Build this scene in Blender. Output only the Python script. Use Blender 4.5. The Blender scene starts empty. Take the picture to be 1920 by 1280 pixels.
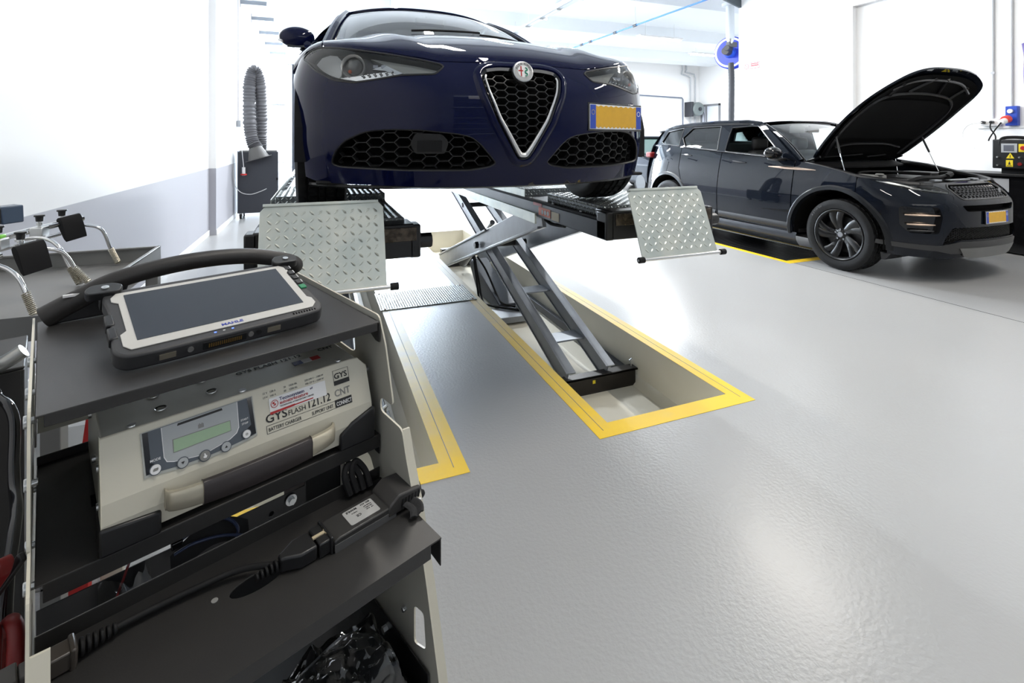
import bpy, bmesh, math, random
from mathutils import Vector, Matrix, Euler, noise
from mathutils.geometry import delaunay_2d_cdt
random.seed(7)
SC = bpy.context.scene
COL = SC.collection
PI = math.pi

# ---------------------------------------------------------------- camera, world, lights, exposure
YAW = math.atan(363/930)
cam_data = bpy.data.cameras.new('camera')
cam_data.sensor_width = 36.0
cam_data.lens = 930/1920*36
cam_data.shift_y = -378/1920
cam_data.clip_start = 0.05
cam_data.clip_end = 200
camera = bpy.data.objects.new('camera', cam_data)
camera.location = (0, 0, 1.37)
camera.rotation_euler = (PI/2, 0, -YAW)
COL.objects.link(camera)
SC.camera = camera

SC.view_settings.view_transform = 'Standard'
SC.view_settings.look = 'None'
SC.view_settings.gamma = 1
SC.view_settings.use_curve_mapping = False
SC.view_settings.exposure = 0.0

world = bpy.data.worlds.new('daylight')
SC.world = world
world.use_nodes = True
wbg = world.node_tree.nodes['Background']
wbg.inputs['Color'].default_value = (0.80, 0.90, 1.0, 1)
wbg.inputs['Strength'].default_value = 1.2

def area_light(name, loc, rot, sx, sy, power, color=(1, 1, 1), spread=PI):
    l = bpy.data.lights.new(name, 'AREA')
    l.shape = 'RECTANGLE'; l.size = sx; l.size_y = sy
    l.energy = power; l.color = color; l.spread = spread
    o = bpy.data.objects.new(name, l)
    o.location = loc; o.rotation_euler = rot
    COL.objects.link(o)
    return o
# daylight that comes in through the big opening at the far end, plus an added unseen fill lamp behind the camera
area_light('daylight_far_door', (1.4, 25.7, 2.3), (-PI/2, 0, 0), 5.0, 4.3, 5200, (0.78, 0.89, 1.0))
area_light('fill_behind_camera', (3.2, -5.3, 3.4), (PI/2, 0, 0), 5.5, 0.8, 30, (1.0, 0.97, 0.93))

# ---------------------------------------------------------------- materials
def mat(name, color, rough=0.5, metal=0.0, coat=0.0, coat_rough=0.03, spec=0.5, emit=None, estr=0.0,
        bump=None, vary=None, ior=None):
    m = bpy.data.materials.new(name); m.use_nodes = True
    nt = m.node_tree; b = nt.nodes['Principled BSDF']
    b.inputs['Base Color'].default_value = (*color, 1)
    b.inputs['Roughness'].default_value = rough
    b.inputs['Metallic'].default_value = metal
    b.inputs['Coat Weight'].default_value = coat
    b.inputs['Coat Roughness'].default_value = coat_rough; b.inputs['Coat IOR'].default_value = 1.36
    b.inputs['Specular IOR Level'].default_value = spec
    if ior: b.inputs['IOR'].default_value = ior
    if emit:
        b.inputs['Emission Color'].default_value = (*emit, 1)
        b.inputs['Emission Strength'].default_value = estr
    tc = nt.nodes.new('ShaderNodeTexCoord')
    if bump:                                    # (scale, strength, distance)
        n = nt.nodes.new('ShaderNodeTexNoise'); n.inputs['Scale'].default_value = bump[0]; n.inputs['Detail'].default_value = 3
        bp = nt.nodes.new('ShaderNodeBump'); bp.inputs['Strength'].default_value = bump[1]; bp.inputs['Distance'].default_value = bump[2]
        nt.links.new(tc.outputs['Object'], n.inputs['Vector']); nt.links.new(n.outputs['Fac'], bp.inputs['Height'])
        nt.links.new(bp.outputs['Normal'], b.inputs['Normal'])
    if vary:                                    # (scale, second colour)
        n = nt.nodes.new('ShaderNodeTexNoise'); n.inputs['Scale'].default_value = vary[0]; n.inputs['Detail'].default_value = 4
        r = nt.nodes.new('ShaderNodeValToRGB')
        r.color_ramp.elements[0].position = 0.35; r.color_ramp.elements[1].position = 0.68
        r.color_ramp.elements[0].color = (*color, 1); r.color_ramp.elements[1].color = (*vary[1], 1)
        nt.links.new(tc.outputs['Object'], n.inputs['Vector']); nt.links.new(n.outputs['Fac'], r.inputs['Fac'])
        nt.links.new(r.outputs['Color'], b.inputs['Base Color'])
    return m

def glass(name, tint, refl=1.0):
    """thin clear pane: tinted see-through mixed with mirror reflection by fresnel"""
    m = bpy.data.materials.new(name); m.use_nodes = True
    nt = m.node_tree; nt.nodes.clear()
    out = nt.nodes.new('ShaderNodeOutputMaterial')
    tr = nt.nodes.new('ShaderNodeBsdfTransparent'); tr.inputs['Color'].default_value = (*tint, 1)
    gl = nt.nodes.new('ShaderNodeBsdfGlossy'); gl.inputs['Roughness'].default_value = 0.02
    fr = nt.nodes.new('ShaderNodeFresnel'); fr.inputs['IOR'].default_value = 1.5
    mu = nt.nodes.new('ShaderNodeMath'); mu.operation = 'MULTIPLY'; mu.inputs[1].default_value = refl
    mx = nt.nodes.new('ShaderNodeMixShader')
    nt.links.new(fr.outputs[0], mu.inputs[0]); nt.links.new(mu.outputs[0], mx.inputs[0])
    nt.links.new(tr.outputs[0], mx.inputs[1]); nt.links.new(gl.outputs[0], mx.inputs[2])
    nt.links.new(mx.outputs[0], out.inputs['Surface'])
    return m

M = {}
M['navy'] = mat('navy_paint', (0.0028, 0.0045, 0.030), 0.5, 0.0, 1.0, 0.012, spec=0.0)
M['blackpaint'] = mat('black_blue_paint', (0.006, 0.008, 0.013), 0.45, 0.0, 1.0, 0.012, spec=0.0)
M['gloss_black'] = mat('gloss_black', (0.006, 0.006, 0.007), 0.12, 0, 0.6)
M['satin_black'] = mat('satin_black', (0.012, 0.012, 0.013), 0.38)
M['matte_black'] = mat('matte_black', (0.010, 0.010, 0.011), 0.75, spec=0.25)
M['void'] = mat('dark_void', (0.004, 0.004, 0.004), 0.9, spec=0.1)
M['grille'] = mat('grille_plastic', (0.022, 0.022, 0.022), 0.4)
M['rubber'] = mat('rubber', (0.009, 0.009, 0.0095), 0.6, spec=0.22, bump=(60, 0.2, 0.002))
M['chrome'] = mat('chrome', (0.80, 0.80, 0.80), 0.12, 1.0)
M['satin_chrome'] = mat('satin_chrome', (0.72, 0.72, 0.71), 0.32, 1.0)
M['dark_chrome'] = mat('dark_chrome', (0.30, 0.31, 0.33), 0.3, 1.0)
M['steel'] = mat('brushed_steel', (0.45, 0.46, 0.48), 0.38, 1.0, vary=(30, (0.36, 0.37, 0.40)))
M['zinc'] = mat('zinc_bolt', (0.65, 0.66, 0.66), 0.3, 1.0)
M['liftgrey'] = mat('lift_arm_grey', (0.27, 0.29, 0.32), 0.34, 0.35, 0.3, 0.15, vary=(8, (0.31, 0.335, 0.37)))
M['liftblue'] = mat('lift_frame_dark', (0.035, 0.040, 0.052), 0.42, 0.2, vary=(5, (0.045, 0.052, 0.068)))
M['white'] = mat('white_plastic', (0.80, 0.80, 0.80), 0.45)
M['cream'] = mat('cream_paint', (0.60, 0.57, 0.47), 0.42, vary=(3, (0.62, 0.59, 0.49)))
M['beige_metal'] = mat('beige_metal', (0.42, 0.41, 0.36), 0.45)
M['greymetal'] = mat('grey_metal', (0.19, 0.19, 0.185), 0.42, 0.2, vary=(4, (0.22, 0.22, 0.215)))
M['shelf'] = mat('charcoal_powder_coat', (0.020, 0.019, 0.0185), 0.42, bump=(500, 0.12, 0.0006), vary=(6, (0.025, 0.024, 0.023)))
M['rubber_grip'] = mat('foam_grip', (0.022, 0.020, 0.019), 0.5, bump=(300, 0.25, 0.001))
M['red'] = mat('red_plastic', (0.42, 0.012, 0.012), 0.4)
M['darkred'] = mat('dark_red_plastic', (0.20, 0.010, 0.010), 0.35)
M['blue'] = mat('blue_plastic', (0.015, 0.06, 0.42), 0.35)
M['reelblue'] = mat('reel_blue', (0.02, 0.05, 0.55), 0.35)
M['pipeblue'] = mat('pipe_blue', (0.04, 0.20, 0.62), 0.4)
M['yellow'] = mat('yellow_plate', (0.72, 0.40, 0.02), 0.5, bump=(60, 0.3, 0.001), vary=(25, (0.66, 0.36, 0.02)))
M['signyellow'] = mat('sign_yellow', (0.80, 0.62, 0.02), 0.5)
M['orange'] = mat('orange', (0.70, 0.10, 0.01), 0.4)
M['green'] = mat('green_key', (0.01, 0.22, 0.09), 0.4)
M['ledblue'] = mat('blue_led', (0.05, 0.08, 0.6), 0.4, emit=(0.1, 0.2, 1.0), estr=3)
M['ink'] = mat('black_ink', (0.02, 0.02, 0.02), 0.6)
M['greyink'] = mat('grey_ink', (0.22, 0.22, 0.21), 0.6)
M['paper'] = mat('white_label', (0.78, 0.78, 0.78), 0.5)
M['slate'] = mat('slate_panel', (0.075, 0.090, 0.11), 0.4)
M['panelgrey'] = mat('light_panel', (0.38, 0.40, 0.41), 0.45)
M['lcd'] = mat('lcd_green', (0.30, 0.43, 0.28), 0.2)
M['champagne'] = mat('champagne_handle', (0.50, 0.46, 0.36), 0.32, 0.5)
M['gold'] = mat('gold_contact', (0.60, 0.38, 0.12), 0.3, 1.0)
M['hosegrey'] = mat('ribbed_hose', (0.11, 0.11, 0.12), 0.55)
M['cabinet'] = mat('anthracite_cabinet', (0.030, 0.033, 0.042), 0.5)
M['screen'] = mat('tablet_screen', (0.020, 0.024, 0.034), 0.10, spec=0.7)
M['wallwhite'] = mat('white_plaster', (0.88, 0.88, 0.88), 0.8, bump=(120, 0.05, 0.001))
M['ceil'] = mat('ceiling_white', (0.80, 0.84, 0.88), 0.8)
M['seat'] = mat('seat_leather', (0.02, 0.02, 0.022), 0.5)
M['galv'] = mat('galvanised_tread', (0.54, 0.58, 0.54), 0.36, 0.75, bump=(40, 0.1, 0.001), vary=(9, (0.68, 0.69, 0.62)))
M['galv_dark'] = mat('worn_tread_pad', (0.15, 0.17, 0.175), 0.4, 0.5, vary=(6, (0.22, 0.24, 0.245)))
M['lug'] = mat('polished_lug', (0.62, 0.66, 0.66), 0.28, 0.7)
M['plate_base'] = mat('floor_tread_base', (0.40, 0.43, 0.45), 0.38, 0.5, vary=(9, (0.48, 0.49, 0.46)))
M['windscreen'] = glass('windscreen_glass', (0.74, 0.86, 0.84), 1.8)
M['sideglass'] = glass('privacy_glass', (0.30, 0.42, 0.42), 1.4)
M['clear'] = glass('clear_lens', (0.93, 0.95, 0.96), 1.0)
M['film'] = glass('clear_film', (0.90, 0.91, 0.92), 2.2)

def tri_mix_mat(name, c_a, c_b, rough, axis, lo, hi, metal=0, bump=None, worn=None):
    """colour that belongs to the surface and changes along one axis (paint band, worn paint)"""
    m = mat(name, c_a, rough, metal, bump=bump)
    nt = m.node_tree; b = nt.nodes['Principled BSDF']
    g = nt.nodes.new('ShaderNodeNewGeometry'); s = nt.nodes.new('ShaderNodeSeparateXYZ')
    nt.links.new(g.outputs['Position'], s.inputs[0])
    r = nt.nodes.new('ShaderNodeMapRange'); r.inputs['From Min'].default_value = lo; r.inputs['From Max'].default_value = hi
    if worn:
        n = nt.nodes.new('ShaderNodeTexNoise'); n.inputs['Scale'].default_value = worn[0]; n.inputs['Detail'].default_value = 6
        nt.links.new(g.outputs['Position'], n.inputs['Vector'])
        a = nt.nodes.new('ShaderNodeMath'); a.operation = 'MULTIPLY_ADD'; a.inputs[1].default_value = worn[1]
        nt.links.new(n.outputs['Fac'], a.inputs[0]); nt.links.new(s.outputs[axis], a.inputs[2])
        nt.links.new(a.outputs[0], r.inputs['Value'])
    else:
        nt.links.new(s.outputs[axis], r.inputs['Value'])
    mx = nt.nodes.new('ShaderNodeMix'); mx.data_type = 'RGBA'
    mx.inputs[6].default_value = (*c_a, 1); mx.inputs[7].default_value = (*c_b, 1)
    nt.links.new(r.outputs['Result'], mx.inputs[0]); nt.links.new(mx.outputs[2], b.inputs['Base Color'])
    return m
M['wall2tone'] = tri_mix_mat('two_tone_wall', (0.42, 0.42, 0.46), (0.88, 0.88, 0.88), 0.7, 2, 0.958, 0.962, bump=(90, 0.06, 0.001))
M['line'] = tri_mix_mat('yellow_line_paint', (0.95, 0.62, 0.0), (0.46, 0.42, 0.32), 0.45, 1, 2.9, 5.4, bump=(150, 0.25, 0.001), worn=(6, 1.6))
M['line2'] = mat('yellow_line_fresh', (0.86, 0.55, 0.01), 0.45, vary=(12, (0.80, 0.50, 0.02)))

def floor_material():
    m = mat('grey_epoxy_floor', (0.43, 0.44, 0.45), 0.31, coat=0.25, coat_rough=0.20)
    nt = m.node_tree; b = nt.nodes['Principled BSDF']
    g = nt.nodes.new('ShaderNodeNewGeometry')
    def nz(scale, detail=4):
        n = nt.nodes.new('ShaderNodeTexNoise'); n.inputs['Scale'].default_value = scale; n.inputs['Detail'].default_value = detail
        nt.links.new(g.outputs['Position'], n.inputs['Vector']); return n
    big = nz(0.7, 2)
    r = nt.nodes.new('ShaderNodeValToRGB')
    r.color_ramp.elements[0].position = 0.0; r.color_ramp.elements[1].position = 1.0
    r.color_ramp.elements[0].color = (0.385, 0.388, 0.39, 1); r.color_ramp.elements[1].color = (0.425, 0.424, 0.42, 1)
    nt.links.new(big.outputs['Fac'], r.inputs['Fac'])
    sp = nt.nodes.new('ShaderNodeTexVoronoi'); sp.inputs['Scale'].default_value = 4.5
    nt.links.new(g.outputs['Position'], sp.inputs['Vector'])
    r2 = nt.nodes.new('ShaderNodeValToRGB'); r2.color_ramp.elements[0].position = 0.012; r2.color_ramp.elements[1].position = 0.020
    r2.color_ramp.elements[0].color = (0.28, 0.27, 0.26, 1); r2.color_ramp.elements[1].color = (1, 1, 1, 1)
    nt.links.new(sp.outputs['Distance'], r2.inputs['Fac'])
    mx = nt.nodes.new('ShaderNodeMix'); mx.data_type = 'RGBA'; mx.blend_type = 'MULTIPLY'; mx.inputs[0].default_value = 1
    nt.links.new(r.outputs['Color'], mx.inputs[6]); nt.links.new(r2.outputs['Color'], mx.inputs[7])
    nt.links.new(mx.outputs[2], b.inputs['Base Color'])
    mr = nt.nodes.new('ShaderNodeMapRange'); mr.inputs['To Min'].default_value = 0.24; mr.inputs['To Max'].default_value = 0.34
    fine = nz(70, 2)
    bp = nt.nodes.new('ShaderNodeBump'); bp.inputs['Strength'].default_value = 0.6; bp.inputs['Distance'].default_value = 0.0022
    nt.links.new(fine.outputs['Fac'], bp.inputs['Height'])
    nt.links.new(bp.outputs['Normal'], b.inputs['Normal'])
    return m
M['floor'] = floor_material()

# ---------------------------------------------------------------- building helpers
def V(*a): return Vector(a)

def thing(name, label, cat, loc=(0, 0, 0), rotz=0.0, group=None):
    o = bpy.data.objects.new(name, None); COL.objects.link(o)
    o.empty_display_size = 0.1
    o.location = loc; o.rotation_euler = (0, 0, rotz)
    o['label'] = label; o['category'] = cat
    if group: o['group'] = group
    return o

def tag(o, label, cat, group=None):
    o['label'] = label; o['category'] = cat
    if group: o['group'] = group
    return o

def struct(o):
    o['kind'] = 'structure'; return o

ORIG = {}          # world origin of roots whose parts are written in world coordinates
def origin_of(o):
    while o.parent: o = o.parent
    return ORIG.get(o.name, Vector((0, 0, 0)))

def thicken(me, t):
    """give an open skin a back face and a hard-edged rim"""
    me.update(); nv = len(me.vertices)
    co = [v.co.copy() for v in me.vertices]; no = [v.normal.copy() for v in me.vertices]
    polys = [list(p.vertices) for p in me.polygons]; mi = [p.material_index for p in me.polygons]
    cnt = {}
    for p in polys:
        for i in range(len(p)):
            a, b = p[i], p[(i+1) % len(p)]; k = (min(a, b), max(a, b)); cnt.setdefault(k, []).append((a, b))
    verts = co+[c-n*t for c, n in zip(co, no)]; faces = polys+[[i+nv for i in p[::-1]] for p in polys]; mi = mi+mi
    rim = {}
    def rv(i, back):
        if (i, back) not in rim:
            rim[(i, back)] = len(verts); verts.append(verts[i+nv] if back else verts[i])
        return rim[(i, back)]
    for k, l in cnt.items():
        if len(l) == 1:
            a, b = l[0]; faces.append([rv(b, 0), rv(a, 0), rv(a, 1), rv(b, 1)]); mi.append(0)
    m2 = bpy.data.meshes.new(me.name)
    m2.from_pydata([tuple(v) for v in verts], [], faces)
    for m_ in me.materials: m2.materials.append(m_)
    if len(me.materials) > 1:
        for p, i in zip(m2.polygons, mi): p.material_index = i
    nm = me.name; bpy.data.meshes.remove(me); m2.name = nm; m2.update()
    return m2

class MB:
    def __init__(s): s.v = []; s.f = []; s.mi = []; s.cur = 0
    def m(s, i): s.cur = i; return s
    def add(s, vs, fs, T=None):
        n = len(s.v)
        for p in vs:
            p = Vector(p)
            s.v.append(T @ p if T else p)
        for f in fs:
            s.f.append([i+n for i in f]); s.mi.append(s.cur)
        return s
    def box(s, c, d, T=None, taper=1.0):
        x, y, z = d[0]/2, d[1]/2, d[2]/2
        vs = [(c[0]+a*x*(taper if e > 0 else 1), c[1]+b*y*(taper if e > 0 else 1), c[2]+e*z) for e in (-1, 1) for b in (-1, 1) for a in (-1, 1)]
        return s.add(vs, [(0, 2, 3, 1), (4, 5, 7, 6), (0, 1, 5, 4), (2, 6, 7, 3), (0, 4, 6, 2), (1, 3, 7, 5)], T)
    def span(s, a, b, T=None):
        return s.box([(a[i]+b[i])/2 for i in range(3)], [abs(b[i]-a[i]) for i in range(3)], T)
    def prism(s, poly, h0, h1, plane='xy', T=None):
        """poly of 2D points swept between h0 and h1 along the remaining axis"""
        def mk(p, h):
            if plane == 'xy': return (p[0], p[1], h)
            if plane == 'xz': return (p[0], h, p[1])
            return (h, p[0], p[1])
        n = len(poly)
        vs = [mk(p, h0) for p in poly] + [mk(p, h1) for p in poly]
        fs = [list(range(n))[::-1], list(range(n, 2*n))] + [(i, (i+1) % n, (i+1) % n+n, i+n) for i in range(n)]
        area = sum(poly[i][0]*poly[(i+1) % n][1]-poly[(i+1) % n][0]*poly[i][1] for i in range(n))
        flip = (area < 0) ^ (h1 < h0) ^ (plane == 'xz')
        if flip: fs = [list(f)[::-1] for f in fs]
        return s.add(vs, fs, T)
    def cyl(s, p0, p1, r0, r1=None, n=16, caps=True, T=None):
        r1 = r0 if r1 is None else r1
        p0, p1 = Vector(p0), Vector(p1); d = (p1-p0).normalized()
        a = d.orthogonal().normalized(); b = d.cross(a)
        vs = [p0+(a*math.cos(2*PI*i/n)+b*math.sin(2*PI*i/n))*r0 for i in range(n)]
        vs += [p1+(a*math.cos(2*PI*i/n)+b*math.sin(2*PI*i/n))*r1 for i in range(n)]
        fs = [(i, (i+1) % n, (i+1) % n+n, i+n) for i in range(n)]
        if caps: fs += [list(range(n))[::-1], list(range(n, 2*n))]
        return s.add(vs, fs, T)
    def tube(s, pts, r, n=8, closed=False, caps=True, T=None, rfun=None):
        pts = [Vector(p) for p in pts]; N = len(pts)
        prev = None; vs = []; fs = []
        for i, p in enumerate(pts):
            if closed: t = pts[(i+1) % N]-pts[i-1]
            else: t = pts[min(i+1, N-1)]-pts[max(i-1, 0)]
            t = t.normalized() if t.length > 1e-9 else Vector((0, 0, 1))
            if prev is None: a = t.orthogonal().normalized()
            else:
                a = prev-t*prev.dot(t)
                a = a.normalized() if a.length > 1e-6 else t.orthogonal().normalized()
            prev = a; b = t.cross(a)
            rr = rfun(i/(N-1)) if rfun else r
            vs += [p+(a*math.cos(2*PI*k/n)+b*math.sin(2*PI*k/n))*rr for k in range(n)]
        for i in range(N if closed else N-1):
            j = (i+1) % N
            fs += [(i*n+k, i*n+(k+1) % n, j*n+(k+1) % n, j*n+k) for k in range(n)]
        if caps and not closed: fs += [list(range(n))[::-1], list(range((N-1)*n, N*n))]
        return s.add(vs, fs, T)
    def lathe(s, prof, c=(0, 0, 0), axis='z', n=32, T=None, close=False):
        """prof: (radius, height) pairs turned round an axis through c"""
        vs = []; fs = []; c = Vector(c)
        for (r, h) in prof:
            for k in range(n):
                a = 2*PI*k/n; x, y = r*math.cos(a), r*math.sin(a)
                vs.append(c+(Vector((x, y, h)) if axis == 'z' else Vector((h, x, y)) if axis == 'x' else Vector((y, h, x))))
        m_ = len(prof)
        for i in range(m_ if close else m_-1):
            j = (i+1) % m_
            fs += [(i*n+k, i*n+(k+1) % n, j*n+(k+1) % n, j*n+k) for k in range(n)]
        return s.add(vs, fs, T)
    def sphere(s, c, r, n=16, m_=10, sc=(1, 1, 1), T=None):
        vs = [(c[0], c[1], c[2]-r*sc[2])]
        for i in range(1, m_):
            t = -PI/2+PI*i/m_
            vs += [(c[0]+r*sc[0]*math.cos(t)*math.cos(2*PI*k/n), c[1]+r*sc[1]*math.cos(t)*math.sin(2*PI*k/n), c[2]+r*sc[2]*math.sin(t)) for k in range(n)]
        vs.append((c[0], c[1], c[2]+r*sc[2])); L = len(vs)-1
        fs = [(0, 1+(k+1) % n, 1+k) for k in range(n)]
        for i in range(m_-2): fs += [(1+i*n+k, 1+i*n+(k+1) % n, 1+(i+1)*n+(k+1) % n, 1+(i+1)*n+k) for k in range(n)]
        fs += [(L, 1+(m_-2)*n+k, 1+(m_-2)*n+(k+1) % n) for k in range(n)]
        return s.add(vs, fs, T)
    def grid(s, fn, nu, nv, flip=False):
        vs = [fn(i/nu, j/nv) for j in range(nv+1) for i in range(nu+1)]
        w = nu+1
        fs = [(j*w+i, j*w+i+1, (j+1)*w+i+1, (j+1)*w+i) for j in range(nv) for i in range(nu)]
        if flip: fs = [f[::-1] for f in fs]
        return s.add(vs, fs)
    def build(s, name, mats, parent=None, bevel=0.0, sharp=35, smooth=True, solid=0.0, seg=2, subd=0, solid_off=-1):
        me = bpy.data.meshes.new(name)
        off = origin_of(parent) if parent else Vector((0, 0, 0))
        base = Vector((0, 0, 0))
        if parent is None and s.v:                      # a thing that is one mesh: its origin at its own base
            lo = [min(p[i] for p in s.v) for i in range(3)]; hi = [max(p[i] for p in s.v) for i in range(3)]
            base = Vector(((lo[0]+hi[0])/2, (lo[1]+hi[1])/2, lo[2]))
        me.from_pydata([tuple(p-off-base) for p in s.v], [], s.f)
        mats = mats if isinstance(mats, (list, tuple)) else [mats]
        for m_ in mats: me.materials.append(m_)
        if len(mats) > 1:
            for p, i in zip(me.polygons, s.mi): p.material_index = i
        me.validate(); me.update()
        if solid: me = thicken(me, solid)
        if smooth:
            me.polygons.foreach_set('use_smooth', [True]*len(me.polygons))
            me.set_sharp_from_angle(angle=math.radians(sharp))
        o = bpy.data.objects.new(name, me); COL.objects.link(o)
        o.location = base
        if parent: o.parent = parent
        if bevel:
            md = o.modifiers.new('bevel', 'BEVEL'); md.width = bevel; md.segments = seg; md.limit_method = 'ANGLE'
            md.angle_limit = math.radians(40); md.harden_normals = False
        if subd:
            md = o.modifiers.new('subdivision', 'SUBSURF'); md.levels = subd; md.render_levels = subd
        return o

def wthing(name, label, cat, loc, group=None):
    """a thing whose parts are written in world coordinates"""
    o = thing(name, label, cat, loc, 0, group); ORIG[o.name] = Vector(loc)
    return o

TO, TA = Vector((-0.308, 0.732, 0.0)), math.radians(22.0578)
def tthing(name, label, cat, base, group=None):
    """a thing on the trolley: its parts are written in the trolley's own frame (x along its front, y back, z up)"""
    o = thing(name, label, cat, TO+Matrix.Rotation(TA, 3, 'Z') @ Vector(base), TA, group); ORIG[o.name] = Vector(base)
    return o

def copy_tree(o, parent=None):
    c = o.copy(); COL.objects.link(c); c.parent = parent
    for ch in list(o.children): copy_tree(ch, c)
    return c

def smooth_path(pts, n=8, closed=False):
    """Catmull-Rom through the points"""
    pts = [Vector(p) for p in pts]; N = len(pts); out = []
    rng = range(N) if closed else range(N-1)
    for i in rng:
        if closed: p0, p1, p2, p3 = pts[i-1], pts[i], pts[(i+1) % N], pts[(i+2) % N]
        else:
            p1, p2 = pts[i], pts[i+1]
            p0 = pts[i-1] if i > 0 else p1*2-p2
            p3 = pts[i+2] if i+2 < N else p2*2-p1
        for k in range(n):
            t = k/n
            out.append(0.5*((2*p1)+(p2-p0)*t+(2*p0-5*p1+4*p2-p3)*t*t+(3*p1-p0-3*p2+p3)*t**3))
    if not closed: out.append(pts[-1])
    return out

def inside(p, poly):
    x, y = p; c = False; n = len(poly)
    for i in range(n):
        x1, y1 = poly[i]; x2, y2 = poly[i-1]
        if (y1 > y) != (y2 > y) and x < (x2-x1)*(y-y1)/(y2-y1)+x1: c = not c
    return c

def dens(poly, step):
    out = []
    for i in range(len(poly)):
        a, b = Vector(poly[i]), Vector(poly[(i+1) % len(poly)])
        k = max(1, int((b-a).length/step))
        out += [tuple(a.lerp(b, j/k)) for j in range(k)]
    return out

def round_poly(poly, r, n=4):
    """round every corner of a 2D polygon"""
    out = []; N = len(poly)
    for i in range(N):
        p, a, b = Vector(poly[i]), Vector(poly[i-1]), Vector(poly[(i+1) % N])
        da, db = (a-p), (b-p)
        rr = min(r, da.length*0.45, db.length*0.45)
        s, e = p+da.normalized()*rr, p+db.normalized()*rr
        for k in range(n+1):
            t = k/n
            out.append(tuple(s*(1-t)**2+p*2*t*(1-t)+e*t*t))
    return out

def patch(mb, outer, holes, fn, step, off=0.0, flip=False):
    """fill a 2D outline (with holes) by a dense triangulation and lift it on to a surface fn(a,b)->Vector"""
    outer = dens(outer, step); holes = [dens(h, step) for h in holes]
    pts = list(outer); faces = [list(range(len(outer)))]
    for h in holes:
        n = len(pts); pts += h; faces.append(list(range(n, n+len(h))))
    xs = [p[0] for p in outer]; ys = [p[1] for p in outer]
    nx = max(1, int((max(xs)-min(xs))/step)); ny = max(1, int((max(ys)-min(ys))/step))
    for i in range(nx+1):
        for j in range(ny+1):
            p = (min(xs)+(i+0.37)*step, min(ys)+(j+0.41+(i % 2)*0.5)*step)
            if inside(p, outer) and not any(inside(p, h) for h in holes):
                if min((p[0]-q[0])**2+(p[1]-q[1])**2 for q in pts[:len(outer)+sum(len(h) for h in holes)]) > (0.35*step)**2:
                    pts.append(p)
    vo, eo, fo, _, _, _ = delaunay_2d_cdt([Vector(p) for p in pts], [], faces, 0, 1e-6)
    keep = []
    for f in fo:
        c = sum((vo[i] for i in f), Vector((0, 0)))/len(f)
        if inside(c, outer) and not any(inside(c, h) for h in holes): keep.append(f)
    vs = [fn(v.x, v.y) for v in vo]
    if off:
        e = 1e-3; out = []
        for v, p in zip(vo, vs):
            n = (fn(v.x+e, v.y)-fn(v.x-e, v.y)).cross(fn(v.x, v.y+e)-fn(v.x, v.y-e))
            if n.length > 1e-12: n.normalize()
            out.append(p+n*off*(-1 if flip else 1))
        vs = out
    if flip: keep = [list(f)[::-1] for f in keep]
    mb.add(vs, keep)
    return mb

def mirror_x(poly): return [(-p[0], p[1]) for p in poly][::-1]

def text_mesh(name, lines, material, parent, T, extrude=0.0002):
    """lines: (string, x, y, size, bold, xscale) written on a plane, placed by matrix T; one mesh"""
    dg = None; mb = MB()
    for (st, x, y, size, bold, xs) in lines:
        c = bpy.data.curves.new('t', 'FONT'); c.body = st; c.size = size; c.extrude = extrude
        if bold: c.offset = size*0.012*bold
        c.resolution_u = 3
        o = bpy.data.objects.new('t', c); COL.objects.link(o)
        bpy.context.view_layer.update()
        me = bpy.data.meshes.new_from_object(o)
        mb.add([Vector((v.co.x*xs+x, v.co.y+y, v.co.z)) for v in me.vertices], [list(p.vertices) for p in me.polygons], T)
        bpy.data.objects.remove(o); bpy.data.meshes.remove(me); bpy.data.curves.remove(c)
    return mb.build(name, material, parent, smooth=False)

def frame(origin, ax, ay):
    """matrix with local x along ax, local y along ay"""
    ax = Vector(ax).normalized(); ay = Vector(ay); ay = (ay-ax*ax.dot(ay)).normalized(); az = ax.cross(ay)
    return Matrix(((ax.x, ay.x, az.x, origin[0]), (ax.y, ay.y, az.y, origin[1]), (ax.z, ay.z, az.z, origin[2]), (0, 0, 0, 1)))

def lugs(mb, T, w, h, pitch, L, W, H, mask=None):
    """tear-drop tread lugs in two crossing directions on a w x h plate"""
    nx, ny = int(w/pitch), int(h/pitch)
    x0, y0 = (w-(nx-1)*pitch)/2, (h-(ny-1)*pitch)/2
    for i in range(nx):
        for j in range(ny):
            cx, cy = x0+i*pitch, y0+j*pitch
            if mask and not mask(cx, cy): continue
            a = PI/4 if (i+j) % 2 else -PI/4
            R = T @ Matrix.Translation((cx, cy, 0)) @ Matrix.Rotation(a, 4, 'Z')
            vs = [(-L, 0, 0), (-L*0.5, -W*0.8, 0), (L*0.4, -W, 0), (L, 0, 0), (L*0.4, W, 0), (-L*0.5, W*0.8, 0), (-L*0.45, 0, H*0.8), (L*0.45, 0, H)]
            mb.add(vs, [(0, 1, 6), (1, 2, 7, 6), (2, 3, 7), (3, 4, 7), (4, 5, 6, 7), (5, 0, 6)], R)
    return mb
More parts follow.
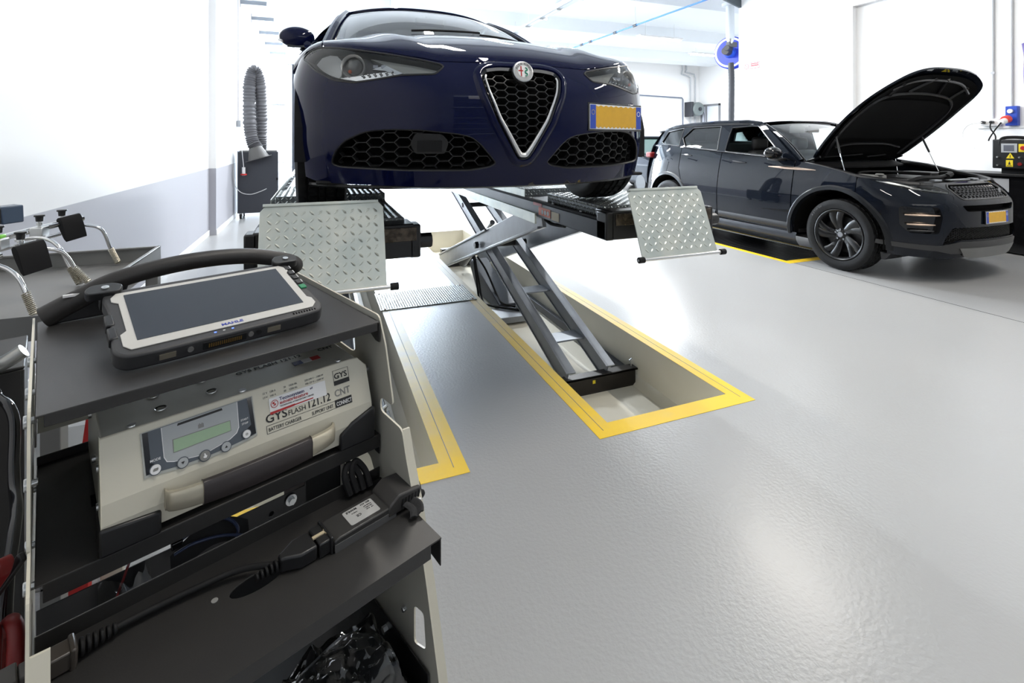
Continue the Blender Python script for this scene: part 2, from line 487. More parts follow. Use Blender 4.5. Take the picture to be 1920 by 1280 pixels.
# ---------------------------------------------------------------- the room
PIT_Z = -0.30
XL, XR, YB, YF, ZC = -1.46, 8.2, -5.6, 26.0, 4.75
RH = (1.303, 2.044, 2.07, 7.30)      # right pit hole
LH = (-0.267, 0.474, 2.07, 7.30)     # left pit hole
EH1 = (4.93, 5.75, 4.10, 9.2)        # bay under the dark car (closed by its own platforms)
def build_floor():
    mb = MB()
    xs = sorted({XL-0.2, LH[0], LH[1], RH[0], RH[1], EH1[0], EH1[1], 17.0})
    ys = sorted({YB, RH[2], RH[3], EH1[2], EH1[3], YF+2})
    holes = [RH, LH, EH1]
    for i in range(len(xs)-1):
        for j in range(len(ys)-1):
            cx, cy = (xs[i]+xs[i+1])/2, (ys[j]+ys[j+1])/2
            if any(h[0] < cx < h[1] and h[2] < cy < h[3] for h in holes): continue
            mb.add([(xs[i], ys[j], 0), (xs[i+1], ys[j], 0), (xs[i+1], ys[j+1], 0), (xs[i], ys[j+1], 0)], [(0, 1, 2, 3)])
    struct(mb.build('floor', M['floor'], smooth=False))
    pitm = mat('pit_beige_paint', (0.76, 0.72, 0.60), 0.5, vary=(2, (0.80, 0.76, 0.65)))
    for n, h in ((1, RH), (2, LH)):
        p = MB()
        x0, x1, y0, y1 = h
        p.add([(x0, y0, PIT_Z), (x1, y0, PIT_Z), (x1, y1, PIT_Z), (x0, y1, PIT_Z), (x0, y0, 0), (x1, y0, 0), (x1, y1, 0), (x0, y1, 0)],
              [(0, 1, 2, 3), (0, 4, 5, 1), (1, 5, 6, 2), (2, 6, 7, 3), (3, 7, 4, 0)])
        for f in range(5): pass
        o = p.build('trim_%d' % n, pitm, smooth=False); struct(o)
        md = MB(); md.prism([(x1-0.05, PIT_Z), (x1, PIT_Z), (x1, PIT_Z+0.05)], y0, y1, 'xz')
        struct(md.build('trim_%d' % (n+10), pitm, smooth=False))
    x0, x1, y0, y1 = EH1
    p = MB(); p.span((x0-0.3, y0-0.3, -0.34), (x1+0.3, y1+0.3, -0.29))
    for a, c in (((x0-0.05, y0-0.05), (x0, y1+0.05)), ((x1, y0-0.05), (x1+0.05, y1+0.05)), ((x0-0.05, y0-0.05), (x1+0.05, y0)), ((x0-0.05, y1), (x1+0.05, y1+0.05))): p.span((a[0], a[1], -0.3), (c[0], c[1], -0.001))
    struct(p.build('trim_3', pitm, smooth=False))
    # yellow painted bands round the pits
    def band(name, x0, x1, y0, y1, hx0, hx1, hy0, m, seam=True):
        b = MB(); t = 0.0015
        for a, c in (((x0, y0), (x1, hy0)), ((x0, hy0), (hx0, y1)), ((hx1, hy0), (x1, y1))):
            b.span((a[0], a[1], 0.0002), (c[0], c[1], t))
        struct(b.build(name, m, smooth=False))
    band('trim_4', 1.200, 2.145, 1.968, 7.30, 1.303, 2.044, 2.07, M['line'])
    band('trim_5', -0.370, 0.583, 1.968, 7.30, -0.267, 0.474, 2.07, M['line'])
    band('trim_6', 4.86, 5.82, 4.00, 9.3, 4.93, 5.75, 4.10, M['line2'])
    # expansion joint in the floor by the dark car
    j = MB(); j.span((4.925, -5, 0.0001), (4.931, 4.0, 0.0008)); struct(j.build('trim_7', M['matte_black'], smooth=False))
    # a steel edge strip seams the long band
    s = MB()
    for x in (0.527, 1.25, 2.095): s.span((x-0.0015, 2.02, 0.0014), (x+0.0015, 7.2, 0.0021))
    struct(s.build('trim_8', M['greyink'], smooth=False))
build_floor()

def build_walls():
    w = MB(); w.span((XL-0.2, YB, -0.02), (XL, 8.19, ZC)); struct(w.build('wall_left', M['wall2tone'], smooth=False))
    w = MB(); w.span((XL-0.2, 8.19, -0.02), (-1.37, YF+0.2, ZC)); struct(w.build('wall_left_rear', M['wall2tone'], smooth=False))
    b = MB(); b.span((XL, YB, 0), (XL+0.012, 8.19, 0.08)); struct(b.build('baseboard_left', M['paper'], bevel=0.003))
    b = MB(); b.span((-1.37, 8.19, 0), (-1.358, YF, 0.08)); struct(b.build('baseboard_left_rear', M['paper'], bevel=0.003))
    # right wall with the shallow recess
    w = MB()
    w.span((XR, 5.57, 0), (XR+0.25, 7.95, ZC)); w.span((XR, -2.0, 3.57), (XR+0.25, 5.57, ZC)); w.span((XR+0.10, -2.0, 0), (XR+0.25, 5.57, 3.57))
    w.span((XR, YB, 0), (XR+0.25, -2.0, ZC))
    struct(w.build('wall_right', M['wallwhite'], smooth=False))
    w = MB(); w.span((XR+0.25, 7.75, 0), (16.0, 7.95, ZC)); struct(w.build('wall_partition', M['wallwhite'], smooth=False))
    w = MB(); w.span((15.3, 7.0, 0), (15.5, 17.2, ZC)); struct(w.build('wall_far_right', M['wallwhite'], smooth=False))
    # wall behind the camera with the entrance opening
    w = MB(); w.span((XL, YB-0.2, 0), (-0.6, YB, ZC)); w.span((7.0, YB-0.2, 0), (XR, YB, ZC)); w.span((-0.6, YB-0.2, 4.0), (7.0, YB, ZC))
    struct(w.build('wall_front', mat('front_wall_paint', (0.45, 0.46, 0.48), 0.8), smooth=False))
    dm = mat('sectional_door', (0.16, 0.18, 0.21), 0.5)  # dark closed doors added out of view so the car paint reflects less white
    for k in range(7):
        d = MB(); d.span((-0.6, YB-0.12, 0.02+k*0.50), (7.0, YB-0.06, 0.50+k*0.50)); struct(d.build('door_%d' % (k+1), dm, bevel=0.01))
    # far wall with the large bright opening
    w = MB(); w.span((XL, YF, 0), (-1.2, YF+0.2, ZC)); w.span((4.0, YF, 0), (4.4, YF+0.2, ZC)); w.span((-1.2, YF, 4.5), (4.0, YF+0.2, ZC))
    struct(w.build('wall_back', M['wallwhite'], smooth=False))
    w = MB(); w.span((4.4, 17.0, 0), (15.5, 17.2, ZC)); w.span((4.4, 17.0, 0), (4.6, YF+0.2, ZC)); struct(w.build('wall_back_right', M['wallwhite'], smooth=False))
    # ceiling with downstand beams running across
    c = MB(); c.span((XL-0.2, YB-0.2, ZC), (16.2, YF+0.2, ZC+0.1)); struct(c.build('ceiling', M['ceil'], smooth=False))
    n = 20
    for y in (3.2, 6.4, 9.6, 12.8, 16.0, 19.2, 22.4):
        b = MB(); b.prism([(y-0.55, ZC), (y-0.40, ZC-0.32), (y+0.40, ZC-0.32), (y+0.55, ZC)], XL, 16.0, 'yz')
        struct(b.build('trim_%d' % n, M['ceil'], smooth=False)); n += 1
build_walls()

# ceiling light fittings
LIGHTS = [(1.2, 1.0), (5.6, 1.0), (1.2, 4.6), (5.6, 4.6), (3.0, 8.0), (4.95, 9.5), (1.6, 11.6), (9.2, 11.8), (4.9, 14.6), (12.5, 13.5), (0.6, 15.2)]
def fitting(i, x, y):
    z = 4.30
    lab = ['ceiling tube light in the row over the floor, number by depth']
    t = wthing('ceiling_light', LAMP_LABELS[i], 'ceiling light', (x, y, z), 'tube lights under the ceiling')
    b = MB(); b.span((x-0.10, y-0.75, z), (x+0.10, y+0.75, z+0.05)); b.build('housing', M['white'], t, bevel=0.006)
    d = MB(); d.cyl((x, y-0.72, z-0.012), (x, y+0.72, z-0.012), 0.03, n=12)
    d.build('tube', mat('lit_tube', (1, 1, 1), 0.5, emit=(1.0, 0.97, 0.92), estr=6 if y < 7 else 30), t)
    for k in (-0.5, 0.5):
        h = MB(); h.cyl((x, y+k, z+0.05), (x, y+k, ZC), 0.004, n=6); h.build('hanger', M['zinc'], t)
    l = area_light('lamp', (0, 0, -0.06), (0, 0, 0), 0.16, 1.4, (60 if x < 3 else 80) if y < 7 else 260, (1.0, 0.94, 0.86) if y < 7 else (0.93, 0.97, 1.0)); l.parent = t
    if i in (7, 9): t.rotation_euler = (0, 0, PI/2)
LAMP_LABELS = ['ceiling tube light above the open floor nearest the camera, left one', 'ceiling tube light above the open floor nearest the camera, right one',
    'ceiling tube light above the raised blue car', 'ceiling tube light above the dark car with its bonnet open',
    'ceiling tube light in line behind the raised blue car roof', 'ceiling tube light beside the long blue air pipe', 'ceiling tube light far back left of the raised car roof',
    'lit ceiling tube right of the white pipes, beside the blue hose reel', 'ceiling tube light far back under the cable tray', 'lit ceiling tube left of the white conduit pair above the far wall',
    'ceiling tube light farthest back by the left wall']
for i, (x, y) in enumerate(LIGHTS): fitting(i, x, y)
# ---------------------------------------------------------------- shared car pieces
def rim_strip(mb, outline, fn, d0, d1, step=0.02, flip=False, closed=True):
    """wall that runs along an outline from depth d0 to depth d1 below the surface fn"""
    pts = dens(outline, step) if closed else outline
    e = 1e-3; a = []; b = []
    for (u, v) in pts:
        p = fn(u, v); n = (fn(u+e, v)-fn(u-e, v)).cross(fn(u, v+e)-fn(u, v-e))
        n = n.normalized() if n.length > 1e-12 else Vector((0, -1, 0))
        if flip: n = -n
        a.append(p+n*d0); b.append(p+n*d1)
    N = len(pts); fs = [(i, (i+1) % N, (i+1) % N+N, i+N) for i in range(N if closed else N-1)]
    return mb.add(a+b, fs)

def surf_n(fn, u, v):
    e = 1e-3; n = (fn(u+e, v)-fn(u-e, v)).cross(fn(u, v+e)-fn(u, v-e))
    return n.normalized() if n.length > 1e-12 else Vector((0, -1, 0))

def hexmesh(mb, poly, fn, off, w, h, t, depth, origin=(0, 0), tocoord=lambda x, z: (x, z)):
    """honeycomb wires clipped to an outline given in (x,z), laid below surface fn"""
    xs = [p[0] for p in poly]; zs = [p[1] for p in poly]; seen = set()
    dx = 0.75*w; i0 = int((min(xs)-origin[0])/dx)-1; i1 = int((max(xs)-origin[0])/dx)+2
    j0 = int((min(zs)-origin[1])/h)-2; j1 = int((max(zs)-origin[1])/h)+2
    for i in range(i0, i1+1):
        for j in range(j0, j1+1):
            cx, cz = origin[0]+i*dx, origin[1]+j*h+(h/2 if i % 2 else 0)
            hv = [(cx-w/4, cz-h/2), (cx+w/4, cz-h/2), (cx+w/2, cz), (cx+w/4, cz+h/2), (cx-w/4, cz+h/2), (cx-w/2, cz)]
            for k in range(6):
                a, b = hv[k], hv[(k+1) % 6]
                mid = ((a[0]+b[0])/2, (a[1]+b[1])/2)
                key = (round(mid[0], 4), round(mid[1], 4))
                if key in seen: continue
                seen.add(key)
                if not inside(mid, poly): continue
                for _ in range(7):
                    if not inside(a, poly): a = ((a[0]*3+mid[0])/4, (a[1]*3+mid[1])/4)
                    if not inside(b, poly): b = ((b[0]*3+mid[0])/4, (b[1]*3+mid[1])/4)
                ca, cb = tocoord(*a), tocoord(*b)
                na, nb = surf_n(fn, *ca), surf_n(fn, *cb)
                pa, pb = fn(*ca)+na*off, fn(*cb)+nb*off
                d = pb-pa
                if d.length < 1e-4: continue
                s = d.normalized().cross(na)*t/2
                mb.add([pa-s, pa+s, pb+s, pb-s, pa-s-na*depth, pa+s-na*depth, pb+s-nb*depth, pb-s-nb*depth],
                       [(0, 1, 2, 3), (0, 3, 7, 4), (1, 5, 6, 2)])
    return mb

def make_wheel(parent, c, R, W, rim_r, side, rim_mat, spokes=5, letters=None, steer=0.0):
    """tyre with tread blocks, rim with twin twisted spokes; side=-1 has its face towards -x"""
    T = Matrix.Translation(c) @ Matrix.Rotation(steer, 4, 'Z')
    tyre = MB(); n = 144
    prof = [(-0.38, rim_r), (-0.47, rim_r+0.012), (-0.5, rim_r+(R-rim_r)*0.45), (-0.49, R-0.035), (-0.44, R-0.008), (-0.36, R-0.001), (-0.30, R), (-0.285, R-0.009), (-0.255, R-0.009), (-0.24, R),
            (-0.10, R), (-0.085, R-0.009), (-0.055, R-0.009), (-0.04, R)]
    prof = prof + [(-a, r) for a, r in prof[::-1]]
    vs = []; 
    for (a, r) in prof:
        for k in range(n):
            th = 2*PI*k/n; rr = r
            if r > R-0.012 and (k+int(abs(a)*14)) % 4 == 0: rr = min(r, R-0.008)
            vs.append((a*W, rr*math.cos(th), rr*math.sin(th)))
    m_ = len(prof); fs = [(i*n+k, (i+1)*n+k, (i+1)*n+(k+1) % n, i*n+(k+1) % n) for i in range(m_-1) for k in range(n)]
    tyre.add(vs, fs, T)
    w = tyre.build('tire', M['rubber'], parent, sharp=28)
    rim = MB(); s = side
    rim.lathe([(rim_r-0.004, s*W*0.42), (rim_r+0.004, s*W*0.46), (rim_r-0.004, s*W*0.47), (rim_r-0.018, s*W*0.43), (rim_r-0.03, s*W*0.30), (rim_r-0.035, -s*W*0.3), (rim_r, -s*W*0.42)], axis='x', n=64, T=T)
    rim.lathe([(0.001, s*W*0.30), (0.035, s*W*0.30), (0.042, s*W*0.27), (0.075, s*W*0.25), (0.082, s*W*0.18), (0.082, 0.0)], axis='x', n=32, T=T)
    for k in range(spokes):
        for tw, wd, sk in ((-0.30, 0.070, 0.12), (0.30, 0.060, 0.12)):
            a0 = 2*PI*k/spokes+tw*0.55; L = 8; vs = []
            for i in range(L+1):
                t = i/L; r = 0.055+(rim_r-0.065)*t
                a = a0+tw*0.12*t+sk*1.6*t*t
                wv = (wd*0.8+wd*0.55*t)/2; dep = s*W*(0.27+0.12*t+0.03*math.sin(t*PI))
                y, z = math.cos(a), math.sin(a); ty, tz = -z, y
                for (q, dd) in ((-1, -s*0.012), (-0.55, 0.0), (0.55, 0.0), (1, -s*0.012), (0.8, -s*0.045), (-0.8, -s*0.045)):
                    vs.append((dep+dd, y*r+ty*wv*q, z*r+tz*wv*q))
            fs = [(i*6+q, i*6+(q+1) % 6, (i+1)*6+(q+1) % 6, (i+1)*6+q) for i in range(L) for q in range(6)]
            rim.add(vs, fs, T)
    ro = rim.build('rim', rim_mat, w, sharp=40)
    nut = MB()
    for k in range(5):
        a = 2*PI*k/5+0.3
        nut.cyl((s*W*0.24, 0.055*math.cos(a), 0.055*math.sin(a)), (s*W*0.31, 0.055*math.cos(a), 0.055*math.sin(a)), 0.010, n=6, T=T)
    nut.build('wheel_nuts', M['dark_chrome'], ro)
    cap = MB(); cap.cyl((s*W*0.29, 0, 0), (s*W*0.325, 0, 0), 0.032, 0.028, n=24, T=T); cap.build('centre_cap', M['dark_chrome'], ro)
    disc = MB(); disc.cyl((s*W*0.0, 0, 0), (s*W*0.05, 0, 0), rim_r*0.72, n=40, T=T); disc.build('brake_disc', M['satin_black'], ro)
    back = MB(); back.cyl((-s*W*0.12, 0, 0), (-s*W*0.10, 0, 0), rim_r-0.03, n=40, T=T); back.build('hub_back', M['matte_black'], ro)
    if letters:
        st, a_mid, size = letters; per = []
        a = a_mid+len(st)*0.5*size*0.95/(R-0.05)
        for ch in st:
            Tm = T @ frame((s*(W*0.5+0.001), (R-0.052)*math.cos(a), (R-0.052)*math.sin(a)), (0, math.sin(a), -math.cos(a)) if s < 0 else (0, -math.sin(a), math.cos(a)), (0, math.cos(a), math.sin(a)))
            per.append((ch, Tm)); a -= size*0.95/(R-0.05)
        mb = MB()
        for ch, Tm in per:
            if ch == ' ': continue
            c_ = bpy.data.curves.new('t', 'FONT'); c_.body = ch; c_.size = size; c_.extrude = 0.0006; c_.resolution_u = 2
            ob = bpy.data.objects.new('t', c_); COL.objects.link(ob); bpy.context.view_layer.update()
            me = bpy.data.meshes.new_from_object(ob)
            mb.add([v.co.copy() for v in me.vertices], [list(p.vertices) for p in me.polygons], Tm)
            bpy.data.objects.remove(ob); bpy.data.meshes.remove(me)
        mb.build('lettering', mat('tyre_lettering', (0.10, 0.10, 0.10), 0.5), w, smooth=False)
    return w

def plate(parent, o, ax, az, w, h, flipside=1):
    """yellow number plate with blue bands at both ends, in a dark frame"""
    T = frame(o, ax, az)
    f = MB(); f.box((w/2, h/2, -0.006), (w+0.016, h+0.016, 0.012), T); pf = f.build('number_plate', M['gloss_black'], parent, bevel=0.002)
    b = MB(); b.box((w/2, h/2, 0.001), (w, h, 0.003), T); b.build('plate_base', M['paper'], pf)
    y = MB()
    pts = []
    import math as _m
    N = 40
    for i in range(N+1):
        x = 0.10*w+0.80*w*i/N; pts.append((x, h*0.07+0.004*_m.sin(i*1.7)))
    for i in range(N+1):
        x = 0.90*w-0.80*w*i/N; pts.append((x, h*0.94+0.003*_m.sin(i*1.3)))
    y.prism(pts, 0.0026, 0.0034, 'xy', T); y.build('yellow_field', M['yellow'], pf, smooth=False)
    bl = MB(); bl.box((0.055*w, h/2, 0.003), (0.10*w, h*0.96, 0.0016), T); bl.box((0.945*w, h/2, 0.003), (0.10*w, h*0.96, 0.0016), T)
    bl.build('blue_band', M['blue'], pf)
    st = MB()
    for k in range(12):
        a = 2*PI*k/12; st.cyl((0.055*w+0.028*w*_m.cos(a), h*0.68+0.028*w*_m.sin(a), 0.0038), (0.055*w+0.028*w*_m.cos(a), h*0.68+0.028*w*_m.sin(a), 0.0044), 0.0016, n=5, T=T)
    st.build('stars', M['signyellow'], pf, smooth=False)
    rg = MB(); rg.lathe([(0.026*w, 0), (0.034*w, 0), (0.034*w, 0.0006), (0.026*w, 0.0006)], n=20, T=T @ Matrix.Translation((0.945*w, h*0.68, 0.0038)), close=True)
    rg.build('ring_mark', M['paper'], pf, smooth=False)
    return pf

def seat_shape(parent, x, y, z, name='seat'):
    s = MB(); s.box((x, y, z+0.10), (0.48, 0.50, 0.16)); s.box((x, y+0.28, z+0.42), (0.46, 0.14, 0.62), Matrix.Identity(4)); s.box((x, y+0.33, z+0.82), (0.26, 0.10, 0.18))
    return s.build(name, M['seat'], parent, bevel=0.05, seg=3)
# ---------------------------------------------------------------- the raised blue saloon (car coordinates: x across, y back from the nose, z up from its wheels)
def build_giulia():
    car = thing('sedan_car', 'dark blue saloon raised on the platform lift, with a shield-shaped grille', 'car', (0.79, 1.88, 1.02))
    N_, YC, W0 = 2.2, 0.62, 0.905
    def y0(z):
        y = 0.06*max(0, (0.45-z)/0.3)**2
        if z > 0.5: y += 0.14*((z-0.5)/0.25)**2
        return y
    def wz(z): return W0-0.03*max(0, (0.35-z)/0.2)**1.5-0.05*max(0, (z-0.55)/0.2)**2
    def fas(U, z):
        s = math.sin(U); x = wz(z)*math.copysign(abs(s)**(2/N_), s)
        return Vector((x, YC-(YC-y0(z))*math.cos(U), z))
    def toU(x, z):
        a = min(0.9999, abs(x)/wz(z)); return (math.copysign(math.asin(a**(N_/2)), x), z)
    def conv(poly): return [toU(*p) for p in poly]
    def zC(x):
        x = abs(x); ks = [(0, 0.672), (0.25, 0.668), (0.33, 0.668), (0.42, 0.686), (0.553, 0.713), (0.699, 0.742), (0.775, 0.757), (0.83, 0.748), (0.87, 0.72), (0.905, 0.66)]
        for (a, za), (b, zb) in zip(ks, ks[1:]):
            if x <= b: t = (x-a)/(b-a); t = t*t*(3-2*t)*0.5+t*0.5; return za+(zb-za)*t
        return 0.66
    body = M['navy']
    Vg = [(-0.184, 0.609), (-0.160, 0.640), (-0.10, 0.650), (0.10, 0.650), (0.160, 0.640), (0.184, 0.609), (0.171, 0.545), (0.122, 0.425), (0.044, 0.295), (0.022, 0.266), (-0.022, 0.266), (-0.044, 0.295), (-0.122, 0.425), (-0.171, 0.545)]
    Vg = round_poly(Vg, 0.02, 3)
    IL = [(-0.745, 0.252), (-0.733, 0.302), (-0.693, 0.350), (-0.621, 0.384), (-0.541, 0.393), (-0.414, 0.390), (-0.273, 0.375), (-0.220, 0.363), (-0.182, 0.335), (-0.110, 0.254), (-0.136, 0.237), (-0.222, 0.223), (-0.468, 0.225), (-0.715, 0.238)]
    IL = round_poly(IL, 0.02, 2)
    HL = [(-0.851, 0.705), (-0.830, 0.732), (-0.785, 0.749), (-0.699, 0.733), (-0.553, 0.703), (-0.42, 0.676), (-0.332, 0.655), (-0.321, 0.644), (-0.357, 0.611), (-0.483, 0.606), (-0.583, 0.588), (-0.659, 0.578), (-0.730, 0.590), (-0.799, 0.636)]
    HL = round_poly(HL, 0.012, 2)
    # outline of the front skin
    top = []
    for i in range(61):
        U = -PI/2*0.995+PI*0.995*i/60; x = wz(0.7)*math.copysign(abs(math.sin(U))**(2/N_), math.sin(U)); top.append((U, zC(x)-0.003))
    # side edge: wheel arch at y=.77, radius .36
    def arch_side(sg):
        out = [(sg*PI/2*0.995, 0.665)]
        for k in range(0, 13):
            z = 0.66-(0.66-0.20)*k/12
            y = 0.77-math.sqrt(max(0, 0.362**2-(z-0.33)**2))
            if y > YC-0.02: continue
            c = min(1, max(0, (YC-y)/(YC-y0(z)))); out.append((sg*math.acos(c), z))
        return out
    bot = [toU(x, z) for x, z in [(0.84, 0.192), (0.78, 0.172), (0.6, 0.168), (0.35, 0.160), (0, 0.157), (-0.35, 0.160), (-0.6, 0.168), (-0.78, 0.172), (-0.84, 0.192)]]
    outline = top + arch_side(1) + bot + arch_side(-1)[::-1]
    mb = MB()
    IR, HR = mirror_x(IL), mirror_x(HL)
    holes = [conv(h) for h in (Vg, IL, IR, HL, HR)]
    patch(mb, outline, holes, fas, 0.022)
    bump = mb.build('front_bumper', body, car, sharp=50, solid=0.012)
    # raised body-colour surround of the shield grille
    def grow(poly, d):
        cx = sum(p[0] for p in poly)/len(poly); N = len(poly); out = []
        for i in range(N):
            a, b = Vector(poly[i-1]), Vector(poly[(i+1) % N]); t = (b-a).normalized(); n = Vector((t.y, -t.x))
            out.append((poly[i][0]+n.x*d, poly[i][1]+n.y*d))
        return out
    area = sum(Vg[i][0]*Vg[(i+1) % len(Vg)][1]-Vg[(i+1) % len(Vg)][0]*Vg[i][1] for i in range(len(Vg)))
    sgn = 1 if area > 0 else -1
    rings = [(0.030, -0.001), (0.020, 0.008), (0.008, 0.014), (-0.001, 0.012), (-0.004, -0.012)]
    g = MB(); K = len(Vg); vs = []
    for d, o in rings:
        for p in grow(Vg, sgn*d):
            U = toU(*p); vs.append(fas(*U)+surf_n(fas, *U)*o)
    g.add(vs, [(r*K+i, r*K+(i+1) % K, (r+1)*K+(i+1) % K, (r+1)*K+i) for r in range(len(rings)-1) for i in range(K)])
    g.build('grille_surround', body, bump, sharp=60)
    grl = MB(); rim_strip(grl, conv(Vg), fas, 0.004, -0.07)
    patch(grl, conv(grow(Vg, 0.01*sgn)), [], fas, 0.05, off=-0.07)
    gr = grl.build('shield_grille', M['void'], car, sharp=50)
    hx = MB(); hexmesh(hx, Vg, fas, -0.022, 0.062, 0.034, 0.0035, 0.018, (0, 0.27), toU); hx.build('honeycomb', M['grille'], gr, smooth=False)
    ins = grow(Vg, -0.020*sgn)
    lo = [p for p in ins if p[1] < 0.615]
    lo = sorted([p for p in lo if p[0] < 0], key=lambda p: -p[1])+sorted([p for p in lo if p[0] >= 0], key=lambda p: p[1])
    path = [fas(*toU(*p))+surf_n(fas, *toU(*p))*0.002 for p in dens(lo, 0.02)[:-int((Vector(lo[-1])-Vector(lo[0])).length/0.02)]]
    ch = MB(); nP = len(path)
    ch.tube(path, 0.006, 8, rfun=lambda t: 0.0045+0.0075*math.sin(PI*t)**3)
    ch.build('chrome_v_strip', M['satin_chrome'], gr)
    rimb = MB()
    inn = grow(Vg, -0.012*sgn)
    a_ = [fas(*toU(*p))+surf_n(fas, *toU(*p))*0.004 for p in Vg]; b_ = [fas(*toU(*p))-surf_n(fas, *toU(*p))*0.004 for p in inn]
    rimb.add(a_+b_, [(i, (i+1) % K, (i+1) % K+K, i+K) for i in range(K)]); rimb.build('grille_rim', M['gloss_black'], gr)
    # lower intakes
    for I in (IL, IR):
        b = MB(); rim_strip(b, conv(I), fas, 0.0, -0.10, 0.03); patch(b, conv(I), [], fas, 0.06, off=-0.10)
        io = b.build('lower_intake', M['void'], car, sharp=50)
        h = MB(); hexmesh(h, I, fas, -0.035, 0.072, 0.040, 0.0035, 0.02, (0, 0.235), toU); h.build('honeycomb', M['grille'], io, smooth=False)
        lip = MB(); lp = dens(I, 0.02); lip.tube([fas(*toU(*p))-surf_n(fas, *toU(*p))*0.006 for p in lp], 0.006, 6, closed=True); lip.build('intake_lip', M['satin_black'], io)
    rd = MB(); R = [(-0.458, 0.333), (-0.438, 0.375), (-0.336, 0.371), (-0.309, 0.339), (-0.321, 0.291), (-0.437, 0.291)]
    R = round_poly(R, 0.012, 3)
    patch(rd, conv(R), [], fas, 0.03, off=-0.016); rim_strip(rd, conv(R), fas, -0.016, -0.05)
    ro = rd.build('radar_cover', M['satin_black'], car, sharp=40)
    r2 = MB(); patch(r2, conv([(-0.43, 0.30), (-0.43, 0.345), (-0.335, 0.345), (-0.335, 0.30)]), [], fas, 0.03, off=-0.013); r2.build('radar_panel', M['matte_black'], ro)
    # black splitter under the front
    sp = MB()
    def spl(u, v):
        U = (u-0.5)*PI*0.80; p = fas(U, 0.166-0.012*v); return Vector((p.x*0.985, p.y+0.014+0.06*v, p.z))
    sp.grid(spl, 40, 3); sp.build('front_splitter', M['satin_black'], car, solid=0.01)
    un = MB(); un.span((-0.80, 0.30, 0.165), (0.80, 2.2, 0.18)); un.build('undertray', M['matte_black'], car, bevel=0.01)
    # bonnet and wing tops
    def ze(x): return 0.998-0.112*(abs(x)/0.8)**2.3
    def hood(x, s):
        z0 = zC(x); a = min(0.9999, abs(x)/wz(z0))
        yC = YC-(YC-y0(z0))*math.sqrt(max(0, 1-a**N_))
        yE = 1.20-0.06*(1-(abs(x)/0.9)**2)+0.30*max(0, abs(x)-0.45)
        s = max(0, s); q = s**1.35
        z = z0+(ze(x)-z0)*(q**0.60)
        z += 0.012*math.exp(-((abs(x)-0.42-0.12*s)/0.07)**2)*min(1, s*3)       # bonnet ridges
        return Vector((x, yC+(yE-yC)*q, z))
    h = MB(); patch(h, [(-0.772, 0.0), (-0.33, 0.0), (0.33, 0.0), (0.772, 0.0), (0.765, 0.5), (0.74, 1.0), (-0.74, 1.0), (-0.765, 0.5)], [], hood, 0.028)
    h.build('bonnet', body, car, sharp=60, solid=0.012)
    for sg in (1, -1):
        f = MB(); o = [(0.778, 0.0), (0.84, 0.0), (0.896, 0.0), (0.896, 1.35), (0.745, 1.35), (0.745, 1.0), (0.771, 0.5)]
        if sg < 0: o = mirror_x(o)
        patch(f, o, [], hood, 0.03)
        # flank with wheel arches
        fw = 0.905
        def flank(y, z, sg=sg):
            w = fw-0.05*max(0, (z-0.55)/0.35)**2-0.03*max(0, (0.35-z)/0.2)**1.5-0.10*max(0, (y-3.9)/0.7)**2
            return Vector((sg*w, y, z))
        topz = [(YC, zC(0.896)-0.002)]+[(hood(0.896, t).y, hood(0.896, t).z-0.004) for t in (0.3, 0.5, 0.8, 1.0, 1.2)]+[(2.4, 0.905), (3.4, 0.92), (4.0, 0.94), (4.55, 0.93)]
        topz = [p for i, p in enumerate(topz) if i == 0 or p[0] > topz[i-1][0]]
        pts = [p for p in topz]
        pts += [(4.60, 0.60), (4.52, 0.25), (3.98, 0.22)]
        pts += [(3.59+0.365*math.cos(t), 0.33+0.365*math.sin(t)) for t in [PI*k/16-0.30 for k in range(1, 19)] if 0.33+0.365*math.sin(t) > 0.22]
        pts += [(3.20, 0.20), (1.16, 0.20)]
        pts += [(0.77+0.362*math.cos(t), 0.33+0.362*math.sin(t)) for t in [-0.3+(PI)*k/16 for k in range(1, 17)] if 0.33+0.362*math.sin(t) > 0.21 and 0.77+0.362*math.cos(t) > YC+0.003]
        pts += [(YC+0.002, 0.655)]
        if sg > 0: patch(f, pts, [], flank, 0.09)
        else: patch(f, pts, [], flank, 0.09, flip=True)
        f.build('side_panel', body, car, sharp=60, solid=0.01)
        sm = MB()
        sm.tube([flank(1.16, 0.30), flank(1.14, 0.6), flank(1.22, 0.86)], 0.004, 5); sm.tube([flank(2.28, 0.22), flank(2.30, 0.6), flank(2.30, 0.89)], 0.004, 5)
        sm.build('door_seam', M['void'], car)
    # wheel housings
    for yy in (0.77, 3.59):
        a = MB()
        for sg in (1, -1):
            for k in range(16):
                t0, t1 = PI*k/16-0.2*(k == 0), PI*(k+1)/16+0.2*(k == 15)
                a.add([(sg*0.60, yy+0.375*math.cos(t0), 0.33+0.375*math.sin(t0)), (sg*0.885, yy+0.375*math.cos(t0), 0.33+0.375*math.sin(t0)), (sg*0.885, yy+0.375*math.cos(t1), 0.33+0.375*math.sin(t1)), (sg*0.60, yy+0.375*math.cos(t1), 0.33+0.375*math.sin(t1))], [(0, 1, 2, 3)])
        a.span((-0.62, yy-0.37, 0.20), (0.62, yy+0.37, 0.62)); a.build('wheel_housing', M['matte_black'], car)
    # glasshouse
    def ws(u, v):      # u -1..1 across, v 0..1 up
        b = Vector((0.74*u, 1.20-0.05*(1-u*u)+0.13*abs(u)**3, 0.985-0.075*abs(u)**2.5)); t = Vector((0.575*u, 2.06+0.13*abs(u)**2.5, 1.375-0.045*abs(u)**2.4))
        p = b.lerp(t, v); p.z += 0.035*math.sin(PI*v); return p
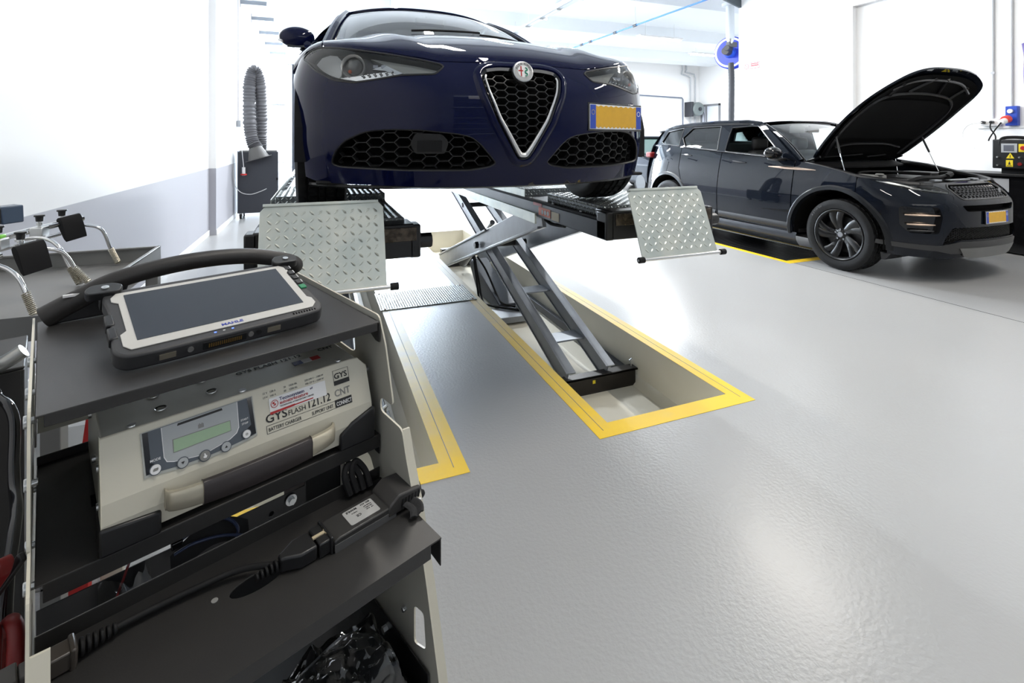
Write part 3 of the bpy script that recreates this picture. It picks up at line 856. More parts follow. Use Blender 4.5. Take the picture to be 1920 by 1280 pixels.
    w = MB(); patch(w, [(-0.965, 0.02), (0.965, 0.02), (0.96, 0.98), (-0.96, 0.98)], [], ws, 0.08); w.build('windscreen', M['windscreen'], car, sharp=60)
    def roof(u, v):
        x = 0.575*u*(1+0.02*math.sin(PI*v)); y = 2.06+0.13*abs(u)**2.5+v*(1.35); z = 1.375-0.045*abs(u)**2.4+0.055*math.sin(PI*min(1, v*0.9+0.08))-0.11*v*v
        return Vector((x, y, z))
    r = MB(); patch(r, [(-1, 0), (1, 0), (1, 1), (-1, 1)], [], roof, 0.09)
    r.build('roof', body, car, sharp=60, solid=0.012)
    r = MB(); patch(r, [(-0.96, 0.02), (0.96, 0.02), (0.96, 0.98), (-0.96, 0.98)], [], roof, 0.12, off=-0.035); r.build('headliner', mat('headliner_cloth', (0.55, 0.57, 0.55), 0.9), car, sharp=60)
    def rw(u, v):
        a = roof(u, 1.0); b = Vector((0.66*u, 4.02, 0.96)); return a.lerp(b, v)+Vector((0, 0, 0.03*math.sin(PI*v)))
    r = MB(); r.grid(lambda u, v: rw(u*1.9-0.95, v), 10, 8); r.build('rear_window', M['sideglass'], car)
    bl = MB(); bl.grid(lambda u, v: Vector((0.84*(2*u-1)*(1-0.06*v), 3.95+0.62*v, 0.955-0.02*abs(2*u-1)**3-0.01*v)), 12, 6); bl.grid(lambda u, v: Vector((0.80*(2*u-1), 4.57+0.05*math.sin(PI*v), 0.945-0.65*v)), 12, 8)
    bl.build('boot_lid', body, car, solid=0.01)
    for sg in (1, -1):
        def sw(u, v, sg=sg):   # u along, v up
            y = 1.34+u*(3.85-1.34); zb = 0.915; xb = 0.855
            y2 = 2.19+u*(3.42-2.19); tp = roof(1, (y2-2.19)/1.35)
            b = Vector((xb, y, zb)); p = b.lerp(tp, v); return Vector((sg*(p.x+0.03*math.sin(PI*v)), p.y, p.z))
        s = MB(); s.grid(lambda u, v: sw(0.05+0.9*u, 0.04+0.9*v), 14, 6, flip=sg < 0); s.build('side_window', M['sideglass'], car)
        p = MB()
        p.tube([ws(sg*1.0, k/8)+Vector((sg*0.012, 0.01, 0)) for k in range(9)]+[roof(sg*1.0, k/8)+Vector((sg*0.012, 0, -0.004)) for k in range(1, 9)]+[Vector((sg*0.70, 3.85, 1.05)), Vector((sg*0.74, 4.02, 0.95))], 0.032, 8)
        p.tube([Vector((sg*0.862, 2.35, 0.90)), Vector((sg*0.74, 2.52, 1.2)), Vector((sg*0.60, 2.6, 1.40))], 0.03, 6)
        p.tube([Vector((sg*0.85, y, 0.915)) for y in (1.3, 2.0, 3.0, 3.9)], 0.022, 6)
        p.build('window_frame', body, car)
        st = MB(); st.tube([ws(sg*0.985, k/8)+Vector((sg*0.0, -0.008, 0.012)) for k in range(9)], 0.006, 5); st.build('pillar_trim', M['gloss_black'], car)
    # cowl, wipers, dashboard, seats
    co = MB(); co.grid(lambda u, v: Vector((0.74*(2*u-1), 1.14+0.10*v+0.10*abs(2*u-1)**3, 0.972-0.10*abs(2*u-1)**2.5)), 20, 2); co.build('cowl', M['matte_black'], car)
    for x0 in (-0.35, 0.25):
        wi = MB(); pp = [ws(x0-0.0+t*0.62, 0.045+0.05*t)+Vector((0, -0.012, 0.02)) for t in [k/8 for k in range(9)]]
        wi.tube(pp, 0.007, 5); wi.build('wiper', M['matte_black'], car)
    d = MB(); d.grid(lambda u, v: Vector((0.72*(2*u-1), 1.32+0.55*v, 0.90+0.03*math.sin(PI*v)-0.25*max(0, v-0.85)*6*0.4)), 12, 8); d.span((-0.72, 1.8, 0.4), (0.72, 1.9, 0.88)); d.build('dashboard', M['seat'], car)
    for x in (-0.37, 0.37): seat_shape(car, x, 2.15, 0.36)
    im = MB(); im.box((0, 1.86, 1.24), (0.22, 0.03, 0.06)); im.cyl((0, 1.87, 1.25), (0, 1.98, 1.31), 0.012); im.build('rear_view_mirror', M['satin_black'], car, bevel=0.01)
    # mirrors
    for sg in (1, -1):
        m = MB(); m.sphere((sg*0.925, 1.79, 1.045), 0.10, 24, 16, (1.12, 0.55, 0.72)); mo = m.build('side_mirror', body, car)
        a = MB(); a.tube([(sg*0.80, 1.86, 0.935), (sg*0.85, 1.84, 0.955), (sg*0.90, 1.82, 0.985)], 0.022, 8); a.box((sg*0.92, 1.80, 0.982), (0.13, 0.08, 0.02)); a.build('mirror_foot', M['gloss_black'], mo, bevel=0.004)
        t = MB(); t.tube([(sg*1.015, 1.765, 1.01), (sg*1.035, 1.79, 1.022), (sg*1.03, 1.81, 1.03)], 0.009, 6); t.build('turn_signal', M['clear'] if 0 else M['white'], mo)
    # headlights
    for sg in (-1, 1):
        H = HL if sg < 0 else HR
        L = MB(); patch(L, conv(H), [], fas, 0.03, off=0.001)
        rimb = MB(); rim_strip(rimb, conv(H), fas, 0.0, -0.05, 0.02); patch(rimb, conv(H), [], fas, 0.04, off=-0.05)
        ho = rimb.build('headlight', mat('lamp_bowl', (0.10, 0.10, 0.10), 0.35), car, sharp=50)
        L.build('lens', M['clear'], ho, sharp=60)
        gs = MB(); hp = dens(H, 0.02); gs.tube([fas(*toU(*p)) for p in hp], 0.0045, 5, closed=True); gs.build('lens_edge', M['satin_black'], ho)
        S = lambda x, z: (sg*-x, z)     # coordinates below are for the left unit
        def bezel(name, pts, off, m, T=0.02):
            b = MB(); P = conv([S(*p) for p in (pts if sg < 0 else pts[::-1])]); patch(b, P, [], fas, 0.03, off=off); rim_strip(b, P, fas, off, off-T); return b.build(name, m, ho, sharp=40)
        c = fas(*toU(*S(-0.662, 0.648))); nrm = Vector((sg*0.30, -0.95, 0)).normalized()
        T = Matrix.Translation(c-nrm*0.032) @ nrm.to_track_quat('Z', 'Y').to_matrix().to_4x4()
        pj = MB(); pj.lathe([(0.036, 0.0), (0.044, 0.022), (0.048, 0.026), (0.049, 0.022), (0.047, -0.01)], n=36, T=T); pj.build('projector_ring', mat('ring_silver', (0.72, 0.72, 0.70), 0.25, 0.5), ho)
        pl = MB(); pl.lathe([(0.037, 0.0), (0.033, 0.012), (0.022, 0.020), (0.008, 0.0235), (0.0005, 0.024)], n=32, T=T)
        pl.build('projector_lens', mat('projector_glass', (0.13, 0.13, 0.125), 0.08, 0.1, 1.0), ho)
        am = MB(); am.sphere(tuple(c-nrm*0.012+Vector((-sg*-0.012, 0, -0.022))), 0.008, 8, 6); am.build('amber_spot', M['orange'], ho)
        bezel('chrome_reflector', [(-0.825, 0.69), (-0.80, 0.722), (-0.765, 0.732), (-0.735, 0.726), (-0.718, 0.70), (-0.722, 0.61), (-0.765, 0.628), (-0.80, 0.655)], -0.036, mat('reflector_silver', (0.75, 0.75, 0.74), 0.3, 0.45))
        bezel('chrome_reflector', [(-0.72, 0.607), (-0.70, 0.60), (-0.659, 0.592), (-0.575, 0.600), (-0.505, 0.616), (-0.535, 0.632), (-0.60, 0.622), (-0.66, 0.612)], -0.020, M['chrome'])
        bezel('daylight_blade', [(-0.595, 0.640), (-0.545, 0.660), (-0.48, 0.622), (-0.505, 0.616), (-0.548, 0.634)], -0.016, M['chrome'])
        bezel('upper_strip', [(-0.60, 0.700), (-0.55, 0.690), (-0.43, 0.665), (-0.345, 0.645), (-0.362, 0.620), (-0.46, 0.618), (-0.50, 0.63), (-0.54, 0.665)], -0.030, mat('smoked_lens', (0.46, 0.46, 0.43), 0.3, 0.3))
        led = MB()
        for k in range(6):
            q = fas(*toU(*S(-0.625+0.022*k, 0.607+0.0025*k))); led.sphere(tuple(q+Vector((0, 0.016, 0))), 0.006, 8, 6)
        led.build('led_row', M['chrome'], ho)
        fl = MB()
        for k in range(2): 
            q = fas(*toU(*S(-0.575+0.03*k, 0.645))); fl.box(tuple(q+Vector((0, 0.02, 0))), (0.018, 0.006, 0.012))
        fl.build('led_block', M['dark_chrome'], ho)
    # badge
    bc = fas(*toU(0.0, 0.632))+Vector((0, -0.022, 0)); TB = frame(bc, (1, 0, 0), (0, 0.20, 1))
    b = MB(); b.lathe([(0.0005, 0.004), (0.040, 0.004), (0.044, 0.002), (0.046, -0.004), (0.044, -0.02)], n=48, T=TB); bo = b.build('badge', M['satin_chrome'], car)
    q = MB(); q.cyl((0, 0, 0.004), (0, 0, 0.0048), 0.040, n=48, T=TB); q.build('badge_ring', mat('badge_silver', (0.45, 0.45, 0.44), 0.4, 0.3), bo, smooth=False)
    q = MB(); q.cyl((0, 0, 0.0048), (0, 0, 0.0056), 0.026, n=40, T=TB); q.build('badge_field', M['paper'], bo, smooth=False)
    q = MB(); q.box((-0.011, 0, 0.006), (0.005, 0.044, 0.0006), TB); q.box((-0.0125, 0.002, 0.006), (0.021, 0.005, 0.0006), TB); q.build('red_cross', M['red'], bo, smooth=False)
    q = MB(); q.tube([TB @ Vector(p) for p in smooth_path([(0.006, -0.020, 0.0065), (0.014, -0.017, 0.0065), (0.015, -0.010, 0.0065), (0.007, -0.006, 0.0065), (0.008, 0.002, 0.0065), (0.016, 0.005, 0.0065), (0.014, 0.013, 0.0065), (0.007, 0.015, 0.0065)], 5)], 0.0028, 5)
    q.build('green_serpent', mat('badge_green', (0.0, 0.22, 0.12), 0.4), bo)
    mb = MB()
    for st, a0, a1 in (('ALFA', 2.75, 1.85), ('ROMEO', 1.35, 0.30)):
        for k, chh in enumerate(st):
            a = a0+(a1-a0)*k/(len(st)-1); c_ = bpy.data.curves.new('t', 'FONT'); c_.body = chh; c_.size = 0.0125; c_.extrude = 0.0003; c_.align_x = 'CENTER'; c_.resolution_u = 2
            ob = bpy.data.objects.new('t', c_); COL.objects.link(ob); bpy.context.view_layer.update(); me = bpy.data.meshes.new_from_object(ob)
            Tm = TB @ Matrix.Rotation(a-PI/2, 4, 'Z') @ Matrix.Translation((0, 0.0285, 0.0052))
            mb.add([v.co.copy() for v in me.vertices], [list(p.vertices) for p in me.polygons], Tm); bpy.data.objects.remove(ob); bpy.data.meshes.remove(me)
    mb.build('badge_lettering', M['ink'], bo, smooth=False)
    plate(car, (0.322, 0.030, 0.398), (0.955, 0.296, 0), (0, 0, 1), 0.36, 0.110)
    pb = MB(); pb.box((0.52, 0.16, 0.45), (0.20, 0.08, 0.05)); pb.build('plate_bracket', M['satin_black'], car)
    for sg, yy in ((-1, 0.77), (1, 0.77), (-1, 3.59), (1, 3.59)):
        make_wheel(car, (sg*0.775, yy, 0.332), 0.332, 0.225, 0.225, sg, M['dark_chrome'])
    return car
build_giulia()
# ---------------------------------------------------------------- the dark SUV with its bonnet open (x across, y back from the nose, z up)
def build_suv():
    car = thing('suv_car', 'black compact SUV standing on the floor with its bonnet propped open', 'car', (6.03, 2.73, 0.0))
    N_, YC, W0 = 2.5, 0.70, 0.965
    def y0(z):
        y = 0.02+0.10*max(0, (0.45-z)/0.3)**2
        if z > 0.72: y += 0.25*((z-0.72)/0.25)**2
        return y
    def wz(z): return W0-0.02*max(0, (0.45-z)/0.3)-0.06*max(0, (z-0.72)/0.3)**1.5
    def fas(U, z):
        s = math.sin(U); x = wz(z)*math.copysign(abs(s)**(2/N_), s)
        return Vector((x, YC-(YC-y0(z))*math.cos(U), z))
    def toU(x, z):
        a = min(0.9999, abs(x)/wz(z)); return (math.copysign(math.asin(a**(N_/2)), x), z)
    def conv(poly): return [toU(*p) for p in poly]
    def topz(x):
        x = abs(x); ks = [(0, 0.955), (0.40, 0.950), (0.50, 0.945), (0.63, 0.955), (0.76, 0.975), (0.93, 0.985)]
        for (a, za), (b, zb) in zip(ks, ks[1:]):
            if x <= b: return za+(zb-za)*(x-a)/(b-a)
        return 0.985
    body = M['blackpaint']
    HL = [(-0.893, 0.975), (-0.757, 0.968), (-0.624, 0.942), (-0.493, 0.925), (-0.420, 0.880), (-0.457, 0.856), (-0.637, 0.864), (-0.80, 0.912)]
    GR = [(-0.345, 0.935), (0.345, 0.935), (0.405, 0.905), (0.39, 0.825), (0.36, 0.805), (-0.36, 0.805), (-0.39, 0.825), (-0.405, 0.905)]
    SL = [(-0.41, 0.752), (0.41, 0.752), (0.36, 0.695), (-0.36, 0.695)]
    LO = [(-0.50, 0.545), (0.50, 0.545), (0.57, 0.44), (0.585, 0.375), (0.42, 0.43), (-0.42, 0.43), (-0.585, 0.375), (-0.57, 0.44)]
    SD = [(-0.853, 0.735), (-0.615, 0.735), (-0.585, 0.644), (-0.616, 0.487), (-0.80, 0.485), (-0.85, 0.56)]
    GR, SL, LO, SD = [round_poly(p, 0.02, 3) for p in (GR, SL, LO, SD)]
    HR, SR = mirror_x(HL), mirror_x(SD)
    AC, AR = (0.93, 0.345), 0.50
    top = []
    for i in range(61):
        U = -PI/2*0.995+PI*0.995*i/60; s = math.sin(U); x = wz(0.9)*math.copysign(abs(s)**(2/N_), s); top.append((U, topz(x)))
    def arch_side(sg):
        out = []
        for k in range(15):
            z = 0.79-(0.79-0.27)*k/14
            y = AC[0]-math.sqrt(max(0, AR**2-(z-AC[1])**2))
            if y > YC-0.015: continue
            out.append((sg*math.acos(min(1, max(0, (YC-y)/(YC-y0(z))))), z))
        return [(sg*PI/2*0.995, 0.80)]+out
    bot = [toU(x, z) for x, z in [(0.90, 0.265), (0.80, 0.262), (0.50, 0.245), (0.30, 0.262), (-0.30, 0.262), (-0.50, 0.245), (-0.80, 0.262), (-0.90, 0.265)]]
    outline = top+arch_side(1)+bot+arch_side(-1)[::-1]
    mb = MB(); patch(mb, outline, [conv(h) for h in (HL, HR, GR, SL, LO, SD, SR)], fas, 0.035)
    bump = mb.build('front_bumper', body, car, sharp=50, solid=0.012)
    for P, nm, dep in ((GR, 'upper_grille', 0.06), (SL, 'air_slot', 0.06), (LO, 'lower_intake', 0.07)):
        b = MB(); rim_strip(b, conv(P), fas, 0.002, -dep, 0.03); patch(b, conv(P), [], fas, 0.06, off=-dep)
        o = b.build(nm, M['void'], car, sharp=50)
        if nm == 'upper_grille':
            h = MB(); 
            for r_ in range(3):
                for c_ in range(-8, 9):
                    cx = c_*0.052+(0.026 if r_ % 2 else 0); cz = 0.83+r_*0.038
                    hexp = [(cx-0.024, cz), (cx-0.014, cz+0.013), (cx+0.014, cz+0.013), (cx+0.024, cz), (cx+0.014, cz-0.013), (cx-0.014, cz-0.013)]
                    hexp = [p for p in hexp]
                    if not all(inside(p, GR) for p in hexp): continue
                    ring = [fas(*toU(*p))+surf_n(fas, *toU(*p))*-0.008 for p in hexp]
                    h.tube(ring, 0.0055, 5, closed=True)
            h.build('grille_mesh', mat('grille_titanium', (0.10, 0.10, 0.105), 0.3, 0.6), o)
            fr = MB(); fr.tube([fas(*toU(*p)) for p in dens(P, 0.03)], 0.009, 6, closed=True); fr.build('grille_frame', mat('grille_frame_grey', (0.09, 0.09, 0.09), 0.35, 0.4), o)
            bd = MB(); c = fas(*toU(0.30, 0.87)); Tb = frame(c+Vector((0, -0.012, 0)), (1, 0.1, 0), (0, 0.1, 1)); bd.cyl((0, 0, 0), (0, 0, 0.004), 0.026, n=20, T=Tb); bd.build('oval_badge', M['dark_chrome'], o)
        if nm == 'lower_intake':
            h = MB(); hexmesh(h, P, fas, -0.03, 0.030, 0.017, 0.002, 0.012, (0, 0.45), toU); h.build('intake_mesh', M['grille'], o, smooth=False)
    for P, sg in ((SD, -1), (SR, 1)):
        b = MB(); rim_strip(b, conv(P), fas, 0.0, -0.05, 0.03); patch(b, conv(P), [], fas, 0.05, off=-0.05); o = b.build('side_intake', M['gloss_black'], car, sharp=50)
        for z, col in ((0.657, 1), (0.568, 1), (0.60-0.09, 0)):
            s = MB(); xa, xb = (0.825, 0.605) if z > 0.6 else (0.815, 0.64) if z > 0.53 else (0.80, 0.65)
            pp = [(sg*(xa+(xb-xa)*k/10), z) for k in range(11)]
            pts = [fas(*toU(*p))-surf_n(fas, *toU(*p))*0.006 for p in pp]
            s.tube(pts, 0.009, 8, rfun=lambda t: 0.004+0.007*math.sin(PI*min(1, t*0.92+0.08))**0.5)
            s.build('intake_blade', mat('bronze_trim', (0.62, 0.47, 0.36), 0.3, 1.0) if col else M['satin_black'], o)
    # lower cladding and skid plate
    cl = MB(); patch(cl, conv([(-0.93, 0.40), (-0.60, 0.375), (-0.43, 0.415), (0.43, 0.415), (0.60, 0.375), (0.93, 0.40), (0.93, 0.36), (0.62, 0.325), (0.50, 0.30), (-0.50, 0.30), (-0.62, 0.325), (-0.93, 0.36)]), [], fas, 0.04, off=0.008)
    cl.build('bumper_strip', mat('satin_grey_trim', (0.035, 0.035, 0.035), 0.42, 0.1), car, solid=0.012)
    sk = MB(); patch(sk, conv([(-0.44, 0.355), (0.44, 0.355), (0.37, 0.275), (0.30, 0.255), (-0.30, 0.255), (-0.37, 0.275)]), [], fas, 0.05, off=0.016)
    sk.build('skid_plate', mat('satin_silver', (0.20, 0.20, 0.195), 0.36, 0.7), car, solid=0.014)
    un = MB(); un.span((-0.80, 0.35, 0.24), (0.80, 4.0, 0.27)); un.build('undertray', M['matte_black'], car, bevel=0.01)
    fl = MB(); fl.prism([(0.40, 0.27), (0.46, 0.20), (0.49, 0.20), (0.50, 0.27)], -0.88, -0.62, 'yz'); fl.prism([(0.40, 0.27), (0.46, 0.20), (0.49, 0.20), (0.50, 0.27)], 0.62, 0.88, 'yz')
    fl.build('air_deflector', M['satin_black'], car)
    plate(car, (-0.155, 0.004, 0.577), (1, 0, 0), (0, 0.03, 1), 0.36, 0.110)
    # flank
    def W(y, z):
        w = W0-0.02*max(0, (0.45-z)/0.3)-0.085*max(0, (z-0.72)/0.45)**1.5
        w -= 0.16*max(0, (y-3.55)/0.75)**2.2
        w += 0.008*math.sin(PI*min(1, max(0, (z-0.3)/0.5)))
        return w
    fender = [(YC, 0.988), (0.85, 1.035), (1.10, 1.085), (1.33, 1.115)]
    belt = [(1.42, 1.133), (1.9, 1.165), (2.56, 1.205), (3.2, 1.245), (3.9, 1.278), (4.10, 1.27)]
    RC, RR = (3.61, 0.345), 0.49
    def arc(c, r, a0, a1, n=22): return [(c[0]+r*math.cos(a0+(a1-a0)*k/n), c[1]+r*math.sin(a0+(a1-a0)*k/n)) for k in range(n+1)]
    a_lo = math.asin((0.30-0.345)/AR)
    fa = [p for p in arc(AC, AR, PI-a_lo, a_lo) if p[0] > YC+0.004]
    panels = {}
    sil = 0.315
    fend_poly = [(YC+0.001, 0.795)]+fa+[(1.413, sil), (1.413, 1.128)]+fender[::-1]
    doorF = [(1.425, sil), (2.545, sil+0.02), (2.555, 1.203), (1.9, 1.163), (1.425, 1.131)]
    ra = [p for p in arc(RC, RR, PI-a_lo, a_lo)]
    rs = [p for p in ra if p[0] < 3.42 and p[1] > sil]
    doorR = [(2.557, sil+0.02), (3.09, sil+0.02)]+[(3.12, 0.40), (3.17, 0.56), (3.28, 0.76), (3.36, 0.95), (3.38, 1.255)]+[(3.2, 1.243), (2.567, 1.204)]
    rq = [(3.392, 1.257), (3.372, 0.95), (3.29, 0.755), (3.30, 0.72)]+[p for p in ra if p[0] > 3.30]+[(4.20, 0.30), (4.30, 0.45), (4.29, 0.80), (4.22, 1.05), (4.13, 1.268), (3.9, 1.276)]
    def flank(sg):
        return lambda y, z: Vector((sg*W(y, z), y, z))
    for sg in (-1, 1):
        f = flank(sg)
        for nm, P in (('front_wing', fend_poly), ('front_door', doorF), ('rear_door', doorR), ('rear_quarter', rq)):
            b = MB(); patch(b, P, [], f, 0.07, flip=sg < 0); o = b.build(nm, body, car, sharp=60, solid=0.012)
            if 'door' in nm:
                hy = 2.23 if nm == 'front_door' else 3.24; hz = 1.085 if nm == 'front_door' else 1.145
                hd = MB(); pp = [f(hy+0.11*t, hz+0.007*t)+Vector((sg*0.006, 0, 0)) for t in (-1, -0.5, 0, 0.5, 1)]
                hd.tube(pp, 0.011, 8, rfun=lambda t: 0.006+0.007*math.sin(PI*t)); hd.build('door_handle', M['gloss_black'], o)
                cr = MB(); y_a, y_b = (1.45, 2.53) if nm == 'front_door' else (2.58, 3.14)
                cr.grid(lambda u, v: f(y_a+(y_b-y_a)*u, 0.34+0.075*v)+Vector((sg*(0.012*math.sin(PI*v)), 0, 0)), 12, 4, flip=sg > 0); cr.build('door_moulding', mat('satin_trim', (0.022, 0.023, 0.026), 0.4, 0.0, spec=0.4), o)
        # chrome streak vent on the wing/door
        v = MB(); pp = [f(1.15+0.62*t, 1.035+0.012*t)+Vector((sg*0.004, 0, 0)) for t in [k/8 for k in range(9)]]
        v.tube(pp, 0.012, 6, rfun=lambda t: 0.003+0.014*(math.sin(PI*min(1, t+0.0001))**0.8)); v.build('side_vent_trim', mat('bronze_trim_side', (0.55, 0.42, 0.34), 0.35, 1.0), car)
        # sill
        s = MB(); s.grid(lambda u, v: Vector((sg*(W(1.5, 0.3)-0.005+0.02*math.sin(PI*v)-0.05*v*v), 1.36+u*(3.13-1.36), sil-0.002-v*0.155)), 12, 6); s.build('side_sill', mat('sill_satin', (0.03, 0.034, 0.042), 0.25, 0.2), car)
        # arch cladding lips
        for c, r in ((AC, AR), (RC, RR)):
            a = MB()
            pts = [p for p in arc(c, r, PI-a_lo, a_lo, 30)]
            def P3(y, z):
                if y < YC:
                    cc = min(1, max(0, (YC-y)/(YC-y0(z)))); U = math.acos(cc); q = fas(sg*U, z); return q
                return Vector((sg*W(y, z), y, z))
            vs = []
            for (y, z) in pts:
                dy, dz = (y-c[0])/r, (z-c[1])/r
                vs += [P3(y+dy*0.045, z+dz*0.045)+Vector((sg*0.001, 0, 0)), P3(y+dy*0.03, z+dz*0.03)+Vector((sg*0.014, 0, 0)), P3(y-dy*0.004, z-dz*0.004)+Vector((sg*0.012, 0, 0)), P3(y-dy*0.012, z-dz*0.012)-Vector((sg*0.05, 0, 0))]
            n = len(pts); a.add(vs, [(i*4+k, i*4+k+1, (i+1)*4+k+1, (i+1)*4+k) for i in range(n-1) for k in range(3)])
            a.build('arch_moulding', mat('arch_gloss', (0.006, 0.007, 0.009), 0.35, 0, 0.0, spec=0.3), car)
            w = MB()
            q = arc(c, r-0.01, PI-a_lo, a_lo, 20); vs = []
            for (y, z) in q: vs += [(sg*0.93, y, z), (sg*0.58, y, z)]
            w.add(vs, [(i*2, i*2+1, i*2+3, i*2+2) for i in range(len(q)-1)]); w.span((sg*0.58, c[0]-r, 0.27), (sg*0.56, c[0]+r, 0.85)); w.build('wheel_housing', M['void'], car)
    # glasshouse side surface
    def G(y, z):
        t = max(0, (z-1.12)/0.46); w = 0.905-0.155*t**1.25-0.02*t
        w -= 0.10*max(0, (y-3.3)/0.8)**2
        return w
    wF = [(2.50, 1.212), (2.50, 1.535), (2.17, 1.552), (2.06, 1.545), (1.60, 1.185), (1.64, 1.172)]
    wR = [(2.64, 1.222), (3.30, 1.262), (3.42, 1.40), (3.26, 1.548), (2.70, 1.560)]
    wQ = [(3.45, 1.275), (3.86, 1.300), (3.96, 1.33), (3.86, 1.50), (3.46, 1.548)]
    sheet = [(1.40, 1.133), (1.9, 1.166), (2.56, 1.206), (3.2, 1.246), (3.9, 1.279), (4.13, 1.268), (4.12, 1.35), (3.98, 1.515), (3.66, 1.575), (3.28, 1.598), (2.74, 1.612), (2.2, 1.606), (2.02, 1.590), (1.72, 1.38)]
    wF, wR, wQ = [round_poly(p, 0.02, 3) for p in (wF, wR, wQ)]
    for sg in (-1, 1):
        g = (lambda sg: lambda y, z: Vector((sg*G(y, z), y, z)))(sg)
        b = MB(); patch(b, sheet, [wF, wR, wQ], g, 0.07, flip=sg < 0)
        b.build('window_surround', body, car, sharp=60, solid=0.03)
        e = MB(); 
        for wd in (wF, wR, wQ): e.tube([g(*p) for p in dens(wd, 0.05)], 0.007, 5, closed=True)
        e.build('window_seal', M['satin_black'], car)
        for nm, wd in (('rear_side_window', wR), ('quarter_window', wQ)):
            b = MB(); patch(b, wd, [], g, 0.08, off=-0.012, flip=sg < 0); b.build(nm, M['sideglass'], car)
        b = MB(); b.tube([g(1.45, 1.140)+Vector((sg*0.006, 0, 0))]+[g(*p)+Vector((sg*0.006, 0, 0.004)) for p in sheet[1:6]], 0.006, 5); b.build('belt_trim', M['gloss_black'], car)
    # windscreen, roof, tailgate
    def ws(u, v):
        b = Vector((0.80*u, 1.20+0.20*abs(u)**2.2, 1.125+0.01*(1-u*u))); t = Vector((0.665*u, 2.00+0.07*abs(u)**2.2, 1.605-0.03*abs(u)**2))
        p = b.lerp(t, v); p += Vector((0, -0.02, 0.03))*math.sin(PI*v); return p
    b = MB(); patch(b, [(-0.96, 0.0), (0.96, 0.0), (0.95, 0.97), (-0.95, 0.97)], [], ws, 0.09); b.build('windscreen', M['windscreen'], car, sharp=60)
    for sg in (-1, 1):
        b = MB(); b.tube([ws(sg*1.0, k/8)+Vector((sg*0.015, 0.012, -0.004)) for k in range(9)]+[Vector((sg*G(y, 1.60), y, z-0.008)) for y, z in ((2.25, 1.606), (2.75, 1.612), (3.3, 1.598), (3.7, 1.572), (4.0, 1.52))], 0.036, 8); b.build('roof_pillar', body, car)
        b = MB(); b.tube([ws(sg*0.975, k/8)+Vector((0, -0.008, 0.010)) for k in range(9)], 0.007, 5); b.build('pillar_trim', M['gloss_black'], car)
    def roof(u, v):
        y = 1.985+0.07*abs(u)**2.2+v*(4.08-1.985); w = 0.70+0.05*math.sin(PI*min(1, v*1.2))-0.03*v
        z = 1.603+0.040*math.sin(PI*(0.12+0.60*v))-0.115*v**2.4-0.03*abs(u)**3+0.003
        return Vector((w*u, y, z))
    b = MB(); patch(b, [(-1, 0), (1, 0), (1, 1), (-1, 1)], [], roof, 0.10); b.build('roof', M['gloss_black'], car, sharp=60, solid=0.015)
    sp = MB(); sp.prism([(3.98, 1.535), (4.22, 1.515), (4.24, 1.505), (4.0, 1.49)], -0.62, 0.62, 'yz'); sp.build('rear_spoiler', body, car, bevel=0.01)
    an = MB(); an.prism([(3.60, 1.60), (3.72, 1.645), (3.80, 1.645), (3.82, 1.59)], -0.02, 0.02, 'yz'); an.build('roof_antenna', body, car, bevel=0.006)
    b = MB(); b.grid(lambda u, v: Vector(((2*u-1)*(0.70+0.08*v), 4.04+0.16*v, 1.50-0.24*v)), 10, 4); b.build('rear_window', M['sideglass'], car)
    b = MB(); b.grid(lambda u, v: Vector(((2*u-1)*(0.82+0.02*math.sin(PI*v)), 4.13+0.20*math.sin(PI*min(1, v*0.7+0.1))-0.05*abs(2*u-1)**3, 1.27-0.98*v)), 12, 10); b.build('tailgate', body, car, solid=0.012)
    for sg in (-1, 1):
        b = MB(); b.box((sg*0.72, 4.20, 1.12), (0.30, 0.14, 0.09)); b.build('tail_light', M['darkred'], car, bevel=0.02)
        # door mirror
        m = MB(); m.sphere((sg*1.035, 1.60, 1.215), 0.12, 24, 16, (1.05, 0.62, 0.62)); mo = m.build('door_mirror', M['gloss_black'], car)
        a = MB(); a.prism([(1.52, 1.155), (1.70, 1.165), (1.68, 1.125), (1.54, 1.125)], sg*0.90, sg*1.03, 'yz'); a.build('mirror_foot', M['satin_black'], mo, bevel=0.01)
    # interior
    for x in (-0.38, 0.38): seat_shape(car, x, 2.05, 0.50)
    b = MB(); b.box((0, 3.2, 0.75), (1.35, 0.5, 0.20)); b.box((0, 3.50, 1.05), (1.35, 0.16, 0.6)); b.build('rear_seat', M['seat'], car, bevel=0.05, seg=3)
    b = MB(); b.grid(lambda u, v: Vector((0.84*(2*u-1), 1.28+0.16*abs(2*u-1)**2+0.46*v, 1.11+0.03*math.sin(PI*v)-0.12*v**4)), 12, 8); b.span((-0.80, 1.70, 0.5), (0.80, 1.80, 1.0)); b.span((-0.85, 1.4, 0.30), (0.85, 4.0, 0.34)); b.build('dashboard', M['seat'], car)
    b = MB(); Ts = Matrix.Translation((-0.38, 1.82, 1.02)) @ Matrix.Rotation(math.radians(65), 4, 'X'); ring = [(0.17*math.cos(2*PI*k/24), 0.17*math.sin(2*PI*k/24), 0) for k in range(24)]
    b.tube(ring, 0.014, 8, closed=True, T=Ts); b.box((0, 0, 0), (0.30, 0.05, 0.03), Ts); b.build('steering_wheel', M['seat'], car)
    b = MB(); b.box((0, 1.90, 1.50), (0.24, 0.03, 0.07)); b.cyl((0, 1.90, 1.52), (0, 1.96, 1.58), 0.01); b.build('rear_view_mirror', M['satin_black'], car, bevel=0.01)
    b = MB(); b.box((-0.20, 1.93, 1.51), (0.34, 0.012, 0.10)); b.build('sun_visor', mat('visor_cloth', (0.30, 0.29, 0.27), 0.8), car, bevel=0.005)
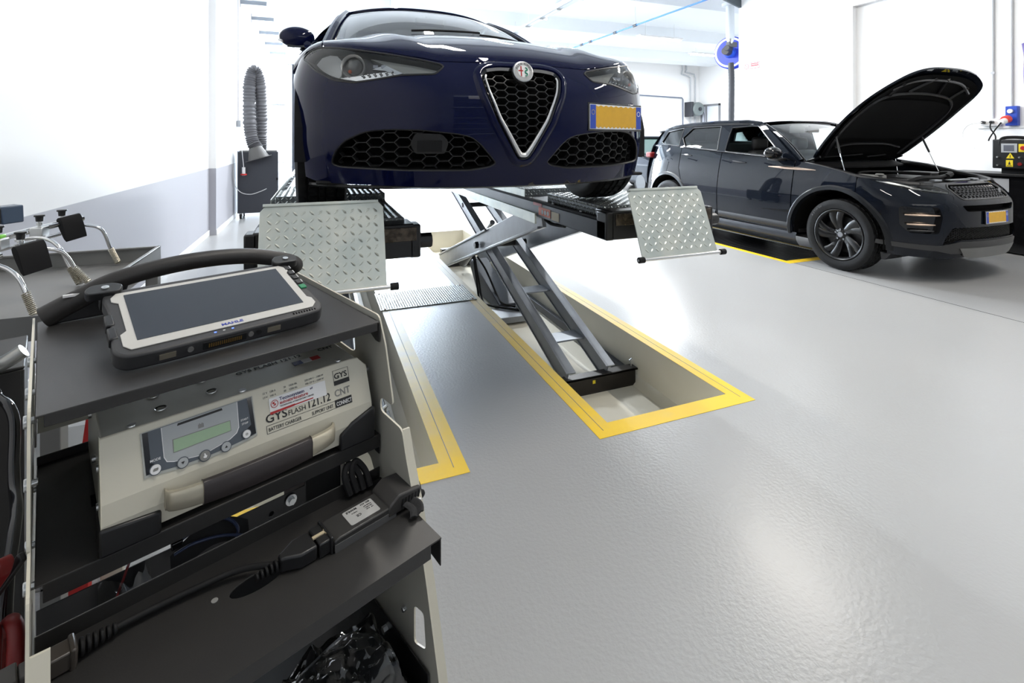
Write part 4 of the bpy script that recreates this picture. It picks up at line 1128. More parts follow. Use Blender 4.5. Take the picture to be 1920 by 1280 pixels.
    # headlights
    for sg, H in ((-1, HL), (1, HR)):
        b = MB(); rim_strip(b, conv(H), fas, 0, -0.05, 0.03); patch(b, conv(H), [], fas, 0.05, off=-0.05); ho = b.build('headlight', M['gloss_black'], car, sharp=50)
        L = MB(); patch(L, conv(H), [], fas, 0.03, off=0.001); L.build('lens', M['clear'], ho, sharp=60)
        def loc(pts): return [(sg*-x, z) for x, z in (pts if sg < 0 else pts[::-1])]
        b = MB(); P = conv(loc([(-0.875, 0.970), (-0.757, 0.962), (-0.70, 0.945), (-0.64, 0.905), (-0.655, 0.885), (-0.74, 0.925)])); patch(b, P, [], fas, 0.03, off=-0.012); b.build('daylight_blade', M['satin_chrome'], ho)
        for (cx, cz, w_, h_) in ((-0.60, 0.905, 0.045, 0.020), (-0.535, 0.900, 0.045, 0.020), (-0.475, 0.890, 0.03, 0.016)):
            b = MB(); c = fas(*toU(*( -cx*sg, cz)))-surf_n(fas, *toU(-cx*sg, cz))*0.025; Tq = frame(c, (1, -sg*-0.2, 0), (0, 0.25, 1)); b.box((0, 0, 0), (w_, h_, 0.02), Tq); b.build('lamp_cell', M['chrome'], ho, bevel=0.003)
        b = MB(); pp = [(-sg*-(-0.455-0.27*k/12) if 0 else (sg*(0.455+0.27*k/12)), 0.866+0.035*(k/12)) for k in range(13)]
        b.tube([fas(*toU(*p))-surf_n(fas, *toU(*p))*0.006 for p in pp], 0.006, 6); b.build('light_guide', M['satin_chrome'], ho)
    # engine bay
    b = MB(); b.grid(lambda u, v: Vector(((2*u-1)*0.86, 0.26+0.34*abs(2*u-1)**2.6+1.02*v*(1-0.30*abs(2*u-1)**2.6), 0.80-0.10*math.sin(PI*v))), 20, 12); b.build('engine_bay', M['void'], car)
    for sg in (-1, 1):
        b = MB(); b.tube([Vector((sg*x, y, z)) for x, y, z in ((0.50, 0.27, 0.925), (0.68, 0.36, 0.94), (0.80, 0.52, 0.96), (0.86, 0.75, 0.99), (0.87, 1.05, 1.055), (0.85, 1.32, 1.09))], 0.030, 8)
        b.build('wing_ledge', M['satin_black'], car)
    b = MB(); b.grid(lambda u, v: Vector(((2*u-1)*0.62, 0.235+0.06*abs(2*u-1)**2+0.17*v, 0.952-0.004*v)), 12, 2); b.build('slam_panel', M['gloss_black'], car, solid=0.02)
    b = MB(); b.box((0, 0.31, 0.966), (0.34, 0.05, 0.012)); b.box((0.30, 0.33, 0.966), (0.10, 0.06, 0.018)); b.box((-0.32, 0.33, 0.966), (0.12, 0.05, 0.016)); b.build('latch_plate', M['dark_chrome'], car, bevel=0.004)
    b = MB(); b.box((-0.08, 0.80, 0.93), (0.62, 0.52, 0.09)); b.build('engine_cover', M['satin_black'], car, bevel=0.03, seg=3)
    b = MB(); b.box((0.52, 0.92, 0.93), (0.26, 0.34, 0.14)); b.build('battery_box', M['satin_black'], car, bevel=0.012)
    b = MB(); b.box((-0.60, 0.80, 0.94), (0.20, 0.26, 0.12)); b.cyl((-0.60, 0.68, 1.0), (-0.60, 0.68, 1.02), 0.04, n=16); b.build('coolant_tank', M['greyink'], car, bevel=0.02)
    for pp, r in (([(-0.55, 0.45, 0.94), (-0.40, 0.42, 0.985), (-0.1, 0.44, 0.98), (0.15, 0.50, 0.985)], 0.022), ([(0.15, 0.48, 0.98), (0.35, 0.55, 1.0), (0.48, 0.70, 0.99)], 0.03), ([(-0.45, 0.98, 0.95), (-0.3, 1.08, 1.0), (0.1, 1.1, 1.0), (0.4, 1.05, 0.99)], 0.014)):
        b = MB(); b.tube(smooth_path(pp, 6), r, 8); b.build('engine_hose', M['rubber'], car)
    b = MB(); b.grid(lambda u, v: Vector(((2*u-1)*0.82, 1.10+0.14*v+0.18*abs(2*u-1)**2, 1.07+0.045*v)), 16, 3); b.build('cowl', M['matte_black'], car, solid=0.02)
    for x0 in (-0.62, 0.0):
        b = MB(); b.tube([ws((x0+0.60*t)/0.80, 0.03+0.05*t)+Vector((0, -0.02, 0.02)) for t in [k/8 for k in range(9)]], 0.009, 5); b.build('wiper', M['matte_black'], car)
    # bonnet, hinged at the rear and opened 46 degrees
    phi = math.radians(46); cs, sn = math.cos(phi), math.sin(phi)
    def BP(x, d, h): return Vector((x, 1.33-(d*cs-h*sn), 1.12+d*sn+h*cs))
    def bon(u, v):      # u -1..1 across, v 0 rear .. 1 front
        au = abs(u)
        wid = 0.74+0.14*math.sin(PI*min(1, v*0.85+0.02))**1.0-0.02*v
        d = -0.12*(1-au**2)*(1-v)+v*(1.375-0.20*au**3.0)
        h = 0.055*(1-au**2.6)-0.055*v**2.6-0.045*au**5*math.sin(PI*v)+0.035*math.sin(PI*v)-0.03*v**7
        return BP(wid*u, d, h)
    b = MB(); patch(b, round_poly([(-1, 0), (1, 0), (1, 1), (-1, 1)], 0.16, 6), [], bon, 0.06)
    bo = b.build('bonnet', M['gloss_black'] if 0 else body, car, sharp=60, solid=0.02)
    def under(u, v, o=0.03):
        return bon(u, v)-Vector((0, sn, cs))*o
    b = MB(); patch(b, round_poly([(-0.93, 0.05), (0.93, 0.05), (0.93, 0.95), (-0.93, 0.95)], 0.16, 6), [], lambda u, v: under(u, v, 0.024), 0.08); b.build('bonnet_liner', M['void'], bo)
    b = MB()
    for pts in ([(-0.80, 0.12), (-0.84, 0.5), (-0.74, 0.72), (-0.3, 0.76), (0.3, 0.76), (0.74, 0.72), (0.84, 0.5), (0.80, 0.12)], [(-0.7, 0.2), (-0.3, 0.24), (0.3, 0.24), (0.7, 0.2)], [(-0.78, 0.86), (-0.4, 0.90), (0.4, 0.90), (0.78, 0.86)], [(-0.3, 0.78), (-0.12, 0.92)], [(0.3, 0.78), (0.12, 0.92)], [(-0.6, 0.75), (-0.66, 0.9)], [(0.6, 0.75), (0.66, 0.9)]):
        b.tube([under(p.x, p.y, 0.034) for p in smooth_path([(q[0], q[1], 0) for q in pts], 6)], 0.016, 6)
    b.build('bonnet_ribs', M['satin_black'], bo)
    b = MB(); b.grid(lambda u, v: under(-0.80+1.60*u, 0.30+0.40*v, 0.040), 12, 6); b.build('insulation_mat', mat('bonnet_felt', (0.010, 0.010, 0.010), 0.95, spec=0.1), bo)
    for sg in (-1, 1):
        b = MB(); p0 = Vector((sg*0.80, 0.90, 1.0)); p1 = under(sg*0.88, 0.34, 0.03); m_ = p0.lerp(p1, 0.55)
        b.cyl(m_, p1, 0.011, n=10); s = b.build('gas_strut', M['satin_black'], car); b = MB(); b.cyl(p0, m_, 0.0055, n=8); b.build('strut_rod', M['chrome'], s)
        b = MB(); b.tube([Vector((sg*0.76, 1.36, 1.09)), Vector((sg*0.74, 1.40, 1.12)), BP(sg*0.72, 0.10, -0.02)], 0.014, 6); b.build('bonnet_hinge', M['satin_black'], car)
    for sg, yy in ((-1, 0.888), (1, 0.888), (-1, 3.60), (1, 3.60)):
        make_wheel(car, (sg*0.825, yy, 0.372), 0.372, 0.235, 0.262, sg, mat('wheel_black', (0.006, 0.006, 0.0065), 0.3, spec=0.35), letters=('WINTER', 0.75, 0.030) if sg < 0 else None)
build_suv()
# ---------------------------------------------------------------- the two scissor platforms of the lift
def build_lift(dx, label, stickers, near):
    X0, X1, YN = 1.38+dx, 2.08+dx, 2.20
    t = wthing('scissor_lift', label, 'car lift', (1.73+dx, 4.6, PIT_Z), 'twin scissor lift platforms')
    p = MB()
    p.span((X0+0.02, YN+0.02, 0.93), (X1-0.02, 6.9, 0.95))
    for x in (X0, X1-0.04):
        p.span((x, YN+0.01, 0.850), (x+0.04, 6.9, 0.945))
    platform = p.build('platform', M['liftblue'], t, bevel=0.004)
    for x in (X0+0.004, X1-0.034):
        b = MB(); b.span((x, YN+0.08, 0.945), (x+0.03, 6.9, 0.958)); b.build('edge_strip', M['matte_black'], platform)
        b = MB(); s = -1 if x < X0+0.1 else 1
        for k in range(11): b.cyl((x+0.015, 2.5+k*0.36, 0.958), (x+0.015, 2.5+k*0.36, 0.966), 0.009, n=8)
        b.build('rail_bolts', M['zinc'], platform)
    b = MB(); b.span((X0+0.03, YN, 0.85), (X1-0.03, YN+0.16, 1.0)); b.span((X0-0.0, YN, 0.848), (X0+0.05, YN+0.10, 0.995)); b.span((X1-0.05, YN, 0.848), (X1+0.0, YN+0.10, 0.995))
    eb = b.build('end_block', M['satin_black'], t, bevel=0.008)
    b = MB(); b.span((X0+0.055, YN-0.006, 0.925), (X1-0.02, YN, 0.985)); b.build('latch_face', mat('greasy_steel', (0.050, 0.040, 0.032), 0.25, 0.7, vary=(40, (0.15, 0.12, 0.09))), eb, bevel=0.003)
    b = MB(); b.cyl((X1-0.02, YN+0.04, 0.915), (X1+0.055, YN+0.04, 0.915), 0.034, n=8); b.build('end_knob', M['satin_black'], eb, bevel=0.004)
    # tread pads
    def pad(name, y0, y1, z0, z1, x0=X0+0.055, x1=X1-0.055, pitch=0.031):
        b = MB(); b.span((x0, y0, z0), (x1, y1, z1)); o = b.build(name, M['galv_dark'], t, bevel=0.003)
        l = MB(); lugs(l, Matrix.Translation((x0, y0, z1)), x1-x0, y1-y0, pitch, 0.013, 0.0045, 0.0034)
        T = frame((x0, y1, z0), (0, -1, 0), (0, 0, 1)); lugs(l, T, y1-y0, z1-z0, pitch*0.70, 0.010, 0.0040, 0.0030)
        T = frame((x0, y0, z0), (1, 0, 0), (0, 0, 1)); lugs(l, T, x1-x0, z1-z0, pitch*0.70, 0.010, 0.0040, 0.0030)
        l.build('tread_lugs', M['lug'], o); return o
    pad('tread_pad', YN+0.12, 3.02, 0.945, 1.012)
    pad('tread_pad', 3.42, 4.30, 0.945, 1.000)
    if near:   # grooved slip plate that rises behind the front pad
        pad('tread_pad', 3.02, 3.40, 0.945, 1.055)
    b = MB(); b.span((X0+0.05, 4.36, 0.95), (X1-0.05, 6.0, 0.985))
    for k in range(9): b.span((X0+0.08+k*0.062, 4.38, 0.985), (X0+0.10+k*0.062, 5.98, 0.991))
    b.build('slip_plate', M['steel'], t, bevel=0.002)
    b = MB(); b.span((X0+0.006, 3.30, 0.958), (X0+0.012, 6.6, 1.01)); b.build('side_guard', M['galv'], t, bevel=0.001)
    b = MB(); b.span((X0-0.012, 3.08, 0.80), (X0+0.002, 6.6, 0.872)); b.build('cover_channel', M['galv'], t, bevel=0.002)
    b = MB(); b.tube(smooth_path([(X0+0.03, 3.0, 0.84), (X0+0.03, 2.9, 0.825), (X0+0.03, 2.72, 0.84)], 6), 0.012, 6); b.build('cable_chain', M['matte_black'], t)
    if stickers:
        for nm, y0, y1, m, z0, z1 in (('warning_sticker', 2.99, 3.13, M['red'], 0.925, 0.944), ('warning_sticker', 2.86, 3.04, M['orange'], 0.868, 0.922), ('info_sticker', 2.74, 2.845, mat('cream_sticker', (0.55, 0.47, 0.30), 0.5), 0.862, 0.915)):
            b = MB(); b.span((X0-0.0015, y0, z0), (X0+0.001, y1, z1)); so = b.build(nm, m, t, smooth=False)
            if m == M['orange']:
                c = MB()
                for k in range(3):
                    c.cyl((X0-0.0022, 2.895+k*0.042, 0.893), (X0-0.0012, 2.895+k*0.042, 0.893), 0.016, n=12)
                c.build('pictogram', M['paper'], so, smooth=False)
    # swivel ramp flap with its roller
    fx0, fx1 = 1.447+dx, 1.905+dx
    A, B = Vector((fx0, 2.115, 1.122)), Vector((fx0, 1.985, 0.800))
    up = (A-B); hgt = up.length; T = frame(B, (1, 0, 0), up)
    w = fx1-fx0
    b = MB(); b.prism([(0, 0), (w, 0), (w, hgt-0.03), (w-0.02, hgt-0.006), (0.02, hgt-0.006), (0, hgt-0.03)], -0.006, 0, 'xy', T); b.span((0.01, hgt-0.012, -0.02), (w-0.02, hgt, 0.006), T)
    fo = b.build('ramp_flap', M['galv'], t, bevel=0.0015)
    l = MB(); lugs(l, T @ Matrix.Translation((0.004, 0.006, 0)), w-0.008, hgt-0.02, 0.0300, 0.0135, 0.0048, 0.0034); l.build('tread_lugs', M['galv'], fo)
    b = MB(); b.cyl((-0.02, -0.006, 0.004), (w+0.03, -0.006, 0.004), 0.0085, n=16, T=T); b.build('roller_bar', M['satin_chrome'], fo)
    for x in (-0.028, w+0.012):
        b = MB(); b.cyl((x, -0.006, 0.004), (x+0.032, -0.006, 0.004), 0.0145, n=20, T=T); ro = b.build('roller', M['rubber'], fo, bevel=0.002)
        b = MB(); b.cyl((x-0.001, -0.006, 0.004), (x+0.033, -0.006, 0.004), 0.006, n=12, T=T); b.build('roller_pin', M['zinc'], ro)
    b = MB(); b.prism([(2.0, 0.80), (2.12, 1.09), (2.20, 0.96), (2.20, 0.90)], fx0+0.20, fx0+0.206, 'yz'); b.cyl((fx0+0.1, 2.165, 0.95), (fx1-0.05, 2.165, 0.95), 0.012, n=10); b.build('hinge_bracket', M['satin_black'], t)
    # scissor arms
    def arm(name, x, y0, z0, y1, z1, wd, ht, m, plate=False):
        a, c = Vector((x, y0, z0)), Vector((x, y1, z1)); d = (c-a); L = d.length
        T = frame(a, (0, d.y, d.z), (1, 0, 0))       # local x along arm, y across, z normal
        b = MB()
        if plate:
            b.prism([(0, -wd/2), (L, -wd/2), (L, wd/2), (0, wd/2)], -ht/2, ht/2, 'xy', T)
        else:
            b.span((0, -wd/2, -ht/2), (L, wd/2, -ht/2+0.01), T); b.span((0, -wd/2, ht/2-0.01), (L, wd/2, ht/2), T); b.span((0, -wd/2+0.008, -ht/2), (L, -wd/2+0.02, ht/2), T)
            b.span((0.06*L, wd/2-0.02, -ht/2), (L*0.95, wd/2-0.008, ht/2), T)
        return b.build(name, m, t, bevel=0.003)
    for x in (1.535, 1.835): arm('inner_arm', x+dx, 2.89, -0.205, 6.02, 0.845, 0.070, 0.115, M['liftgrey'])
    for x in (1.462, 1.965):
        arm('outer_arm', x+dx, 6.25, -0.185, 3.15, 0.850, 0.030, 0.185, M['liftgrey'], True)
    for x, s in ((1.440, -1), (1.988, 1)):
        b = MB()
        for off in (-0.093, 0.075):
            a, c = Vector((x+dx, 6.25, -0.185)), Vector((x+dx, 3.15, 0.850)); d = c-a; T = frame(a, (0, d.y, d.z), (1, 0, 0)); b.span((0.05, -0.012, off), (d.length*0.62 if off > 0 else d.length-0.05, 0.012, off+0.018), T)
        b.build('arm_flange', M['liftgrey'], t, bevel=0.002)
    # cross pieces between the inner arms
    def cross(name, f0, ht, m, rr=None):
        y, z = 2.89+(6.02-2.89)*f0, -0.205+(0.845+0.205)*f0
        b = MB()
        if rr: b.cyl((1.50+dx, y, z), (1.93+dx, y, z), rr, n=16)
        else: b.box((1.685+dx, y, z), (0.30, 0.16, ht))
        b.build(name, m, t, bevel=0.003)
    cross('cross_plate', 0.12, 0.012, M['liftgrey']); cross('cross_plate', 0.30, 0.012, M['liftgrey'])
    cross('cross_tube', 0.80, 0, M['satin_black'], 0.026); cross('pivot_shaft', 0.535, 0, M['satin_black'], 0.030)
    b = MB(); b.cyl((1.435+dx, 4.58, 0.355), (1.40+dx, 4.58, 0.355), 0.036, n=6); b.build('pivot_nut', M['satin_black'], t, bevel=0.003)
    for x in (1.41, 2.01):
        b = MB(); b.span((x+dx-0.02, 2.92, PIT_Z+0.01), (x+dx+0.02, 6.5, PIT_Z+0.075)); b.build('base_rail', M['liftblue'], t, bevel=0.004)
    b = MB()
    b.span((1.33+dx, 2.845, PIT_Z+0.008), (2.015+dx, 2.855, PIT_Z+0.112)); b.span((1.33+dx, 2.845, PIT_Z+0.10), (2.035+dx, 2.92, PIT_Z+0.112)); b.span((1.33+dx, 2.845, PIT_Z+0.0), (2.025+dx, 2.92, PIT_Z+0.010))
    bo = b.build('base_beam', mat('black_channel', (0.016, 0.013, 0.011), 0.35, 0.3), t, bevel=0.002)
    b = MB(); b.span((1.68+dx, 2.843, PIT_Z+0.066), (1.70+dx, 2.8445, PIT_Z+0.088)); b.build('yellow_tag', M['signyellow'], bo, smooth=False)
    b = MB(); b.cyl((2.01+dx, 2.89, PIT_Z+0.11), (2.01+dx, 2.89, PIT_Z+0.15), 0.006, n=8); b.cyl((2.0+dx, 2.89, PIT_Z+0.145), (2.02+dx, 2.89, PIT_Z+0.158), 0.009, n=8); b.build('levelling_screw', M['zinc'], bo)
    b = MB(); b.span((1.50+dx, 6.35, PIT_Z+0.01), (1.93+dx, 6.45, PIT_Z+0.24)); b.build('rear_beam', M['satin_black'], t, bevel=0.004)
    # hydraulic cylinder and its hoses
    b = MB(); a, c = Vector((1.71+dx, 6.1, -0.19)), Vector((1.71+dx, 4.95, 0.50)); m_ = a.lerp(c, 0.55)
    b.cyl(a, m_, 0.055, n=20); cy = b.build('hydraulic_cylinder', M['satin_black'], t, bevel=0.004)
    b = MB(); b.cyl(m_, c, 0.028, n=16); b.build('piston_rod', M['chrome'], cy)
    b = MB(); b.prism([(4.50, -0.22), (5.4, 0.02), (5.5, -0.05), (5.2, -0.29), (4.5, -0.29)], 1.62+dx, 1.80+dx, 'yz'); b.build('lever_cradle', M['liftblue'], t, bevel=0.006)
    hb = MB(); hb.span((1.36+dx, 4.16, PIT_Z+0.02), (1.79+dx, 4.42, PIT_Z+0.075)); ho = hb.build('hose_block', M['liftgrey'], t, bevel=0.004)
    hb = MB(); hb.span((1.79+dx, 4.20, PIT_Z+0.02), (1.80+dx, 4.40, PIT_Z+0.085)); hb.build('block_cap', M['satin_black'], ho)
    for k, pp in enumerate(([(1.52, 5.02, 0.16), (1.50, 4.85, -0.02), (1.48, 4.66, -0.22), (1.52, 4.50, -0.30), (1.66, 4.34, -0.27), (1.76, 4.29, -0.28)],
               [(1.54, 5.04, 0.14), (1.52, 4.83, -0.05), (1.50, 4.62, -0.25), (1.56, 4.46, -0.31), (1.68, 4.32, -0.27), (1.78, 4.26, -0.28)],
               [(1.56, 5.0, 0.14), (1.62, 4.90, 0.02), (1.66, 4.70, -0.16), (1.66, 4.52, -0.26), (1.72, 4.40, -0.28), (1.77, 4.33, -0.28)])):
        b = MB(); b.tube(smooth_path([(x+dx, y, max(z, -0.212)) for x, y, z in pp], 8), 0.0105, 8); h = b.build('hydraulic_hose', M['rubber'], t)
        e = Vector((pp[-1][0]+dx, pp[-1][1], -0.208)); b = MB(); b.cyl(e-Vector((0.035, -0.02, -0.004)), e, 0.012, n=6); b.build('hose_fitting', M['satin_chrome'], h)
    return t
build_lift(0.0, 'right-hand raised scissor platform in the yellow-edged pit, its steel scissor legs in full view', True, False)
build_lift(-1.655, 'left-hand raised scissor platform behind the battery charger trolley, its legs mostly hidden', False, True)

# tread plate lying across the strip between the two pits
def floor_plate():
    t = wthing('tread_plate', 'small steel tread plate lying across the floor strip between the two pits', 'floor plate', (0.87, 4.3, 0.0))
    b = MB(); b.span((0.462, 4.072, 0.002), (1.268, 4.535, 0.007)); o = b.build('plate', M['plate_base'], t, bevel=0.001)
    l = MB(); lugs(l, Matrix.Translation((0.462, 4.072, 0.007)), 0.806, 0.463, 0.0205, 0.0090, 0.0032, 0.0032); l.build('tread_lugs', M['galv'], t)
    for x in (0.50, 1.235):
        for y in (4.09, 4.51):
            b = MB(); b.cyl((x, y, 0.007), (x, y, 0.011), 0.009, n=10); b.build('fixing_screw', mat('rusty_screw', (0.20, 0.08, 0.02), 0.7, 0.3), t)
floor_plate()

def dark_bay():
    t = wthing('recessed_platform', 'black ribbed platform lowered flush with the floor under the black SUV', 'car lift', (5.34, 6.6, -0.28))
    b = MB(); b.span((4.94, 4.11, -0.28), (5.74, 9.19, -0.012)); o = b.build('platform', M['satin_black'], t, bevel=0.003)
    b = MB()
    for k in range(150): b.span((4.96, 4.13+k*0.0335, -0.012), (5.72, 4.146+k*0.0335, -0.004))
    b.build('ribs', M['satin_black'], t, smooth=False)
dark_bay()
# ---------------------------------------------------------------- trolley with tablet, battery charger and adapter (trolley frame)
PW = 0.444
def side_panel(x, sg, t):
    outer = [(0.010, 1.058), (-0.013, 1.012), (-0.029, 0.955), (-0.040, 0.916), (0.004, 0.916), (0.004, 0.892), (-0.068, 0.888), (-0.080, 0.85), (-0.111, 0.774), (-0.142, 0.674), (-0.172, 0.562), (-0.20, 0.44), (-0.225, 0.30), (-0.235, 0.14),
             (0.42, 0.14), (0.42, 1.058)]
    hol = [[(0.21, 0.965), (0.155, 0.996), (0.106, 1.006), (0.100, 0.968), (0.116, 0.963)], [(0.150, 0.735), (0.070, 0.797), (0.040, 0.794), (0.022, 0.770), (0.026, 0.700), (0.09, 0.680)],
           [(-0.106, 0.622), (-0.134, 0.628), (-0.140, 0.575), (-0.106, 0.562)], [(0.36, 0.98), (0.30, 0.985), (0.30, 0.90), (0.36, 0.90)]]
    b = MB(); outer = round_poly(outer, 0.010, 3); hol = [round_poly(h, 0.008, 3) for h in hol]
    fn = lambda y, z: Vector((x, y, z))
    n0 = len(b.v); patch(b, outer, hol, fn, 0.05)
    n1 = len(b.v); nf = len(b.f); th = 0.003
    vs = [Vector((x+sg*th, p.y, p.z)) for p in b.v]; fs = [f[::-1] for f in b.f]
    b.v += vs; b.f += [[i+n1 for i in f] for f in fs]; b.mi += [0]*len(fs)
    b.m(1)
    for loop in [outer]+hol:
        L = dens(loop, 0.05); N = len(L)
        b.add([(x, p[0], p[1]) for p in L]+[(x+sg*th, p[0], p[1]) for p in L], [(i, (i+1) % N, (i+1) % N+N, i+N) for i in range(N)])
    o = b.build('side_panel', [M['beige_metal'], M['cream']], t, smooth=False)  # shade put into the darker face colour, edge highlight into the cream
    # folded front flange on the lower half
    f = MB(); fr = [(-0.068, 0.886), (-0.080, 0.85), (-0.111, 0.774), (-0.142, 0.674), (-0.172, 0.562), (-0.20, 0.44), (-0.225, 0.30), (-0.235, 0.14)]
    if sg > 0: a, c = x+sg*th, x+sg*(th+0.012)
    else: a, c = x, x+0.016
    fr2 = fr if sg > 0 else fr[0:]
    if sg < 0: fr2 = [(-0.085, 0.838)]+fr[2:]
    vs = []
    for (y, z) in fr2: vs += [(a, y, z), (c, y-0.001, z), (c, y+0.002, z), (a, y+0.003, z)]
    n = len(fr2); f.add(vs, [(i*4+k, i*4+(k+1) % 4, (i+1)*4+(k+1) % 4, (i+1)*4+k) for i in range(n-1) for k in range(4)]+[(0, 1, 2, 3), ((n-1)*4+3, (n-1)*4+2, (n-1)*4+1, (n-1)*4)])
    f.build('front_flange', M['cream'], o, smooth=False)
    for (y, z) in ((0.03, 1.035), (0.12, 1.035), (0.25, 1.035), (0.018, 0.845), (0.10, 0.845), (0.24, 0.845), (-0.05, 0.76), (-0.08, 0.60), (0.05, 0.95)):
        q = MB(); q.cyl((x-sg*0.006, y, z), (x+sg*(th+0.004), y, z), 0.0045, n=6); q.cyl((x+sg*(th), y, z), (x+sg*(th+0.004), y, z), 0.0075, n=12)
        q.build('bolt', M['zinc'], o, bevel=0.0008)
    return o

def build_trolley():
    t = tthing('service_trolley', 'charcoal and cream steel service trolley holding the tablet and the battery charger', 'trolley', (0.22, 0.1, 0.0))
    side_panel(0.0, -1, t); side_panel(PW, 1, t)
    def shelf(name, z, y0, y1, lip, back=0.0, x0=0.003, x1=PW-0.003, holes=()):
        b = MB(); xs = x0; b.span((x0, y0, z-0.002), (x1, y1, z))
        b.span((x0+0.008, y0, z-lip), (x1-0.004, y0+0.0022, z-0.001))
        if back: b.span((x0, y1-0.002, z-0.001), (x1, y1, z+back))
        b.prism([(y0, z), (y0+0.07, z), (y0+0.07, z-0.012), (y0+0.012, z-0.036), (y0, z-0.036)], x1-0.002, x1, 'yz')
        b.prism([(y0, z), (y0+0.07, z), (y0+0.07, z-0.012), (y0+0.012, z-0.036), (y0, z-0.036)], x0, x0+0.002, 'yz')
        return b.build(name, M['shelf'], t, bevel=0.0012)
    shelf('top_shelf', 1.050, 0.0, 0.41, 0.0155)
    # second shelf: a frame with an open rear so the floor shows through
    b = MB()
    b.span((0.003, 0.0, 0.851), (PW-0.003, 0.295, 0.853)); b.span((0.010, 0.0, 0.830), (PW-0.002, 0.0022, 0.852)); b.span((0.003, 0.293, 0.853), (PW-0.003, 0.295, 0.867))
    b.prism([(0, 0.853), (0.07, 0.853), (0.07, 0.838), (0.012, 0.818), (0, 0.818)], PW-0.005, PW-0.003, 'yz')
    b.build('charger_shelf', M['shelf'], t, bevel=0.0012)
    b = MB(); b.span((0.060, 0.120, 0.8532), (0.067, 0.150, 0.8536)); b.build('slot', M['void'], t)
    # third shelf, pulled forward, with an upturned rear lip and a cable hole
    b = MB(); patch(b, [(0.003, -0.187), (PW-0.004, -0.187), (PW-0.004, -0.004), (0.003, -0.004)], [[(0.218+0.033*math.cos(a), -0.078+0.015*math.sin(a)) for a in [2*PI*k/20 for k in range(20)]]], lambda x, y: Vector((x, y, 0.780)), 0.05)
    b.build('adapter_shelf', M['shelf'], t, solid=0.002)
    b = MB(); b.span((0.003, -0.187, 0.758), (PW-0.022, -0.1848, 0.779)); b.span((0.003, -0.006, 0.779), (PW-0.006, -0.004, 0.800)); b.prism([(-0.187, 0.780), (-0.10, 0.780), (-0.15, 0.744), (-0.187, 0.738)], PW-0.006, PW-0.004, 'yz'); b.build('shelf_lip', M['shelf'], t, bevel=0.0012)
    for x in (0.126, 0.20):
        q = MB(); q.cyl((x-0.03, -0.145+(x-0.126), 0.7802), (x-0.03, -0.145+(x-0.126), 0.7808), 0.004, n=12); q.build('shelf_hole', M['greyink'], t)
    # black bin panel behind it
    b = MB(); hs = []
    for cx in (0.085, 0.17, 0.28): hs.append([(cx+0.0045*math.cos(a), 0.762+0.0045*math.sin(a)) for a in [2*PI*k/12 for k in range(12)]])
    patch(b, [(0.004, 0.64), (0.335, 0.64), (0.335, 0.783), (0.004, 0.783)], hs, lambda x, z: Vector((x, 0.060, z)), 0.05)
    b.build('bin_panel', M['satin_black'], t, solid=0.002)
    b = MB(); b.span((0.333, 0.06, 0.64), (0.335, 0.16, 0.79)); b.span((0.335, 0.158, 0.64), (PW-0.003, 0.16, 0.79)); b.build('bin_side', M['satin_black'], t, bevel=0.0012)
    for x, z in ((0.050, 0.742), (0.31, 0.772)):
        q = MB(); q.cyl((x, 0.050, z), (x, 0.060, z), 0.0055, n=6); q.cyl((x, 0.056, z), (x, 0.058, z), 0.009, n=14); q.build('bolt', M['zinc'], t)
    # bottom shelf box
    b = MB(); b.span((0.003, -0.155, 0.500), (PW-0.003, 0.30, 0.502)); b.span((PW-0.006, -0.155, 0.50), (PW-0.004, 0.30, 0.552)); b.span((0.003, 0.298, 0.50), (PW-0.003, 0.30, 0.60)); b.span((0.003, -0.155, 0.50), (PW-0.003, -0.153, 0.535))
    b.build('bottom_shelf', M['satin_black'], t, bevel=0.0012)
    q = MB(); q.cyl((PW-0.014, -0.03, 0.535), (PW-0.004, -0.03, 0.535), 0.006, n=6); q.build('bolt', M['zinc'], t)
    b = MB(); b.span((0.003, -0.22, 0.16), (PW-0.003, 0.40, 0.163)); b.span((0.003, -0.22, 0.163), (PW-0.003, -0.217, 0.20)); b.build('base_shelf', M['shelf'], t, bevel=0.0012)
    b = MB(); b.span((0.003, 0.396, 0.86), (0.13, 0.398, 1.03)); b.build('back_plate', M['beige_metal'], t)
    for x in (0.03, PW-0.03):
        for y in (-0.18, 0.36):
            c = MB(); c.cyl((x-0.012, y, 0.05), (x+0.012, y, 0.05), 0.05, n=28); w = c.build('caster', M['rubber'], t, bevel=0.004)
            c = MB(); c.prism([(y-0.02, 0.05), (y+0.02, 0.05), (y+0.035, 0.125), (y+0.035, 0.16), (y-0.035, 0.16), (y-0.035, 0.125)], x-0.018, x-0.014, 'yz'); c.prism([(y-0.02, 0.05), (y+0.02, 0.05), (y+0.035, 0.125), (y+0.035, 0.16), (y-0.035, 0.16), (y-0.035, 0.125)], x+0.014, x+0.018, 'yz'); c.span((x-0.03, y-0.04, 0.135), (x+0.03, y+0.04, 0.14)); c.build('caster_fork', M['zinc'], w)
    # push handle across the back
    pts = smooth_path([(0.012, 0.385, 1.062), (0.050, 0.380, 1.083), (0.115, 0.375, 1.112), (0.22, 0.372, 1.126), (0.33, 0.372, 1.120), (0.420, 0.375, 1.092), (0.436, 0.378, 1.070)], 10)
    h = MB(); h.tube(pts, 0.0165, 18, rfun=lambda u: 0.0165+0.0035*max(0, 1-u/0.35)-0.004*max(0, (u-0.9)/0.1)); ho = h.build('push_handle', M['rubber_grip'], t)
    h = MB(); h.prism([(0.022, 1.051), (0.115, 1.051), (0.128, 1.105), (0.020, 1.072)], 0.372, 0.384, 'xz'); h.build('handle_bracket', M['satin_black'], ho, bevel=0.003)
